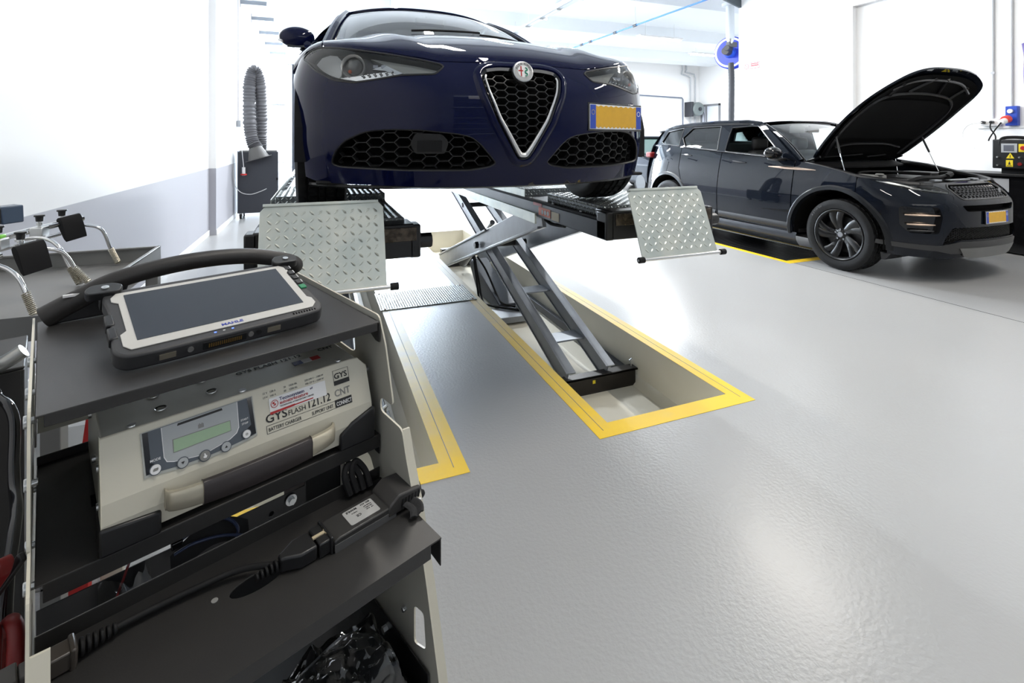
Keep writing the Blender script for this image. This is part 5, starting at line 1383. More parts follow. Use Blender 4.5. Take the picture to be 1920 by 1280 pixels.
    h = MB(); h.prism([(0.40, 1.051), (0.43, 1.051), (0.43, 1.08), (0.40, 1.10)], 0.370, 0.382, 'xz'); h.build('handle_bracket', M['satin_black'], ho, bevel=0.003)
    h = MB(); h.box((0.046, 0.368, 1.0975), (0.022, 0.006, 0.004), Matrix.Identity(4)); h.build('grip_slot', M['paper'], ho)
build_trolley()

def build_tablet():
    t = tthing('tablet', 'rugged black tablet with a light grey bezel propped on the trolley top', 'tablet', (0.22, 0.11, 1.05))
    ax = Vector((math.cos(0.023), math.sin(0.023), 0)); ay = Vector((-0.023, 0.970, 0.2436)); ay = (ay-ax*ax.dot(ay)).normalized(); W, D = 0.294, 0.185
    T = frame((0.080, 0.059, 1.074), ax, ay) @ Matrix.Diagonal((1, 1.055, 1, 1))
    body = [(0.012, 0), (0.05, -0.003), (W-0.05, -0.003), (W-0.012, 0), (W, 0.016), (W-0.002, 0.06), (W-0.006, 0.13), (W-0.002, 0.17), (W-0.012, D), (0.012, D), (0.002, 0.17), (0.006, 0.12), (0.002, 0.06), (0, 0.016)]
    b = MB(); b.prism(round_poly(body, 0.010, 4), -0.024, 0.0, 'xy', T); bo = b.build('casing', mat('tablet_rubber', (0.035, 0.035, 0.037), 0.5, bump=(400, 0.1, 0.0005)), t, bevel=0.0035, seg=3)
    bz = [(0.020, 0.012), (W-0.020, 0.012), (W-0.010, 0.024), (W-0.010, 0.040), (W-0.016, 0.047), (W-0.016, 0.140), (W-0.011, 0.148), (W-0.011, 0.160), (W-0.020, 0.172), (0.020, 0.172), (0.012, 0.160), (0.012, 0.148), (0.020, 0.140), (0.020, 0.060), (0.012, 0.052), (0.012, 0.024)]
    b = MB(); b.prism(bz, 0.0, 0.0016, 'xy', T); b.build('bezel', mat('bezel_grey', (0.52, 0.51, 0.48), 0.42), t, bevel=0.0006)
    b = MB(); b.span((0.029, 0.030, 0.0012), (W-0.029, 0.162, 0.0022), T); b.build('screen', M['screen'], t, smooth=False)
    b = MB(); b.prism([(0.102, 0.0302), (0.108, 0.0302), (0.0795, 0.1618), (0.076, 0.1618)], 0.00221, 0.00225, 'xy', T) if 0 else None
    text_mesh('maker_lettering', [('MAHLE', W*0.505-0.015, 0.0165, 0.0085, 2, 1.15)], mat('blue_ink', (0.03, 0.05, 0.35), 0.5), t, T @ Matrix.Translation((0, 0, 0.0018)))
    for k, (x, m) in enumerate(((0.122, M['ledblue']), (0.134, M['paper']), (0.146, M['ledblue']))):
        b = MB(); b.box((x, 0.0065, 0.0003), (0.003, 0.0016, 0.0008), T); b.build('status_light', m, t)
    # keys on the right edge
    for k in range(4):
        b = MB(); y = 0.158-k*0.019; b.box((W-0.0085, y, 0.0008), (0.010, 0.013, 0.003), T); ko = b.build('key', M['satin_black'], t, bevel=0.001)
        b = MB(); b.box((W-0.0035, y, 0.0026), (0.0012, 0.010, 0.0004), T); b.build('key_mark', M['paper'], ko)
    b = MB(); b.box((W-0.0085, 0.083, 0.0008), (0.011, 0.013, 0.003), T); b.build('green_key', M['green'], t, bevel=0.001)
    for k in range(9):
        b = MB(); b.box((W-0.055+k*0.0045, 0.0055, 0.0003), (0.0016, 0.004, 0.0008), T); b.build('speaker_slot', M['void'], t)
    for y in (0.062, 0.098):     # side port covers
        b = MB(); b.box((0.0045, y, -0.006), (0.011, 0.030, 0.015), T); b.build('port_cover', M['satin_black'], t, bevel=0.002)
    # front edge connectors
    for x in (0.060, 0.205):
        b = MB(); b.box((x, -0.0025, -0.012), (0.020, 0.004, 0.008), T); b.build('usb_port', mat('port_metal', (0.55, 0.50, 0.40), 0.3, 0.9), t)
    for x in (0.088, 0.170, 0.182):
        b = MB(); p0 = T @ Vector((x, 0.0, -0.011)); p1 = T @ Vector((x, -0.005, -0.011)); b.cyl(p0, p1, 0.004, n=14); b.build('round_port', M['satin_chrome'] if x != 0.182 else M['satin_black'], t)
    b = MB(); b.box((0.134, -0.003, -0.012), (0.060, 0.003, 0.012), T); co = b.build('dock_connector', M['matte_black'], t, bevel=0.001)
    b = MB()
    for k in range(16): b.box((0.134-0.022+k*0.0029, -0.0048, -0.012), (0.0016, 0.0006, 0.006), T)
    b.build('gold_contacts', M['gold'], co, smooth=False)
    for x in (0.006, W-0.004):
        b = MB(); cx = x; b.prism(round_poly([(cx-0.022, D-0.012), (cx+0.020, D-0.014), (cx+0.026, D+0.004), (cx+0.014, D+0.016), (cx-0.014, D+0.016), (cx-0.024, D+0.004)], 0.006, 4), -0.006, 0.0075, 'xy', T); c = b.build('corner_clamp', M['satin_black'], t, bevel=0.0015)
        b = MB(); b.cyl(T @ Vector((cx+0.002, D, 0.0075)), T @ Vector((cx+0.002, D, 0.010)), 0.0052, n=18); b.cyl(T @ Vector((cx+0.002, D, 0.010)), T @ Vector((cx+0.002, D, 0.0104)), 0.0022, n=6); b.build('clamp_screw', M['zinc'], c, bevel=0.0005)
        b = MB(); b.box((cx, D+0.002, -0.018), (0.010, 0.016, 0.022), T); b.build('clamp_foot', M['satin_black'], c, bevel=0.002)
    # stand under the raised rear edge
    b = MB()
    for x in (0.05, W-0.05): b.tube([T @ Vector((x, 0.15, -0.024)), T @ Vector((x, 0.165, -0.045)), Vector((*(T @ Vector((x, 0.17, -0.05))).xy, 1.053))], 0.004, 6)
    b.build('stand', M['satin_black'], t)
build_tablet()

def build_charger():
    t = tthing('battery_charger', 'cream and grey workshop battery charger with a carry handle on the second shelf', 'battery charger', (0.22, 0.12, 0.853))
    x0, x1 = 0.064, 0.424
    ex_, up = Vector((1, 0, 0)), Vector((0, 0.025, 0.067)).normalized()
    T = frame((0.064, 0.003, 0.915), ex_, up)
    # case: grey sheet-metal cover behind the cream front
    prof = [(0.004, 0.868), (0.004, 0.912), (0.028, 0.9845), (0.275, 0.9845), (0.275, 0.868)]
    b = MB(); b.prism(prof, x0, x1-0.012, 'yz')
    sh = [(x0, 0.868), (x0, 0.9845), (x1-0.012, 0.9845), (x1, 0.970), (x1, 0.868)]
    b2 = MB(); b2.prism([(p[0], p[1]) for p in sh], 0.030, 0.275, 'xz')
    cas = b2.build('case', mat('charger_cover_grey', (0.50, 0.49, 0.43), 0.33, 0.15, vary=(5, (0.54, 0.53, 0.47))), t, bevel=0.002)
    # front: lower vertical part and upper part leaning back, chamfered right shoulder
    f = MB()
    fx1 = x1+0.002; fx0 = x0-0.002
    lo_z, cr = 0.862, [(fx0, 0.938), (0.20, 0.902), (0.30, 0.898), (fx1, 0.905)]
    def yz(z): return 0.003+max(0, (z-0.915))*0.373
    vs = []
    N = 28
    for i in range(N+1):
        x = fx0+(fx1-fx0)*i/N
        zt = 0.987 if x < x1-0.012 else 0.987-(x-(x1-0.012))*1.15
        # crease height falls towards the middle
        zc = 0.915
        vs += [(x, 0.004, lo_z), (x, 0.000, 0.89), (x, 0.003, zc), (x, yz(zt), zt), (x, 0.034, zt), (x, 0.034, lo_z)]
    fs = [(i*6+k, (i+1)*6+k, (i+1)*6+k+1, i*6+k+1) for i in range(N) for k in range(5)]
    fs += [(5, 4, 3, 2, 1, 0), tuple(N*6+k for k in range(6))]
    f.add(vs, fs); fr = f.build('front_housing', mat('charger_cream', (0.62, 0.59, 0.49), 0.42), t, bevel=0.0012, sharp=8)
    # dark corner feet
    for a, c, zt in ((fx0-0.002, fx0+0.062, 0.888), (fx1-0.058, fx1+0.004, 0.896)):
        b = MB(); s = 1 if a < 0.2 else -1
        pr = [(a, 0.8535), (c, 0.8535), (c, zt-0.006), (a, zt+0.0)] if s > 0 else [(a, 0.8535), (c, 0.8535), (c, zt+0.012), (a+0.020, zt-0.002), (a, zt-0.016)]
        b.prism(pr, -0.004, 0.05, 'xz'); b.build('corner_foot', M['satin_black'], t, bevel=0.003)
    b = MB(); b.span((fx0+0.03, 0.20, 0.8535), (fx1-0.03, 0.27, 0.868)); b.build('rear_foot', M['satin_black'], t)
    # control panel, in the plane of the leaning front
    def flat(name, poly, h, m, par, r=0.0, z0=0.0):
        b = MB(); b.prism(round_poly(poly, r, 4) if r else poly, z0, h, 'xy', T); return b.build(name, m, par, smooth=False)
    arc = lambda xa, xb, ym, dip: [(xa+(xb-xa)*k/16, ym-dip*math.sin(PI*k/16)) for k in range(17)]
    pan = flat('control_panel', [(0.040, 0.068), (0.0425, 0.012)]+arc(0.0425, 0.1795, 0.0135, 0.0055)[1:-1]+[(0.1795, 0.014), (0.1775, 0.0695)], 0.0012, mat('panel_edge', (0.40, 0.41, 0.38), 0.4), t)
    flat('panel_slate', [(0.042, 0.067), (0.0445, 0.0155)]+arc(0.0445, 0.1780, 0.0165, 0.0050)[1:-1]+[(0.1780, 0.0170), (0.1760, 0.0685)], 0.0014, M['slate'], pan, 0, 0.0002)
    flat('panel_dark_edge', [(0.042, 0.067), (0.0445, 0.016), (0.060, 0.0145), (0.060, 0.022), (0.050, 0.0285), (0.0480, 0.0665)], 0.0016, M['gloss_black'], pan, 0, 0.0002)
    flat('panel_dark_edge', [(0.1700, 0.068), (0.1725, 0.031), (0.163, 0.025), (0.166, 0.016), (0.1778, 0.0175), (0.1758, 0.068)], 0.0016, M['gloss_black'], pan, 0, 0.0002)
    inner = [(0.0635, 0.0665)]+[(0.0650+0.0*k, 0.030) for k in range(1)]+[(0.068, 0.0235), (0.076, 0.0205), (0.11, 0.0155), (0.143, 0.0225), (0.152, 0.0275), (0.1555, 0.034), (0.1560, 0.0680)]
    flat('panel_rim_line', [(p[0]+(0.0008 if p[0] > 0.11 else -0.0008), p[1]-(0.0008 if p[1] < 0.06 else 0)) for p in inner], 0.0018, M['paper'], pan, 0, 0.0002)
    flat('panel_face', inner, 0.0020, M['panelgrey'], pan, 0, 0.0002)
    flat('vent_bar', [(0.081, 0.0625), (0.082, 0.0655), (0.136, 0.0665), (0.137, 0.0635)], 0.0022, M['ink'], pan)
    flat('battery_icon', [(0.1055, 0.0500), (0.1125, 0.0500), (0.1125, 0.0550), (0.1112, 0.0550), (0.1112, 0.0562), (0.1098, 0.0562), (0.1098, 0.0550), (0.1080, 0.0550), (0.1080, 0.0562), (0.1066, 0.0562), (0.1066, 0.0550), (0.1055, 0.0550)], 0.0022, M['greyink'], pan)
    l = flat('display', [(0.0750, 0.0305), (0.1458, 0.0325), (0.1456, 0.0468), (0.0750, 0.0475)], 0.0023, M['greyink'], pan)
    flat('display_glass', [(0.0758, 0.0315), (0.1450, 0.0332), (0.1448, 0.0460), (0.0758, 0.0467)], 0.0026, M['lcd'], l)
    for nm, x, y, r, m in (('mode_button', 0.0545, 0.0190, 0.0062, M['paper']), ('down_button', 0.0850, 0.0150, 0.0064, M['panelgrey']), ('select_button', 0.1110, 0.0132, 0.0066, M['greyink']), ('up_button', 0.1375, 0.0145, 0.0062, M['panelgrey']), ('start_button', 0.1650, 0.0210, 0.0056, M['paper'])):
        b = MB(); b.cyl((x, y, 0.002), (x, y, 0.0028), r*1.12, n=28, T=T); rg = b.build('button_ring', M['slate'], pan)
        b = MB(); b.cyl((x, y, 0.002), (x, y, 0.0040), r, r*0.92, n=28, T=T); b.build(nm, m, pan, sharp=30)
    flat('down_mark', [(0.0830, 0.0165), (0.0870, 0.0165), (0.0850, 0.0132)], 0.0044, M['ink'], pan); flat('up_mark', [(0.1357, 0.0133), (0.1393, 0.0133), (0.1375, 0.0163)], 0.0044, M['ink'], pan)
    flat('mode_mark', [(0.0518, 0.0174), (0.0565, 0.0174), (0.0575, 0.0186), (0.0575, 0.0207), (0.0528, 0.0207), (0.0518, 0.0195)], 0.0044, M['greyink'], pan)
    b = MB(); b.lathe([(0.0010, 0), (0.0016, 0), (0.0016, 0.0006), (0.0010, 0.0006)], n=16, T=T @ Matrix.Translation((0.165, 0.021, 0.0039)), close=True); b.build('start_mark', M['greyink'], pan)
    flat('select_mark', [(0.1085, 0.0125), (0.1100, 0.0105), (0.1125, 0.0105), (0.1135, 0.0130), (0.1120, 0.0140), (0.1112, 0.0165), (0.1102, 0.0165), (0.1100, 0.0132)], 0.0044, M['paper'], pan)
    Tt = T @ Matrix.Translation((0, 0, 0.0016))
    text_mesh('white_lettering', [('MODE', 0.0490, 0.0290, 0.0042, 1, 1.0), ('START', 0.1590, 0.0400, 0.0036, 1, 1.0), ('STOP', 0.1600, 0.0345, 0.0036, 1, 1.0), ('CONNECT', 0.3015, 0.0120, 0.0086, 1, 0.62)], M['paper'], t, T @ Matrix.Translation((0, 0, 0.0019)))
    b = flat('connect_bar', [(0.2998, 0.0095), (0.3290, 0.0095), (0.3290, 0.0215), (0.2998, 0.0215)], 0.0004, M['ink'], t)
    def line(xa, ya, xb, yb, w=0.0005): return [(xa, ya), (xb, ya), (xb, yb), (xa, yb)]
    bx = MB()
    for q in (line(0.193, 0.0205, 0.300, 0.0210), line(0.193, 0.0095, 0.300, 0.0100), line(0.193, 0.0095, 0.1935, 0.0210), line(0.3025, 0.0665, 0.3295, 0.0670), line(0.3025, 0.0435, 0.3030, 0.0670), line(0.3290, 0.0435, 0.3295, 0.0670)):
        bx.prism(q, 0, 0.0005, 'xy', T)
    bx.build('frame_lines', M['ink'], t, smooth=False)
    flat('logo_bar', [(0.3030, 0.0435), (0.3290, 0.0435), (0.3290, 0.0505), (0.3030, 0.0505)], 0.0006, M['ink'], t)
    text_mesh('black_lettering', [('SELECT', 0.1035, 0.0245, 0.0040, 1, 0.95), ('GYS', 0.1925, 0.0245, 0.0165, 1, 1.08), ('FLASH', 0.2255, 0.0245, 0.0105, 0, 0.95), ('121.12', 0.2550, 0.0245, 0.0170, 1, 0.84), ('BATTERY CHARGER', 0.1955, 0.0123, 0.0072, 0, 0.76), ('SUPPORT UNIT', 0.2610, 0.0123, 0.0072, 0, 0.72), ('GYS', 0.3038, 0.0535, 0.0120, 2, 1.05)], M['ink'], t, T @ Matrix.Translation((0, 0, 0.0004)))
    text_mesh('grey_lettering', [('CNT', 0.3010, 0.0262, 0.0150, 1, 0.86), ('12 V   128 A', 0.1920, 0.0655, 0.0042, 0, 0.9), ('20    1500 Ah', 0.2230, 0.0655, 0.0042, 0, 0.9), ('220-240 V ~ 2400 W', 0.2560, 0.0650, 0.0042, 0, 0.85),
        ('12 V   108 A', 0.1920, 0.0595, 0.0042, 0, 0.9), ('20    1200 Ah', 0.2230, 0.0598, 0.0042, 0, 0.9), ('100-127 V ~ 1500 W', 0.2560, 0.0595, 0.0042, 0, 0.85)], M['greyink'], t, T @ Matrix.Translation((0, 0, 0.0004)))
    st = flat('dealer_sticker', [(0.2000, 0.0345), (0.2885, 0.0345), (0.2880, 0.0570), (0.2000, 0.0575)], 0.0009, M['paper'], t)
    text_mesh('sticker_lettering', [('Tecnosystem', 0.2150, 0.0500, 0.0072, 1, 1.0), ('srl', 0.2625, 0.0510, 0.0045, 1, 1.0)], mat('navy_ink', (0.04, 0.04, 0.14), 0.5), st, T @ Matrix.Translation((0, 0, 0.0012)))
    text_mesh('sticker_red_lettering', [('autoattrezzature', 0.2150, 0.0448, 0.0068, 1, 0.95)], M['red'], st, T @ Matrix.Translation((0, 0, 0.0012)))
    text_mesh('sticker_small_lettering', [('TECNOLOGIE, ATTREZZATURE E SERVIZI', 0.2150, 0.0410, 0.0030, 0, 0.95)], M['ink'], st, T @ Matrix.Translation((0, 0, 0.0012)))
    b = MB(); b.prism([(0.2000, 0.0345), (0.2360, 0.0355), (0.2375, 0.0385), (0.2000, 0.0380)], 0.0009, 0.0013, 'xy', T); b.prism([(0.2360, 0.0360), (0.2660, 0.0365), (0.2660, 0.0380), (0.2370, 0.0378)], 0.0009, 0.0013, 'xy', T); b.build('red_stripe', M['red'], st, smooth=False)
    b = MB(); b.lathe([(0.0048, 0), (0.0056, 0), (0.0056, 0.0004), (0.0048, 0.0004)], n=24, T=T @ Matrix.Translation((0.2075, 0.0480, 0.0010)), close=True); b.prism([(0.2050, 0.0455), (0.2090, 0.0455), (0.2095, 0.0480), (0.2065, 0.0490), (0.2095, 0.0510), (0.2050, 0.0510), (0.2045, 0.0485), (0.2078, 0.0472)], 0.0009, 0.0013, 'xy', T); b.build('sticker_logo', M['red'], st, smooth=False)
    # carry handle
    hp = []
    for k in range(25):
        u = k/24; x = 0.128+0.230*u; hp.append((x, u))
    def hbar(name, u0, u1, m, wob):
        b = MB(); n = 14; vs = []
        for i in range(n+1):
            u = u0+(u1-u0)*i/n; x = 0.127+0.228*u
            out = 0.004+0.030*math.sin(PI*min(1, max(0, u)))**0.45
            zc = 0.896+0.004*math.sin(PI*u) if 1 else 0
            hh = 0.0125+0.002*math.sin(PI*u); th = 0.0065
            y = 0.0-out
            for (dy, dz) in ((-th, -hh*0.7), (-th, hh*0.7), (-th*0.5, hh), (th*0.5, hh), (th, hh*0.7), (th, -hh*0.7), (th*0.5, -hh), (-th*0.5, -hh)):
                vs.append((x, y+dy*wob, zc+dz*wob))
        fs = [(i*8+k, i*8+(k+1) % 8, (i+1)*8+(k+1) % 8, (i+1)*8+k) for i in range(n) for k in range(8)]+[tuple(range(8)), tuple(n*8+7-k for k in range(8))]
        b.add(vs, fs); return b.build(name, m, ho_par, bevel=0.001, sharp=50)
    ho_par = t
    h0 = hbar('carry_handle', 0.17, 0.80, mat('handle_grip', (0.030, 0.024, 0.024), 0.42), 1.12)
    ho_par = h0
    hbar('handle_end', 0.0, 0.17, M['champagne'], 1.0); hbar('handle_end', 0.80, 1.0, M['champagne'], 1.0)
    # rivets on the cover, flag sticker and the overhead lettering
    for (x, y) in ((0.097, 0.045), (0.233, 0.045), (0.385, 0.045)):
        b = MB(); b.cyl((x, y, 0.984), (x, y, 0.986), 0.0058, 0.005, n=16); b.build('cover_screw', M['zinc'], cas)
    for (x, y) in ((0.131, 0.12), (0.133, 0.070), (0.198, 0.075), (0.195, 0.125)):
        b = MB(); b.lathe([(0.0052, 0), (0.0072, 0.0012), (0.0076, 0.0006), (0.0078, 0)], c=(x, y, 0.9845), n=20); b.build('louvre_ring', M['zinc'], cas)
    for x0_, m in ((0.322, mat('flag_blue', (0.01, 0.015, 0.12), 0.4)), (0.337, M['paper']), (0.352, M['red'])):
        b = MB(); b.span((x0_, 0.075, 0.9848), (x0_+0.015, 0.090, 0.9852)); b.build('flag_stripe', m, cas, smooth=False)
    b = MB(); b.span((0.13, 0.150, 0.9848), (0.19, 0.158, 0.9851)); b.build('cover_label', M['greyink'], cas, smooth=False)
    text_mesh('cover_lettering', [('GYS FLASH 121.12', 0.24, 0.105, 0.014, 1, 0.95), ('CNT', 0.375, 0.105, 0.014, 1, 0.95)], M['ink'], cas, frame((0, 0, 0.9850), (1, 0, 0), (0, 1, 0)))
    for (y, z) in ((0.04, 0.945), (0.04, 0.895), (0.12, 0.92), (0.2, 0.95)):
        b = MB(); b.cyl((x0, y, z), (x0-0.004, y, z), 0.005, n=14); b.build('side_screw', M['zinc'], cas)
build_charger()

def build_adapter():
    t = tthing('power_adapter', 'black power adapter with a white rating label lying on the trolley shelf', 'power adapter', (0.36, -0.07, 0.78))
    ax = Vector((0.136, 0.004, 0)).normalized(); T = frame((0.313, -0.106, 0.780), ax, (0.04, 1, 0))
    b = MB(); b.prism([(0.0, 0), (0.098, 0), (0.098, 0.018), (0.008, 0.018), (0.0, 0.016)], 0.0, 0.048, 'xz', T); body = b.build('adapter_body', mat('adapter_plastic', (0.030, 0.029, 0.028), 0.42), t, bevel=0.002)
    b = MB(); b.prism([(0.0, 0.0), (0.10, 0.0), (0.10, 0.010), (0.0, 0.011)], -0.0012, 0.0, 'xz', T); b.build('grey_side_band', mat('band_grey', (0.12, 0.12, 0.12), 0.4, 0.3), t)
    b = MB(); b.prism(round_poly([(0.085, 0.004), (0.140, 0.004), (0.146, 0.016), (0.146, 0.026), (0.105, 0.031), (0.088, 0.020)], 0.004, 3), -0.002, 0.054, 'xz', T); hd = b.build('adapter_head', mat('adapter_head_plastic', (0.038, 0.036, 0.035), 0.45), t, bevel=0.003)
    b = MB()
    for k in range(6): b.prism([(0.108+k*0.006, 0.006), (0.111+k*0.006, 0.006), (0.113+k*0.006, 0.022), (0.110+k*0.006, 0.022)], -0.0028, -0.0018, 'xz', T)
    b.build('grip_ribs', M['matte_black'], hd)
    b = MB(); b.prism(round_poly([(0.030, 0.008), (0.078, 0.008), (0.078, 0.041), (0.030, 0.041)], 0.003, 3), 0.018, 0.0184, 'xy', T); lb = b.build('rating_label', mat('silver_label', (0.42, 0.42, 0.41), 0.4), t)
    TL = T @ Matrix.Translation((0.076, 0.0395, 0.0186)) @ Matrix.Rotation(PI, 4, 'Z')
    text_mesh('rating_lettering', [('SDL A24', 0.002, 0.001, 0.0042, 1, 1), ('Model: SW', 0.002, 0.0075, 0.003, 0, 1), ('100-240V~', 0.002, 0.0115, 0.003, 0, 1), ('12V  5.0A', 0.002, 0.0155, 0.003, 0, 1), ('CE', 0.024, 0.017, 0.0065, 1, 1), ('MAHLE', 0.024, 0.0015, 0.0055, 1, 1), ('made in', 0.026, 0.0095, 0.003, 0, 1)], M['ink'], lb, TL)
    # plug, coupler and the long lead to the second plug
    b = MB(); b.box((-0.010, 0.024, 0.011), (0.020, 0.040, 0.020), T); c1 = b.build('coupler', M['satin_black'], t, bevel=0.002)
    b = MB(); b.box((-0.003, 0.024, 0.011), (0.004, 0.046, 0.025), T); b.build('coupler_collar', M['satin_black'], c1, bevel=0.0015)
    b = MB(); b.box((-0.013, 0.022, 0.0215), (0.020, 0.005, 0.002), T); b.box((-0.004, 0.022, 0.0215), (0.003, 0.010, 0.002), T); b.build('cream_latch', mat('latch_cream', (0.50, 0.42, 0.28), 0.5), c1)
    b = MB(); b.prism([(-0.022, 0.006), (-0.022, 0.042), (-0.045, 0.042), (-0.062, 0.032), (-0.068, 0.030), (-0.068, 0.018), (-0.062, 0.016), (-0.045, 0.006)], 0.001, 0.021, 'xy', T); pl = b.build('mains_plug', M['satin_black'], t, bevel=0.003, seg=3)
    for k in range(5):
        b = MB(); b.cyl(T @ Vector((-0.071-k*0.006, 0.024, 0.011)), T @ Vector((-0.074-k*0.006, 0.024, 0.011)), 0.0075-0.0006*k, n=14); b.build('strain_relief', M['rubber'], pl, bevel=0.0008)
    s = T @ Vector((-0.068, 0.024, 0.011))
    path = smooth_path([tuple(s), (0.205, -0.056, 0.790), (0.15, -0.044, 0.788), (0.10, -0.040, 0.788), (0.070, -0.041, 0.789)], 10)
    b = MB(); b.tube(path, 0.0042, 12); b.build('mains_lead', M['rubber'], t)
    d = (Vector((0.070, -0.041, 0.789))-Vector((0.10, -0.039, 0.788))).normalized()
    T2 = frame((0.076, -0.041, 0.789), d, (0, 0, 1))
    for k in range(6):
        b = MB(); b.cyl((0.002+k*0.006, 0, 0), (0.0055+k*0.006, 0, 0), 0.0066+0.0006*k, n=14, T=T2); b.build('lead_strain_relief', M['rubber'], t, bevel=0.0008)
    b = MB(); b.box((0.062, 0, 0), (0.048, 0.020, 0.024), T2); b.box((0.042, 0, 0), (0.006, 0.024, 0.028), T2); b.box((0.094, 0, 0), (0.016, 0.024, 0.030), T2); b.build('lead_connector', mat('connector_brown_black', (0.045, 0.038, 0.032), 0.4), t, bevel=0.002)
    # velcro strap and tie hanging at the head
    b = MB(); b.grid(lambda u, v: T @ Vector((0.108+0.022*u+0.006*math.sin(3*v), -0.006-0.022*v, 0.014-0.010*v+0.002*math.sin(9*u))), 8, 6); b.build('woven_strap', mat('woven_black', (0.016, 0.016, 0.017), 0.85, bump=(900, 0.8, 0.001)), t, solid=0.003)
    b = MB(); b.sphere(tuple(T @ Vector((0.146, 0.004, 0.008))), 0.009, 12, 8, (1.2, 0.8, 0.8)); b.tube(smooth_path([T @ Vector(p) for p in ((0.148, 0.030, 0.026), (0.153, 0.016, 0.020), (0.150, 0.004, 0.010))], 5), 0.0016, 6); b.build('strap_knot', M['rubber'], t)
    b = MB(); b.box((0.132, -0.010, 0.012), (0.016, 0.004, 0.002), T); b.build('white_tag', M['paper'], t)
    b = MB()
    for k in range(2): b.tube(smooth_path([(0.378+0.012*k, -0.018, 0.785), (0.374+0.012*k, -0.005, 0.812), (0.386+0.012*k, 0.004, 0.822), (0.398+0.012*k, -0.006, 0.806), (0.400+0.012*k, -0.02, 0.785)], 6), 0.0055, 8)
    b.build('cable_loop', M['matte_black'], t)
build_adapter()

def build_small():
    # transparent sleeve with a red edge standing in the bin
    t = tthing('document_sleeve', 'clear plastic sleeve with a red edge leaning in the trolley bin', 'plastic sleeve', (0.10, 0.02, 0.70))
    b = MB(); b.grid(lambda u, v: Vector((0.062+0.060*u+0.01*math.sin(4*u)*v, 0.018+0.03*v+0.004*math.sin(7*u+3*v), 0.70+0.100*v+0.035*u*v)), 14, 10); b.build('sleeve', M['film'], t)
    b = MB(); b.tube([(0.066, 0.018, 0.70), (0.072, 0.030, 0.75), (0.098, 0.048, 0.808), (0.112, 0.049, 0.825)], 0.0016, 6); b.build('red_edge', M['darkred'], t)
    # thin cables coiled in the bin
    t = tthing('usb_cable', 'thin dark blue cable looped in the black trolley bin', 'cable', (0.20, 0.03, 0.70))
    b = MB(); b.tube(smooth_path([(0.142, 0.030, 0.802), (0.150, 0.034, 0.806), (0.178, 0.032, 0.815), (0.205, 0.030, 0.812), (0.222, 0.026, 0.790), (0.214, 0.024, 0.765), (0.205, 0.022, 0.74)], 8), 0.0024, 8); b.tube(smooth_path([(0.142, 0.026, 0.796), (0.165, 0.024, 0.800), (0.20, 0.024, 0.792), (0.235, 0.020, 0.775), (0.25, 0.018, 0.76)], 8), 0.0020, 8)
    b.build('cable', mat('navy_cable', (0.02, 0.03, 0.07), 0.3), t)
    b = MB(); b.box((0.146, 0.030, 0.806), (0.014, 0.008, 0.010)); b.build('usb_plug', M['gloss_black'], t, bevel=0.0015)
    b = MB(); b.grid(lambda u, v: Vector((0.140+0.10*u, 0.030+0.012*v, 0.755+0.025*math.sin(PI*u)+0.03*v)), 12, 3); b.build('cable_cover', M['matte_black'], t, solid=0.002)
    # item wrapped in crinkled film on the bottom shelf
    t = tthing('wrapped_parcel', 'black item in crinkled clear film on the lowest trolley shelf', 'package', (0.33, -0.09, 0.502))
    b = MB(); b.prism(round_poly([(0.245, -0.145), (0.395, -0.145), (0.405, -0.06), (0.365, -0.020), (0.27, -0.04)], 0.02, 4), 0.503, 0.575, 'xy'); b.build('item', mat('parcel_dark', (0.03, 0.032, 0.034), 0.5), t, bevel=0.008, seg=3)
    random.seed(3)
    def crinkle(u, v):
        x = 0.235+0.19*u; y = -0.152+0.145*v*(0.75+0.25*math.sin(PI*u)); e = min(u, 1-u, v, 1-v)
        z = 0.512+0.078*min(1, e*7)
        n = noise.noise(Vector((u*5, v*6, 0.3)))*0.016+noise.noise(Vector((u*13, v*11, 4.0)))*0.006
        n2 = noise.noise(Vector((u*7, v*8, 9.0)))*0.010
        return Vector((x+n2, y+n2*0.6, z+n))
    b = MB(); b.grid(crinkle, 60, 46); b.build('film', M['film'], t, sharp=25)
build_small()
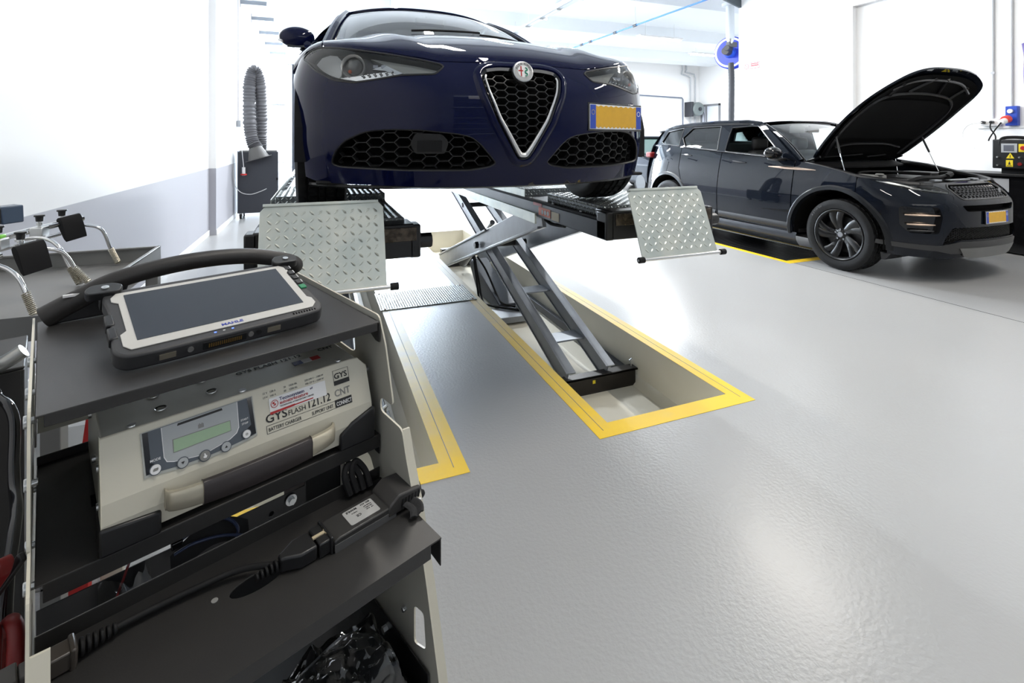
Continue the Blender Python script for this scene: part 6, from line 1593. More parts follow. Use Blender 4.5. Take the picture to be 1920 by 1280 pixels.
# ---------------------------------------------------------------- tray cart on the left with chromed clamp arms
def tray_cart():
    t = wthing('tray_cart', 'grey steel tray cart along the left wall with a raised rim', 'cart', (-1.0, 1.6, 0.0))
    x0, x1, y0, y1, z = -1.42, -0.575, 1.50, 2.31, 0.90
    b = MB(); b.span((x0, y0, z-0.004), (x1, y1, z)); b.build('tray_floor', M['greymetal'], t)
    for nm, a, c in (('tray_rim', (x0, y1-0.004, z), (x1, y1, z+0.055)), ('tray_rim', (x1-0.004, y0, z-0.02), (x1, y1, z+0.055)), ('tray_rim', (x0, y0, z), (x1, y0+0.004, z+0.055)), ('tray_rim', (x0, y0, z), (x0+0.004, y1, z+0.055))):
        b = MB(); b.span(a, c); b.build(nm, M['greymetal'], t, bevel=0.001)
    b = MB(); b.span((x1-0.012, y0, z+0.050), (x1, y1, z+0.056)); b.span((x0, y1-0.012, z+0.050), (x1, y1, z+0.056)); b.build('rim_fold', M['greymetal'], t, bevel=0.001)
    for x in (x0+0.02, x1-0.02):
        for y in (y0+0.02, y1-0.02):
            b = MB(); b.span((x-0.02, y-0.02, 0.12), (x+0.02, y+0.02, z-0.004)); l = b.build('leg', M['greymetal'], t, bevel=0.002)
            b = MB(); b.cyl((x-0.015, y, 0.06), (x+0.015, y, 0.06), 0.06, n=24); b.build('wheel', M['rubber'], l, bevel=0.004)
            b = MB(); b.span((x-0.02, y-0.02, 0.06), (x+0.02, y+0.02, 0.12)); b.build('fork', M['zinc'], l)
    b = MB(); b.span((x0, y0, 0.30), (x1, y1, 0.305)); b.build('lower_shelf', M['greymetal'], t)
tray_cart()

def spring_rod(par, pts, coil_len=0.062):
    p = smooth_path(pts, 8)
    b = MB(); b.tube(p, 0.0055, 12); r = b.build('bent_rod', M['chrome'], par)
    e, d = Vector(pts[-1]), (Vector(pts[-2])-Vector(pts[-1])).normalized()
    a = d.orthogonal().normalized(); c = d.cross(a); s = MB(); N = 13*10
    s.tube([e+d*coil_len*k/N+(a*math.cos(2*PI*k/10)+c*math.sin(2*PI*k/10))*0.0088 for k in range(N+1)], 0.0016, 5)
    s.build('grip_coil', mat('coil_steel', (0.50, 0.46, 0.38), 0.35, 1.0), r)
    s = MB(); s.cyl(e, e+d*coil_len, 0.0065, n=12); s.build('coil_core', mat('core_steel', (0.42, 0.40, 0.34), 0.4, 1.0), r)
    return r

def pad_clip(par, top, w, h, ax, tilt):
    """folded black clip hanging from a tube eye"""
    T = frame(top, ax, tilt)          # x along the clip width, y downwards
    b = MB(); n = 10; vs = []
    prof = []
    for k in range(13):
        a = PI*0.25+PI*1.5*k/12; prof.append((0.011*math.cos(a+PI/2)*1.0, 0.011*math.sin(a+PI/2)-0.0))
    sh = [(0.0, 0.0)]
    outer = [(h, 0.004), (h*0.85, 0.010), (h*0.4, 0.013), (0.006, 0.013), (-0.006, 0.010), (-0.010, 0.0), (-0.006, -0.010), (0.006, -0.013), (h*0.4, -0.010), (h*0.85, -0.004), (h, -0.001)]
    b.prism([(p[0], p[1]) for p in outer], 0, w, 'yz', T)
    o = b.build('black_clip', M['matte_black'], par, bevel=0.0015)
    b = MB(); b.lathe([(0.0045, -0.0006), (0.0095, -0.0006), (0.0095, 0.0006), (0.0045, 0.0006)], n=20, axis='x', T=T @ Matrix.Translation((w+0.0008, 0, 0)), close=True); b.build('clip_edge', mat('bare_edge', (0.35, 0.40, 0.48), 0.4, 0.7), o)
    return o

def knob(par, p):
    b = MB(); x, y, z = p
    b.cyl((x, y, z-0.035), (x, y, z-0.006), 0.0045, n=10); b.cyl((x, y, z-0.022), (x, y, z-0.014), 0.008, n=14); k = b.build('screw', M['zinc'], par)
    b = MB(); b.cyl((x, y, z-0.010), (x, y, z+0.006), 0.0095, 0.011, n=14); b.cyl((x, y, z+0.006), (x, y, z+0.012), 0.0145, n=16); b.build('knob', M['satin_black'], k, bevel=0.0012)

def clamps():
    t = wthing('wheel_clamp', 'chromed wheel clamp with two bent arms, lying farther back on the grey tray', 'wheel clamp', (-0.78, 2.1, 0.9), 'chromed wheel clamps on the tray')
    b = MB(); b.cyl((-1.02, 1.90, 1.045), (-0.800, 2.25, 1.085), 0.0105, n=16); b.build('slide_bar', M['chrome'], t)
    b = MB(); b.cyl((-0.99, 1.90, 1.015), (-0.83, 2.16, 1.045), 0.006, n=12); b.build('guide_bar', M['chrome'], t)
    for p in ((-0.869, 2.12, 1.063), (-0.915, 1.99, 1.050)):
        b = MB(); b.box(p, (0.034, 0.05, 0.032), Matrix.Identity(4)); b.build('slide_block', M['satin_chrome'], t, bevel=0.003)
        knob(t, (p[0], p[1], p[2]+0.044))
    pad_clip(t, (-0.842, 2.180, 1.088), 0.066, 0.078, (0.58, 0.80, 0.13), (0.34, -0.10, -1))
    knob(t, (-0.838, 2.195, 1.113))
    spring_rod(t, [(-0.83, 2.22, 1.070), (-0.79, 2.235, 1.062), (-0.742, 2.243, 1.041), (-0.719, 2.256, 0.968), (-0.699, 2.269, 0.908)])
    spring_rod(t, [(-0.90, 2.05, 1.050), (-0.83, 2.04, 1.053), (-0.781, 2.022, 1.026), (-0.748, 2.01, 0.962), (-0.714, 1.99, 0.908)])
    b = MB(); b.box((-0.892, 1.955, 1.078), (0.012, 0.03, 0.010)); b.build('spirit_level', mat('level_green', (0.25, 0.75, 0.10), 0.3), t, bevel=0.002)
    t = wthing('wheel_clamp', 'chromed wheel clamp with two bent arms, lying nearer on the grey tray', 'wheel clamp', (-0.78, 1.75, 0.9), 'chromed wheel clamps on the tray')
    b = MB(); b.cyl((-0.93, 1.56, 1.010), (-0.825, 1.80, 1.050), 0.0105, n=16); b.build('slide_bar', M['chrome'], t)
    b = MB(); b.cyl((-0.93, 1.62, 0.985), (-0.84, 1.80, 1.010), 0.006, n=12); b.build('guide_bar', M['chrome'], t)
    pad_clip(t, (-0.806, 1.826, 1.056), 0.070, 0.078, (0.62, 0.77, 0.14), (0.34, -0.10, -1))
    knob(t, (-0.803, 1.855, 1.092))
    spring_rod(t, [(-0.80, 1.90, 1.040), (-0.775, 1.935, 1.036), (-0.745, 1.965, 1.012), (-0.722, 1.985, 0.955), (-0.690, 1.985, 0.912)])
    spring_rod(t, [(-0.82, 1.70, 1.052), (-0.771, 1.696, 1.037), (-0.732, 1.681, 1.007), (-0.706, 1.671, 0.946), (-0.692, 1.664, 0.912)])
    t = wthing('measuring_head', 'black sensor head with a pale screen, standing on the tray at the left edge', 'sensor', (-0.95, 1.60, 0.9))
    b = MB(); T = frame((-0.858, 1.632, 1.168), (0.7, 0.70, 0.03), (-0.02, -0.02, 1)); b.box((0.07, 0, 0), (0.15, 0.040, 0.04), T); b.build('housing', M['satin_black'], t, bevel=0.003)
    b = MB(); b.box((0.125, 0, 0.0), (0.045, 0.046, 0.046), T); b.build('end_cap', mat('cap_blue_black', (0.05, 0.08, 0.13), 0.3), t, bevel=0.003)
    b = MB(); b.box((0.055, 0.002, 0.0208), (0.075, 0.030, 0.001), T); b.build('display', mat('pale_screen', (0.45, 0.44, 0.38), 0.3), t)
    b = MB(); b.cyl((-0.85, 1.64, 1.145), (-0.90, 1.60, 0.902), 0.010, n=12); b.cyl((-0.90, 1.60, 0.902), (-0.90, 1.60, 0.912), 0.04, n=20); b.build('stand', M['satin_black'], t)
clamps()

def near_left():
    t = wthing('tool_case', 'dark blue plastic case with a yellow label at the left edge', 'case', (-0.66, 1.24, 0.955))
    T = frame((-0.74, 1.14, 0.955), (0.93, 0.37, 0), (-0.37, 0.93, 0))
    b = MB(); b.prism([(0.0, -0.055), (0.110, -0.055), (0.160, 0.090), (0.0, 0.090)], 0.0, 0.16, 'xz', T); b.build('base', mat('case_blue', (0.03, 0.055, 0.10), 0.4), t, bevel=0.004)
    b = MB(); b.prism([(0.0, 0.095), (0.162, 0.095), (0.168, 0.112), (0.160, 0.128), (0.0, 0.128)], -0.003, 0.165, 'xz', T); b.build('lid', mat('case_lid_blue', (0.045, 0.075, 0.13), 0.4), t, bevel=0.004)
    b = MB(); b.span((0.09, 0.01, 0.128), (0.152, 0.10, 0.1286), T); b.build('yellow_label', M['signyellow'], t)
    t = wthing('equipment_cart', 'dark equipment cart with a bent steel handle left of the trolley', 'cart', (-0.62, 0.98, 0.0))
    T = frame((-0.757, 1.087, 0.0), (0.93, 0.37, 0), (-0.37, 0.93, 0))
    b = MB(); b.span((0.0, 0.0, 0.10), (0.265, 0.006, 0.945), T); b.span((0.262, 0.0, 0.10), (0.268, 0.20, 0.945), T); b.span((0.0, 0.0, 0.945), (0.268, 0.20, 0.951), T); b.build('cart_body', M['shelf'], t, bevel=0.002)
    b = MB(); b.span((0.05, -0.035, 0.93), (0.20, -0.001, 0.975), T); b.build('top_bracket', M['cabinet'], t, bevel=0.004)
    b = MB(); b.tube(smooth_path([(-0.640, 1.15, 0.94), (-0.587, 1.18, 0.945), (-0.560, 1.18, 0.953), (-0.525, 1.165, 0.970), (-0.502, 1.170, 0.985)], 6), 0.013, 12); b.build('tube_handle', mat('tube_steel', (0.42, 0.42, 0.40), 0.35, 0.8), t)
    t = wthing('black_cable', 'thick black cable hanging down beside the cream edge of the trolley', 'cable', (-0.44, 1.0, 0.4))
    b = MB(); b.tube(smooth_path([(-0.62, 1.10, 0.95), (-0.536, 1.125, 0.942), (-0.514, 1.118, 0.926), (-0.493, 1.100, 0.918), (-0.479, 1.085, 0.902), (-0.471, 1.070, 0.881), (-0.458, 1.038, 0.847), (-0.445, 1.011, 0.822), (-0.424, 0.968, 0.811), (-0.410, 0.927, 0.791), (-0.405, 0.901, 0.739), (-0.405, 0.89, 0.55)], 8), 0.0075, 12); b.build('cable', M['gloss_black'], t)
    t = wthing('jump_lead_clamp', 'red handled battery clamp hanging at the left side of the trolley', 'battery clamp', (-0.37, 0.68, 0.6))
    T = frame((-0.416, 0.820, 0.765), (0.034*0.9, -0.013, 0.046), (-0.77, 0.63, 0)); b = MB(); b.prism(round_poly([(0, -0.012), (0.095, -0.011), (0.108, -0.004), (0.108, 0.006), (0.095, 0.012), (0, 0.014)], 0.004, 3), -0.008, 0.008, 'xy', T); b.build('red_grip', M['darkred'], t, bevel=0.002)
    b = MB(); b.box((0.05, 0.0, -0.020), (0.10, 0.012, 0.008), T); b.build('lower_jaw', M['satin_black'], t, bevel=0.002)
    t = wthing('red_cable', 'dark red power cables looped at the bottom left corner', 'cable', (-0.34, 0.66, 0.3))
    for k, dx in enumerate((0.0, -0.022)):
        b = MB(); b.tube(smooth_path([(-0.391+dx, 0.861, 0.58), (-0.393+dx, 0.862, 0.69), (-0.389+dx, 0.86, 0.719), (-0.369+dx, 0.831, 0.749), (-0.358+dx, 0.816, 0.745), (-0.353+dx, 0.803, 0.718), (-0.354+dx, 0.804, 0.658), (-0.356+dx, 0.804, 0.45)], 8), 0.0085, 12); b.build('red_lead', mat('red_cable', (0.18, 0.012, 0.010), 0.45), t)
    t = wthing('floor_sign', 'red and beige folding stand on the floor behind the trolley', 'sign', (-0.62, 1.85, 0))
    b = MB(); b.prism([(-0.70, 0.0), (-0.63, 0.0), (-0.60, 0.62), (-0.625, 0.62)], 1.80, 1.83, 'xz'); b.build('red_leg', M['red'], t, bevel=0.002)
    b = MB(); b.prism([(-0.62, 0.0), (-0.56, 0.0), (-0.585, 0.62), (-0.60, 0.62)], 1.86, 1.88, 'xz'); b.build('beige_leg', M['cream'], t, bevel=0.002)
near_left()
# ---------------------------------------------------------------- background: fume extractor, wall fittings, reels, machines
def extractor():
    t = wthing('fume_extractor', 'anthracite extraction cabinet on castors with a ribbed hose folded over it', 'extractor', (-0.97, 9.9, 0.0))
    b = MB(); b.span((-1.29, 9.66, 0.10), (-0.66, 10.15, 1.16)); c = b.build('cabinet', M['cabinet'], t, bevel=0.006)
    b = MB(); b.span((-1.30, 9.665, 0.10), (-1.285, 10.16, 1.175)); b.build('side_frame', mat('frame_blue_grey', (0.16, 0.19, 0.24), 0.4, 0.3), t, bevel=0.002)
    b = MB(); b.span((-1.27, 9.68, 1.16), (-0.68, 10.13, 1.185)); b.build('top_plate', M['greymetal'], t, bevel=0.003)
    b = MB(); b.span((-0.69, 9.652, 0.66), (-0.665, 9.66, 0.70)); b.build('latch', M['gloss_black'], c)
    for x in (-1.25, -0.70):
        for y in (9.72, 10.08):
            b = MB(); b.cyl((x-0.018, y, 0.05), (x+0.018, y, 0.05), 0.05, n=18); w = b.build('caster', M['rubber'], t, bevel=0.004)
            b = MB(); b.span((x-0.03, y-0.03, 0.05), (x+0.03, y+0.03, 0.10)); b.build('caster_fork', M['zinc'], w)
    path = smooth_path([(-0.98, 9.62, 1.20), (-1.06, 9.66, 1.33), (-1.11, 9.70, 1.60), (-1.125, 9.74, 2.05), (-1.115, 9.76, 2.40), (-1.055, 9.78, 2.58), (-0.985, 9.82, 2.45), (-0.955, 9.86, 2.1), (-0.950, 9.88, 1.7), (-0.955, 9.90, 1.35), (-0.96, 9.90, 1.19)], 14)
    b = MB(); n = len(path); b.tube(path, 0.105, 20, rfun=lambda u: 0.098+0.010*(1 if int(u*(n-1)*0.9) % 2 else -1)*1.0); b.build('ribbed_hose', M['hosegrey'], t, sharp=20)
    b = MB(); d = Vector((0.30, -0.05, -1)).normalized(); p = Vector((-1.02, 9.60, 1.24)); b.cyl(p, p+d*0.20, 0.10, 0.17, n=24); b.build('hose_nozzle', mat('nozzle_grey', (0.075, 0.072, 0.07), 0.5), t)
    b = MB(); T = frame(tuple(p+d*0.20), (1, 0, 0.30), (0, 1, 0)); b.cyl((0, 0, -0.006), (0, 0, 0.004), 0.21, n=28, T=T); b.build('nozzle_flange', mat('flange_grey', (0.085, 0.083, 0.08), 0.5), t, bevel=0.002)
    t = wthing('power_lead', 'white lead with a red-ringed plug hanging from the wall box to the extractor', 'power cable', (-1.19, 9.6, 0.8))
    b = MB(); b.tube(smooth_path([(-1.31, 9.62, 1.60), (-1.24, 9.60, 1.35), (-1.20, 9.58, 1.0), (-1.19, 9.57, 0.88)], 6), 0.006, 6); b.build('lead', M['white'], t)
    b = MB(); b.cyl((-1.19, 9.57, 0.76), (-1.19, 9.57, 0.90), 0.026, n=14); b.build('plug_body', M['white'], t)
    b = MB(); b.cyl((-1.19, 9.57, 0.765), (-1.19, 9.57, 0.79), 0.050, n=16); b.build('red_ring', M['red'], t)
    t = wthing('grey_lead', 'pale grey lead hanging in a curve across the front of the dark cabinet', 'power cable', (-1.1, 9.6, 0.45))
    b = MB(); b.tube(smooth_path([(-1.36, 9.60, 0.95), (-1.34, 9.60, 0.65), (-1.25, 9.60, 0.48), (-1.10, 9.60, 0.43), (-0.95, 9.60, 0.47), (-0.84, 9.60, 0.52)], 8), 0.007, 6); b.build('lead', mat('lead_grey', (0.5, 0.5, 0.5), 0.5), t)
extractor()

def wall_bits_left():
    t = wthing('wall_conduit', 'thin white conduit with a socket box on the left wall above the extractor', 'conduit', (-1.36, 10.1, 1.6))
    b = MB(); b.cyl((-1.352, 10.15, 1.70), (-1.352, 10.15, 4.7), 0.011, n=8); b.build('pipe', mat('conduit_grey', (0.55, 0.56, 0.62), 0.5), t)
    b = MB(); b.span((-1.37, 10.08, 1.60), (-1.30, 10.22, 1.72)); b.build('socket_box', mat('box_grey', (0.55, 0.57, 0.60), 0.5), t, bevel=0.008)
    labs = ['nearest steel wall bracket high on the left wall', 'second steel bracket from the front, high on the left wall', 'middle steel bracket of the row high on the left wall', 'fourth steel bracket of the row high on the left wall', 'farthest steel bracket of the row high on the left wall']
    root = None
    for k, (y, z) in enumerate(((10.54, 3.96), (12.18, 4.03), (13.72, 4.03), (15.15, 4.02), (16.6, 4.0))):
        if root is None:
            root = wthing('wall_bracket', labs[0], 'bracket', (-1.37, y, z), 'steel brackets on the left wall')
            b = MB(); b.span((-1.37, y-0.02, z-0.10), (-1.355, y+0.02, z+0.10)); b.build('back_plate', M['steel'], root, bevel=0.002)
            b = MB(); b.span((-1.36, y-0.02, z-0.035), (-0.92, y-0.015, z+0.04)); b.span((-1.36, y-0.02, z-0.035), (-0.92, y+0.02, z-0.03)); b.build('arm', mat('bracket_grey', (0.25, 0.27, 0.30), 0.45, 0.4), root, bevel=0.001)
        else:
            c = copy_tree(root); c.location = (-1.37, y, z); c['label'] = labs[k]
    t = wthing('locker', 'pale steel locker beside the far doorway', 'locker', (-1.03, 15.2, 0))
    b = MB(); b.span((-1.20, 15.0, 0.0), (-0.88, 15.5, 2.32)); b.build('body', mat('locker_white', (0.62, 0.63, 0.65), 0.5), t, bevel=0.008)
    b = MB(); b.span((-1.22, 14.98, 2.32), (-0.80, 15.5, 2.36)); b.build('top', M['steel'], t)
    t = wthing('step_ladder', 'folded aluminium step ladder leaning near the far locker', 'ladder', (-0.88, 14.6, 0))
    b = MB()
    for x in (-0.96, -0.80): b.cyl((x, 14.5, 0), (x+0.04, 14.8, 1.25), 0.016, n=8)
    b.build('side_rails', M['satin_chrome'], t)
    for k in range(4):
        b = MB(); b.span((-0.95+0.01*k, 14.56+0.06*k, 0.25+0.25*k), (-0.78+0.01*k, 14.64+0.06*k, 0.27+0.25*k)); b.build('step', M['satin_chrome'], t)
    t = wthing('steel_post', 'dark steel post standing beside the raised car on its left', 'post', (-0.63, 15.0, 0))
    b = MB(); b.span((-0.68, 14.96, 0), (-0.60, 15.04, 3.45)); b.build('column', M['liftblue'], t, bevel=0.004)
    b = MB(); b.span((-0.80, 14.96, 3.42), (-0.50, 15.04, 3.47)); b.build('head_plate', M['steel'], t)
    b = MB(); b.span((-0.76, 14.88, 0), (-0.52, 15.12, 0.02)); b.build('foot_plate', M['steel'], t)
wall_bits_left()

def overhead():
    t = wthing('air_pipe', 'long light blue air pipe running under the ceiling', 'pipe', (6.8, 9.5, 3.9))
    b = MB(); b.cyl((6.79, 4.5, 4.0), (6.79, 16.8, 4.0), 0.017, n=12); b.build('pipe', M['pipeblue'], t)
    for y in (9.61, 10.43, 11.62, 12.09, 7.2, 14.0):
        b = MB(); b.cyl((6.79, y-0.06, 4.0), (6.79, y+0.06, 4.0), 0.030, n=12); b.build('coupling', M['cabinet'], t)
    for y in (6.4, 9.6, 12.8, 16.0):
        b = MB(); b.cyl((6.79, y, 4.0), (6.79, y, 4.44), 0.005, n=6); b.build('hanger_rod', M['zinc'], t)
    t = wthing('cable_tray', 'galvanised cable tray with tube lamps under the ceiling behind the car', 'cable tray', (4.76, 10, 4.1))
    b = MB(); b.span((4.70, 5.5, 4.14), (4.84, 16.5, 4.146)); b.span((4.70, 5.5, 4.14), (4.703, 16.5, 4.19)); b.span((4.837, 5.5, 4.14), (4.84, 16.5, 4.19)); b.build('tray', mat('tray_zinc', (0.55, 0.60, 0.66), 0.4, 0.4), t)
    for k in range(12):
        b = MB(); b.span((4.68, 6.0+k*0.85, 4.10), (4.86, 6.03+k*0.85, 4.14)); b.cyl((4.77, 6.015+k*0.85, 4.14), (4.77, 6.015+k*0.85, 4.44), 0.005, n=5); b.build('clip', M['zinc'], t)
    t = wthing('roof_duct', 'white octagonal vent pipe hanging from the ceiling above the blue reel', 'duct', (8.34, 8.34, 3.5))
    b = MB(); b.cyl((8.36, 8.34, 3.56), (8.36, 8.34, 4.74), 0.085, n=20); b.cyl((8.36, 8.34, 4.28), (8.36, 8.34, 4.34), 0.17, n=20); b.build('pipe', mat('duct_white', (0.66, 0.70, 0.74), 0.4, 0.2), t)
    b = MB(); b.cyl((8.36, 8.34, 3.46), (8.36, 8.34, 3.56), 0.04, 0.085, n=20); b.build('cone', M['satin_chrome'], t)
    t = wthing('corner_bracket', 'grey steel bracket at the top of the right wall corner', 'bracket', (8.1, 7.9, 4.2))
    b = MB(); b.prism([(7.62, 4.33), (8.22, 4.33), (8.22, 4.12), (8.18, 4.12), (7.62, 4.28)], 7.88, 7.93, 'xz'); b.build('arm', mat('bracket_dark', (0.10, 0.12, 0.13), 0.45, 0.4), t, bevel=0.002)
    t = wthing('hose_reel', 'blue exhaust hose reel with a black hose hanging down behind the black car', 'hose reel', (8.6, 8.55, 3.3))
    c = Vector((8.62, 8.58, 3.32)); ax = Vector((-0.75, -0.35, 0)).normalized(); T = Matrix.Translation(c) @ ax.to_track_quat('Z', 'Y').to_matrix().to_4x4()
    b = MB(); b.lathe([(0.02, 0.06), (0.34, 0.06), (0.36, 0.04), (0.34, 0.045), (0.16, 0.04), (0.16, -0.10), (0.34, -0.105), (0.36, -0.10), (0.34, -0.12), (0.02, -0.12)], n=40, T=T); b.build('drum', M['reelblue'], t)
    b = MB(); b.cyl((0, 0, 0.06), (0, 0, 0.16), 0.13, 0.10, n=24, T=T); b.build('hub', mat('hub_blue', (0.03, 0.10, 0.62), 0.35), t, bevel=0.004)
    b = MB(); b.cyl((0, 0, 0.16), (0, 0, 0.34), 0.085, n=20, T=T); b.cyl((0.06, 0.05, 0.20), (0.06, 0.05, 0.42), 0.06, n=16, T=T); b.build('motor', mat('motor_grey', (0.045, 0.045, 0.05), 0.4), t, bevel=0.006)
    b = MB(); b.span((8.30, 8.30, 3.40), (8.52, 8.40, 3.50)); b.build('motor_mount', M['hosegrey'], t, bevel=0.004)
    b = MB(); b.lathe([(0.29, 0.062), (0.335, 0.070), (0.335, 0.062)], n=40, T=T); b.build('white_ring', M['white'], t)
    b = MB(); p = smooth_path([(8.42, 8.38, 3.05), (8.40, 8.34, 2.6), (8.38, 8.33, 1.8), (8.38, 8.33, 0.5), (8.38, 8.33, 0.05)], 14); b.tube(p, 0.062, 14, rfun=lambda u: 0.060+(0.003 if int(u*56) % 2 else 0)); b.build('hanging_hose', mat('black_hose', (0.035, 0.037, 0.045), 0.55), t)
    # sign on the wall end
    t = wthing('safety_sign', 'small red and white prohibition sign on the right wall near its corner', 'sign', (8.19, 7.6, 2.8))
    T = frame((8.198, 7.80, 2.80), (0, -1, 0), (0, 0, 1))
    b = MB(); b.box((0.06, 0.07, 0), (0.13, 0.14, 0.003), T); b.box((0.26, 0.075, 0), (0.25, 0.15, 0.003), T); b.build('sign_board', M['paper'], t)
    b = MB(); b.lathe([(0.046, 0), (0.056, 0), (0.056, 0.002), (0.046, 0.002)], n=24, T=T @ Matrix.Translation((0.06, 0.07, 0.002)), close=True); b.prism([(0.022, 0.104), (0.028, 0.110), (0.098, 0.036), (0.092, 0.030)], 0.002, 0.004, 'xy', T); b.build('red_circle', mat('sign_red', (0.50, 0.03, 0.05), 0.5), t, smooth=False)
    b = MB()
    for q in ((0.145, 0.010, 0.375, 0.020), (0.145, 0.130, 0.375, 0.140), (0.145, 0.010, 0.152, 0.140), (0.368, 0.010, 0.375, 0.140), (0.165, 0.060, 0.355, 0.085), (0.165, 0.098, 0.355, 0.118)): b.span((q[0], q[1], 0.002), (q[2], q[3], 0.0035), T)
    b.build('red_panel', mat('sign_red_2', (0.50, 0.03, 0.05), 0.5), t, smooth=False)
overhead()

def far_wall():
    cg = mat('far_conduit', (0.50, 0.52, 0.55), 0.5)
    for k, (x, lab) in enumerate(((14.36, 'left pipe of the white conduit pair on the far wall'), (14.56, 'right pipe of the white conduit pair on the far wall'))):
        b = MB(); b.tube([(x, 16.93, 4.7), (x, 16.93, 4.34), (x-0.06 if k == 0 else x-0.06, 16.93, 4.24-0.10*(1-k)), (x+0.30+0.12*k, 16.93, 4.16-0.10*(1-k)), (x+0.42+0.05*k, 16.93, 4.0), (x+0.42+0.05*k, 16.93, 0.3)], 0.028, 8)
        tag(b.build('conduit', cg), lab, 'conduit', 'white conduits on the far wall')
    b = MB(); b.tube([(11.6, 16.9, 3.20), (14.30, 16.9, 3.14), (14.35, 16.9, 3.08), (14.35, 16.9, 1.2)], 0.024, 8); o = b.build('compressed_air_line', mat('line_blue_grey', (0.10, 0.13, 0.20), 0.5)); tag(o, 'thin dark blue air line making a corner on the far wall', 'pipe')
    t = wthing('cable_reel', 'grey round cable reel mounted on the far wall beside the conduits', 'cable reel', (14.85, 16.7, 2.3))
    b = MB(); b.cyl((14.86, 16.50, 2.66), (14.86, 16.80, 2.66), 0.29, n=28); b.build('housing', mat('reel_grey', (0.17, 0.20, 0.20), 0.45), t, bevel=0.04)
    b = MB(); b.cyl((14.9, 16.46, 2.66), (14.9, 16.50, 2.66), 0.08, n=16); b.build('hub', M['cabinet'], t, bevel=0.004)
    b = MB(); b.span((14.50, 16.55, 2.34), (14.62, 16.98, 2.96)); b.build('bracket', M['cabinet'], t, bevel=0.01)
    b = MB(); b.tube(smooth_path([(15.12, 16.6, 2.75), (15.22, 16.6, 2.4), (15.20, 16.6, 2.0), (15.15, 16.6, 1.6)], 6), 0.012, 6); b.build('lead', M['cabinet'], t)
    # interior window in the far right wall
    fm = mat('window_frame_grey', (0.20, 0.205, 0.22), 0.45)
    b = MB(); X = 15.28
    for a, c in (((X-0.04, 15.75, 2.78), (X, 16.85, 2.86)), ((X-0.04, 15.75, 1.2), (X, 15.83, 2.86)), ((X-0.04, 16.48, 1.2), (X, 16.56, 2.78)), ((X-0.04, 16.77, 1.2), (X, 16.85, 2.86)), ((X-0.04, 15.75, 1.2), (X, 16.85, 1.28))): b.span(a, c)
    w = b.build('window_1', fm, bevel=0.004); struct(w)
    b = MB(); b.span((X-0.01, 15.8, 1.25), (X-0.005, 16.8, 2.8)); p = b.build('pane', mat('pane_white', (0.66, 0.69, 0.78), 0.1), w)
    p.location = -w.location
far_wall()

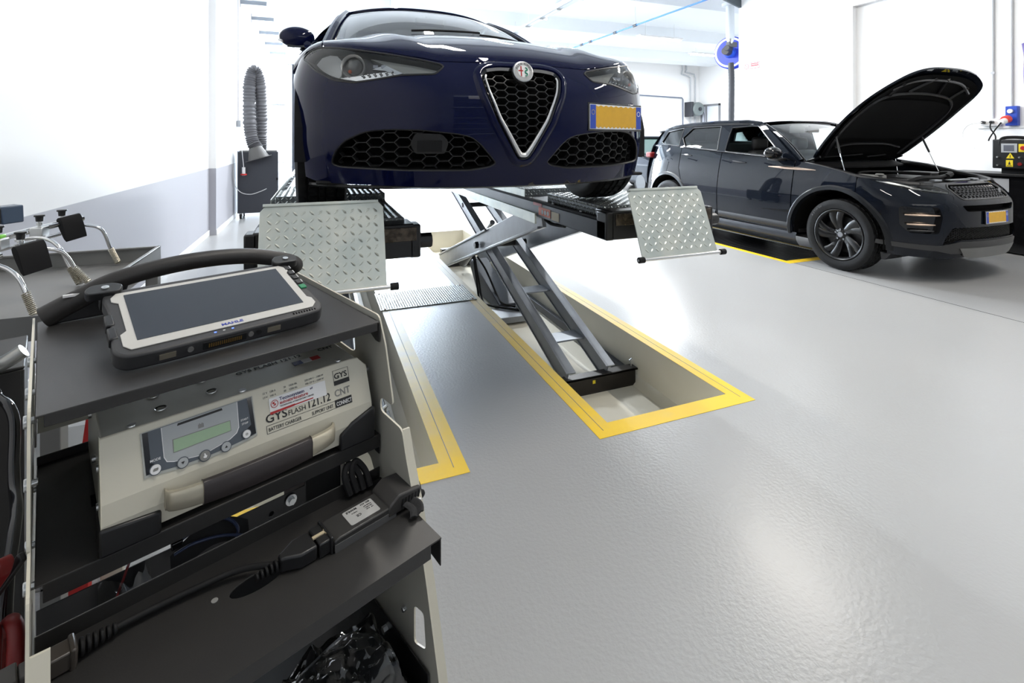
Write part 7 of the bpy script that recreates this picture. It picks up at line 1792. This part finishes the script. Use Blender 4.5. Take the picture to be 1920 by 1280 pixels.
def right_wall_bits():
    cg = mat('conduit_white', (0.52, 0.53, 0.55), 0.5)
    t = wthing('socket_unit', 'white double socket fed by a vertical conduit on the right wall', 'socket', (8.28, 3.8, 1.55))
    b = MB(); b.cyl((8.285, 3.785, 1.64), (8.285, 3.785, 3.56), 0.014, n=10); b.build('conduit', cg, t)
    b = MB(); b.span((8.24, 3.70, 1.55), (8.30, 3.90, 1.645)); b.build('box', M['white'], t, bevel=0.006)
    for y in (3.86, 3.77):
        b = MB(); b.cyl((8.20, y, 1.60), (8.24, y, 1.60), 0.020, n=14); b.build('black_plug', M['satin_black'], t)
    b = MB(); b.cyl((8.286, 3.785, 2.25), (8.27, 3.785, 2.25), 0.022, n=10); b.build('pipe_clip', cg, t)
    t = wthing('industrial_socket', 'blue switched industrial socket with a red plug on the right wall', 'socket', (8.26, 3.6, 1.6))
    b = MB(); b.cyl((8.285, 3.595, 1.80), (8.285, 3.595, 3.56), 0.014, n=10); b.build('conduit', cg, t)
    b = MB(); b.span((8.235, 3.52, 1.55), (8.30, 3.64, 1.80)); b.build('blue_box', M['blue'], t, bevel=0.006)
    b = MB(); b.cyl((8.21, 3.585, 1.735), (8.235, 3.585, 1.735), 0.028, n=16); b.build('rotary_switch', M['paper'], t, bevel=0.003)
    b = MB(); b.cyl((8.13, 3.60, 1.625), (8.20, 3.60, 1.635), 0.045, 0.050, n=18); b.build('red_plug', mat('plug_red', (0.65, 0.05, 0.03), 0.4), t, bevel=0.003)
    b = MB(); b.cyl((8.08, 3.61, 1.595), (8.15, 3.60, 1.615), 0.032, 0.038, n=16); b.build('plug_body', M['white'], t, bevel=0.003)
    b = MB(); b.span((8.285, 3.2, 1.52), (8.30, 3.95, 1.53)); tag(b.build('dado_strip', mat('strip_cream', (0.7, 0.69, 0.66), 0.6)), 'narrow cream strip on the right wall below the sockets', 'trim')
    for nm, lab, pts, m, r in (('white_cable', 'thin white cable looping down from the white wall socket', [(8.20, 3.86, 1.60), (8.18, 4.00, 1.57), (8.17, 4.06, 1.46), (8.15, 4.02, 1.35), (8.05, 3.90, 1.28), (7.95, 3.82, 1.26)], M['white'], 0.006),
            ('black_cable', 'short black cable from the wall socket down to the control box', [(8.20, 3.77, 1.60), (8.17, 3.76, 1.52), (8.15, 3.70, 1.42), (8.05, 3.66, 1.33)], M['rubber'], 0.008),
            ('plug_cable', 'dark cable running from the red plug down to the control box', [(8.08, 3.61, 1.59), (8.06, 3.66, 1.50), (8.03, 3.70, 1.40), (8.0, 3.70, 1.36)], M['rubber'], 0.008),
            ('purple_hose', 'purple hose hanging at the right edge of the picture on the white wall', [(8.26, 3.46, 2.58), (8.24, 3.43, 2.40), (8.25, 3.44, 2.2), (8.26, 3.43, 1.95)], mat('purple_hose_rubber', (0.06, 0.02, 0.22), 0.4), 0.030)):
        b = MB(); b.tube(smooth_path(pts, 8), r, 8); tag(b.build(nm, m), lab, 'cable' if 'cable' in nm else 'hose')
    t = wthing('diagnostic_machine', 'black control unit with screen, yellow labels and a red stop button on a black cabinet', 'workshop machine', (7.98, 3.6, 0.0))
    b = MB(); b.span((7.73, 3.05, 0.02), (8.22, 4.05, 0.93)); c = b.build('cabinet', M['gloss_black'], t, bevel=0.006)
    b = MB(); b.span((7.70, 3.02, 0.93), (8.24, 4.08, 0.96)); b.build('cabinet_top', M['satin_black'], t, bevel=0.004)
    b = MB(); b.span((7.727, 3.38, 0.74), (7.731, 3.62, 0.90)); b.build('paper_note', mat('note_grey', (0.35, 0.36, 0.38), 0.6), c)
    b = MB(); b.span((7.78, 3.02, 1.02), (8.10, 3.565, 1.375)); cb = b.build('control_box', M['satin_black'], t, bevel=0.012)
    b = MB(); b.span((7.84, 3.10, 0.96), (8.04, 3.50, 1.02)); b.build('riser', M['matte_black'], t)
    b = MB(); b.tube(smooth_path([(7.80, 3.50, 1.28), (7.80, 3.48, 1.38), (7.85, 3.40, 1.40), (7.88, 3.25, 1.39), (7.86, 3.14, 1.38)], 6), 0.020, 8); b.build('bundled_cable', M['rubber'], cb)
    b = MB(); b.span((7.774, 3.325, 1.215), (7.781, 3.475, 1.325)); s = b.build('screen_frame', mat('bezel_silver', (0.38, 0.40, 0.42), 0.4), cb, bevel=0.002)
    b = MB(); b.span((7.771, 3.355, 1.235), (7.775, 3.450, 1.305)); b.build('screen', mat('screen_grey', (0.13, 0.14, 0.17), 0.2), s)
    b = MB(); b.span((7.774, 3.215, 1.225), (7.779, 3.312, 1.320)); b.build('yellow_plate', M['signyellow'], cb)
    b = MB(); b.cyl((7.745, 3.262, 1.272), (7.775, 3.262, 1.272), 0.026, n=18); b.build('stop_button', M['red'], cb, bevel=0.004)
    b = MB(); b.prism([(3.352, 1.145), (3.428, 1.145), (3.390, 1.212)], 7.776, 7.780, 'yz'); tr = b.build('warning_triangle', M['signyellow'], cb, smooth=False)
    b = MB(); b.prism([(3.386, 1.155), (3.394, 1.155), (3.392, 1.19), (3.388, 1.19)], 7.774, 7.777, 'yz'); b.build('exclamation_mark', M['ink'], tr, smooth=False)
    b = MB(); b.span((7.776, 3.365, 1.045), (7.780, 3.430, 1.125)); yl = b.build('yellow_label', M['signyellow'], cb)
    b = MB(); b.span((7.774, 3.375, 1.055), (7.777, 3.420, 1.060)); b.prism([(3.385, 1.07), (3.408, 1.07), (3.397, 1.115)], 7.774, 7.777, 'yz'); b.build('label_symbol', M['ink'], yl, smooth=False)
    b = MB(); b.cyl((7.765, 3.30, 1.08), (7.781, 3.30, 1.08), 0.020, n=14); b.build('red_lamp', M['darkred'], cb)
    for y, z in ((3.505, 1.16), (3.505, 1.06), (3.30, 1.16), (3.24, 1.16)):
        b = MB(); b.cyl((7.755, y, z), (7.781, y, z), 0.010, n=10); b.build('toggle_switch', M['satin_chrome'], cb)
right_wall_bits()

def far_car():
    t = wthing('parked_car', 'dark car parked far back, seen between the raised car and the black SUV', 'car', (8.2, 11.0, 0.0))
    x0, x1, y0, y1 = 7.30, 9.10, 9.3, 13.5
    prof = [(y0+0.02, 0.30), (y0, 0.62), (y0+0.12, 0.86), (y0+0.75, 1.0), (y0+1.0, 1.03), (y1-0.75, 1.05), (y1-0.1, 0.98), (y1, 0.6), (y1-0.04, 0.28)]
    b = MB(); b.prism(round_poly(prof, 0.12, 4), x0, x1, 'yz'); b.build('body', M['blackpaint'], t, bevel=0.08, seg=4)
    cab = [(y0+0.85, 1.0), (y0+1.5, 1.42), (y0+2.3, 1.47), (y1-1.1, 1.40), (y1-0.5, 1.02)]
    b = MB(); b.prism(round_poly(cab, 0.12, 4), x0+0.16, x1-0.16, 'yz'); b.build('cabin_glass', mat('far_glass', (0.08, 0.13, 0.12), 0.05, 0, 1.0), t, bevel=0.05, seg=3)
    b = MB(); b.prism(round_poly([(y0+1.45, 1.42), (y0+2.3, 1.475), (y1-1.1, 1.41), (y1-1.15, 1.45), (y0+2.3, 1.505), (y0+1.5, 1.46)], 0.01, 2), x0+0.18, x1-0.18, 'yz'); b.build('roof', M['blackpaint'], t, bevel=0.01)
    for x in (x0+0.13, x1-0.13):
        b = MB(); b.box((x, y0+0.03, 0.72), (0.22, 0.10, 0.07)); b.build('tail_light', M['darkred'], t, bevel=0.02)
        for y in (y0+0.8, y1-0.85):
            b = MB(); b.cyl((x-0.10, y, 0.32), (x+0.10, y, 0.32), 0.32, n=32); w = b.build('wheel', M['rubber'], t, bevel=0.02)
            b = MB(); b.cyl((x-0.135, y, 0.32), (x+0.135, y, 0.32), 0.20, n=24); b.build('hubcap', M['satin_black'], w, bevel=0.01)
far_car()
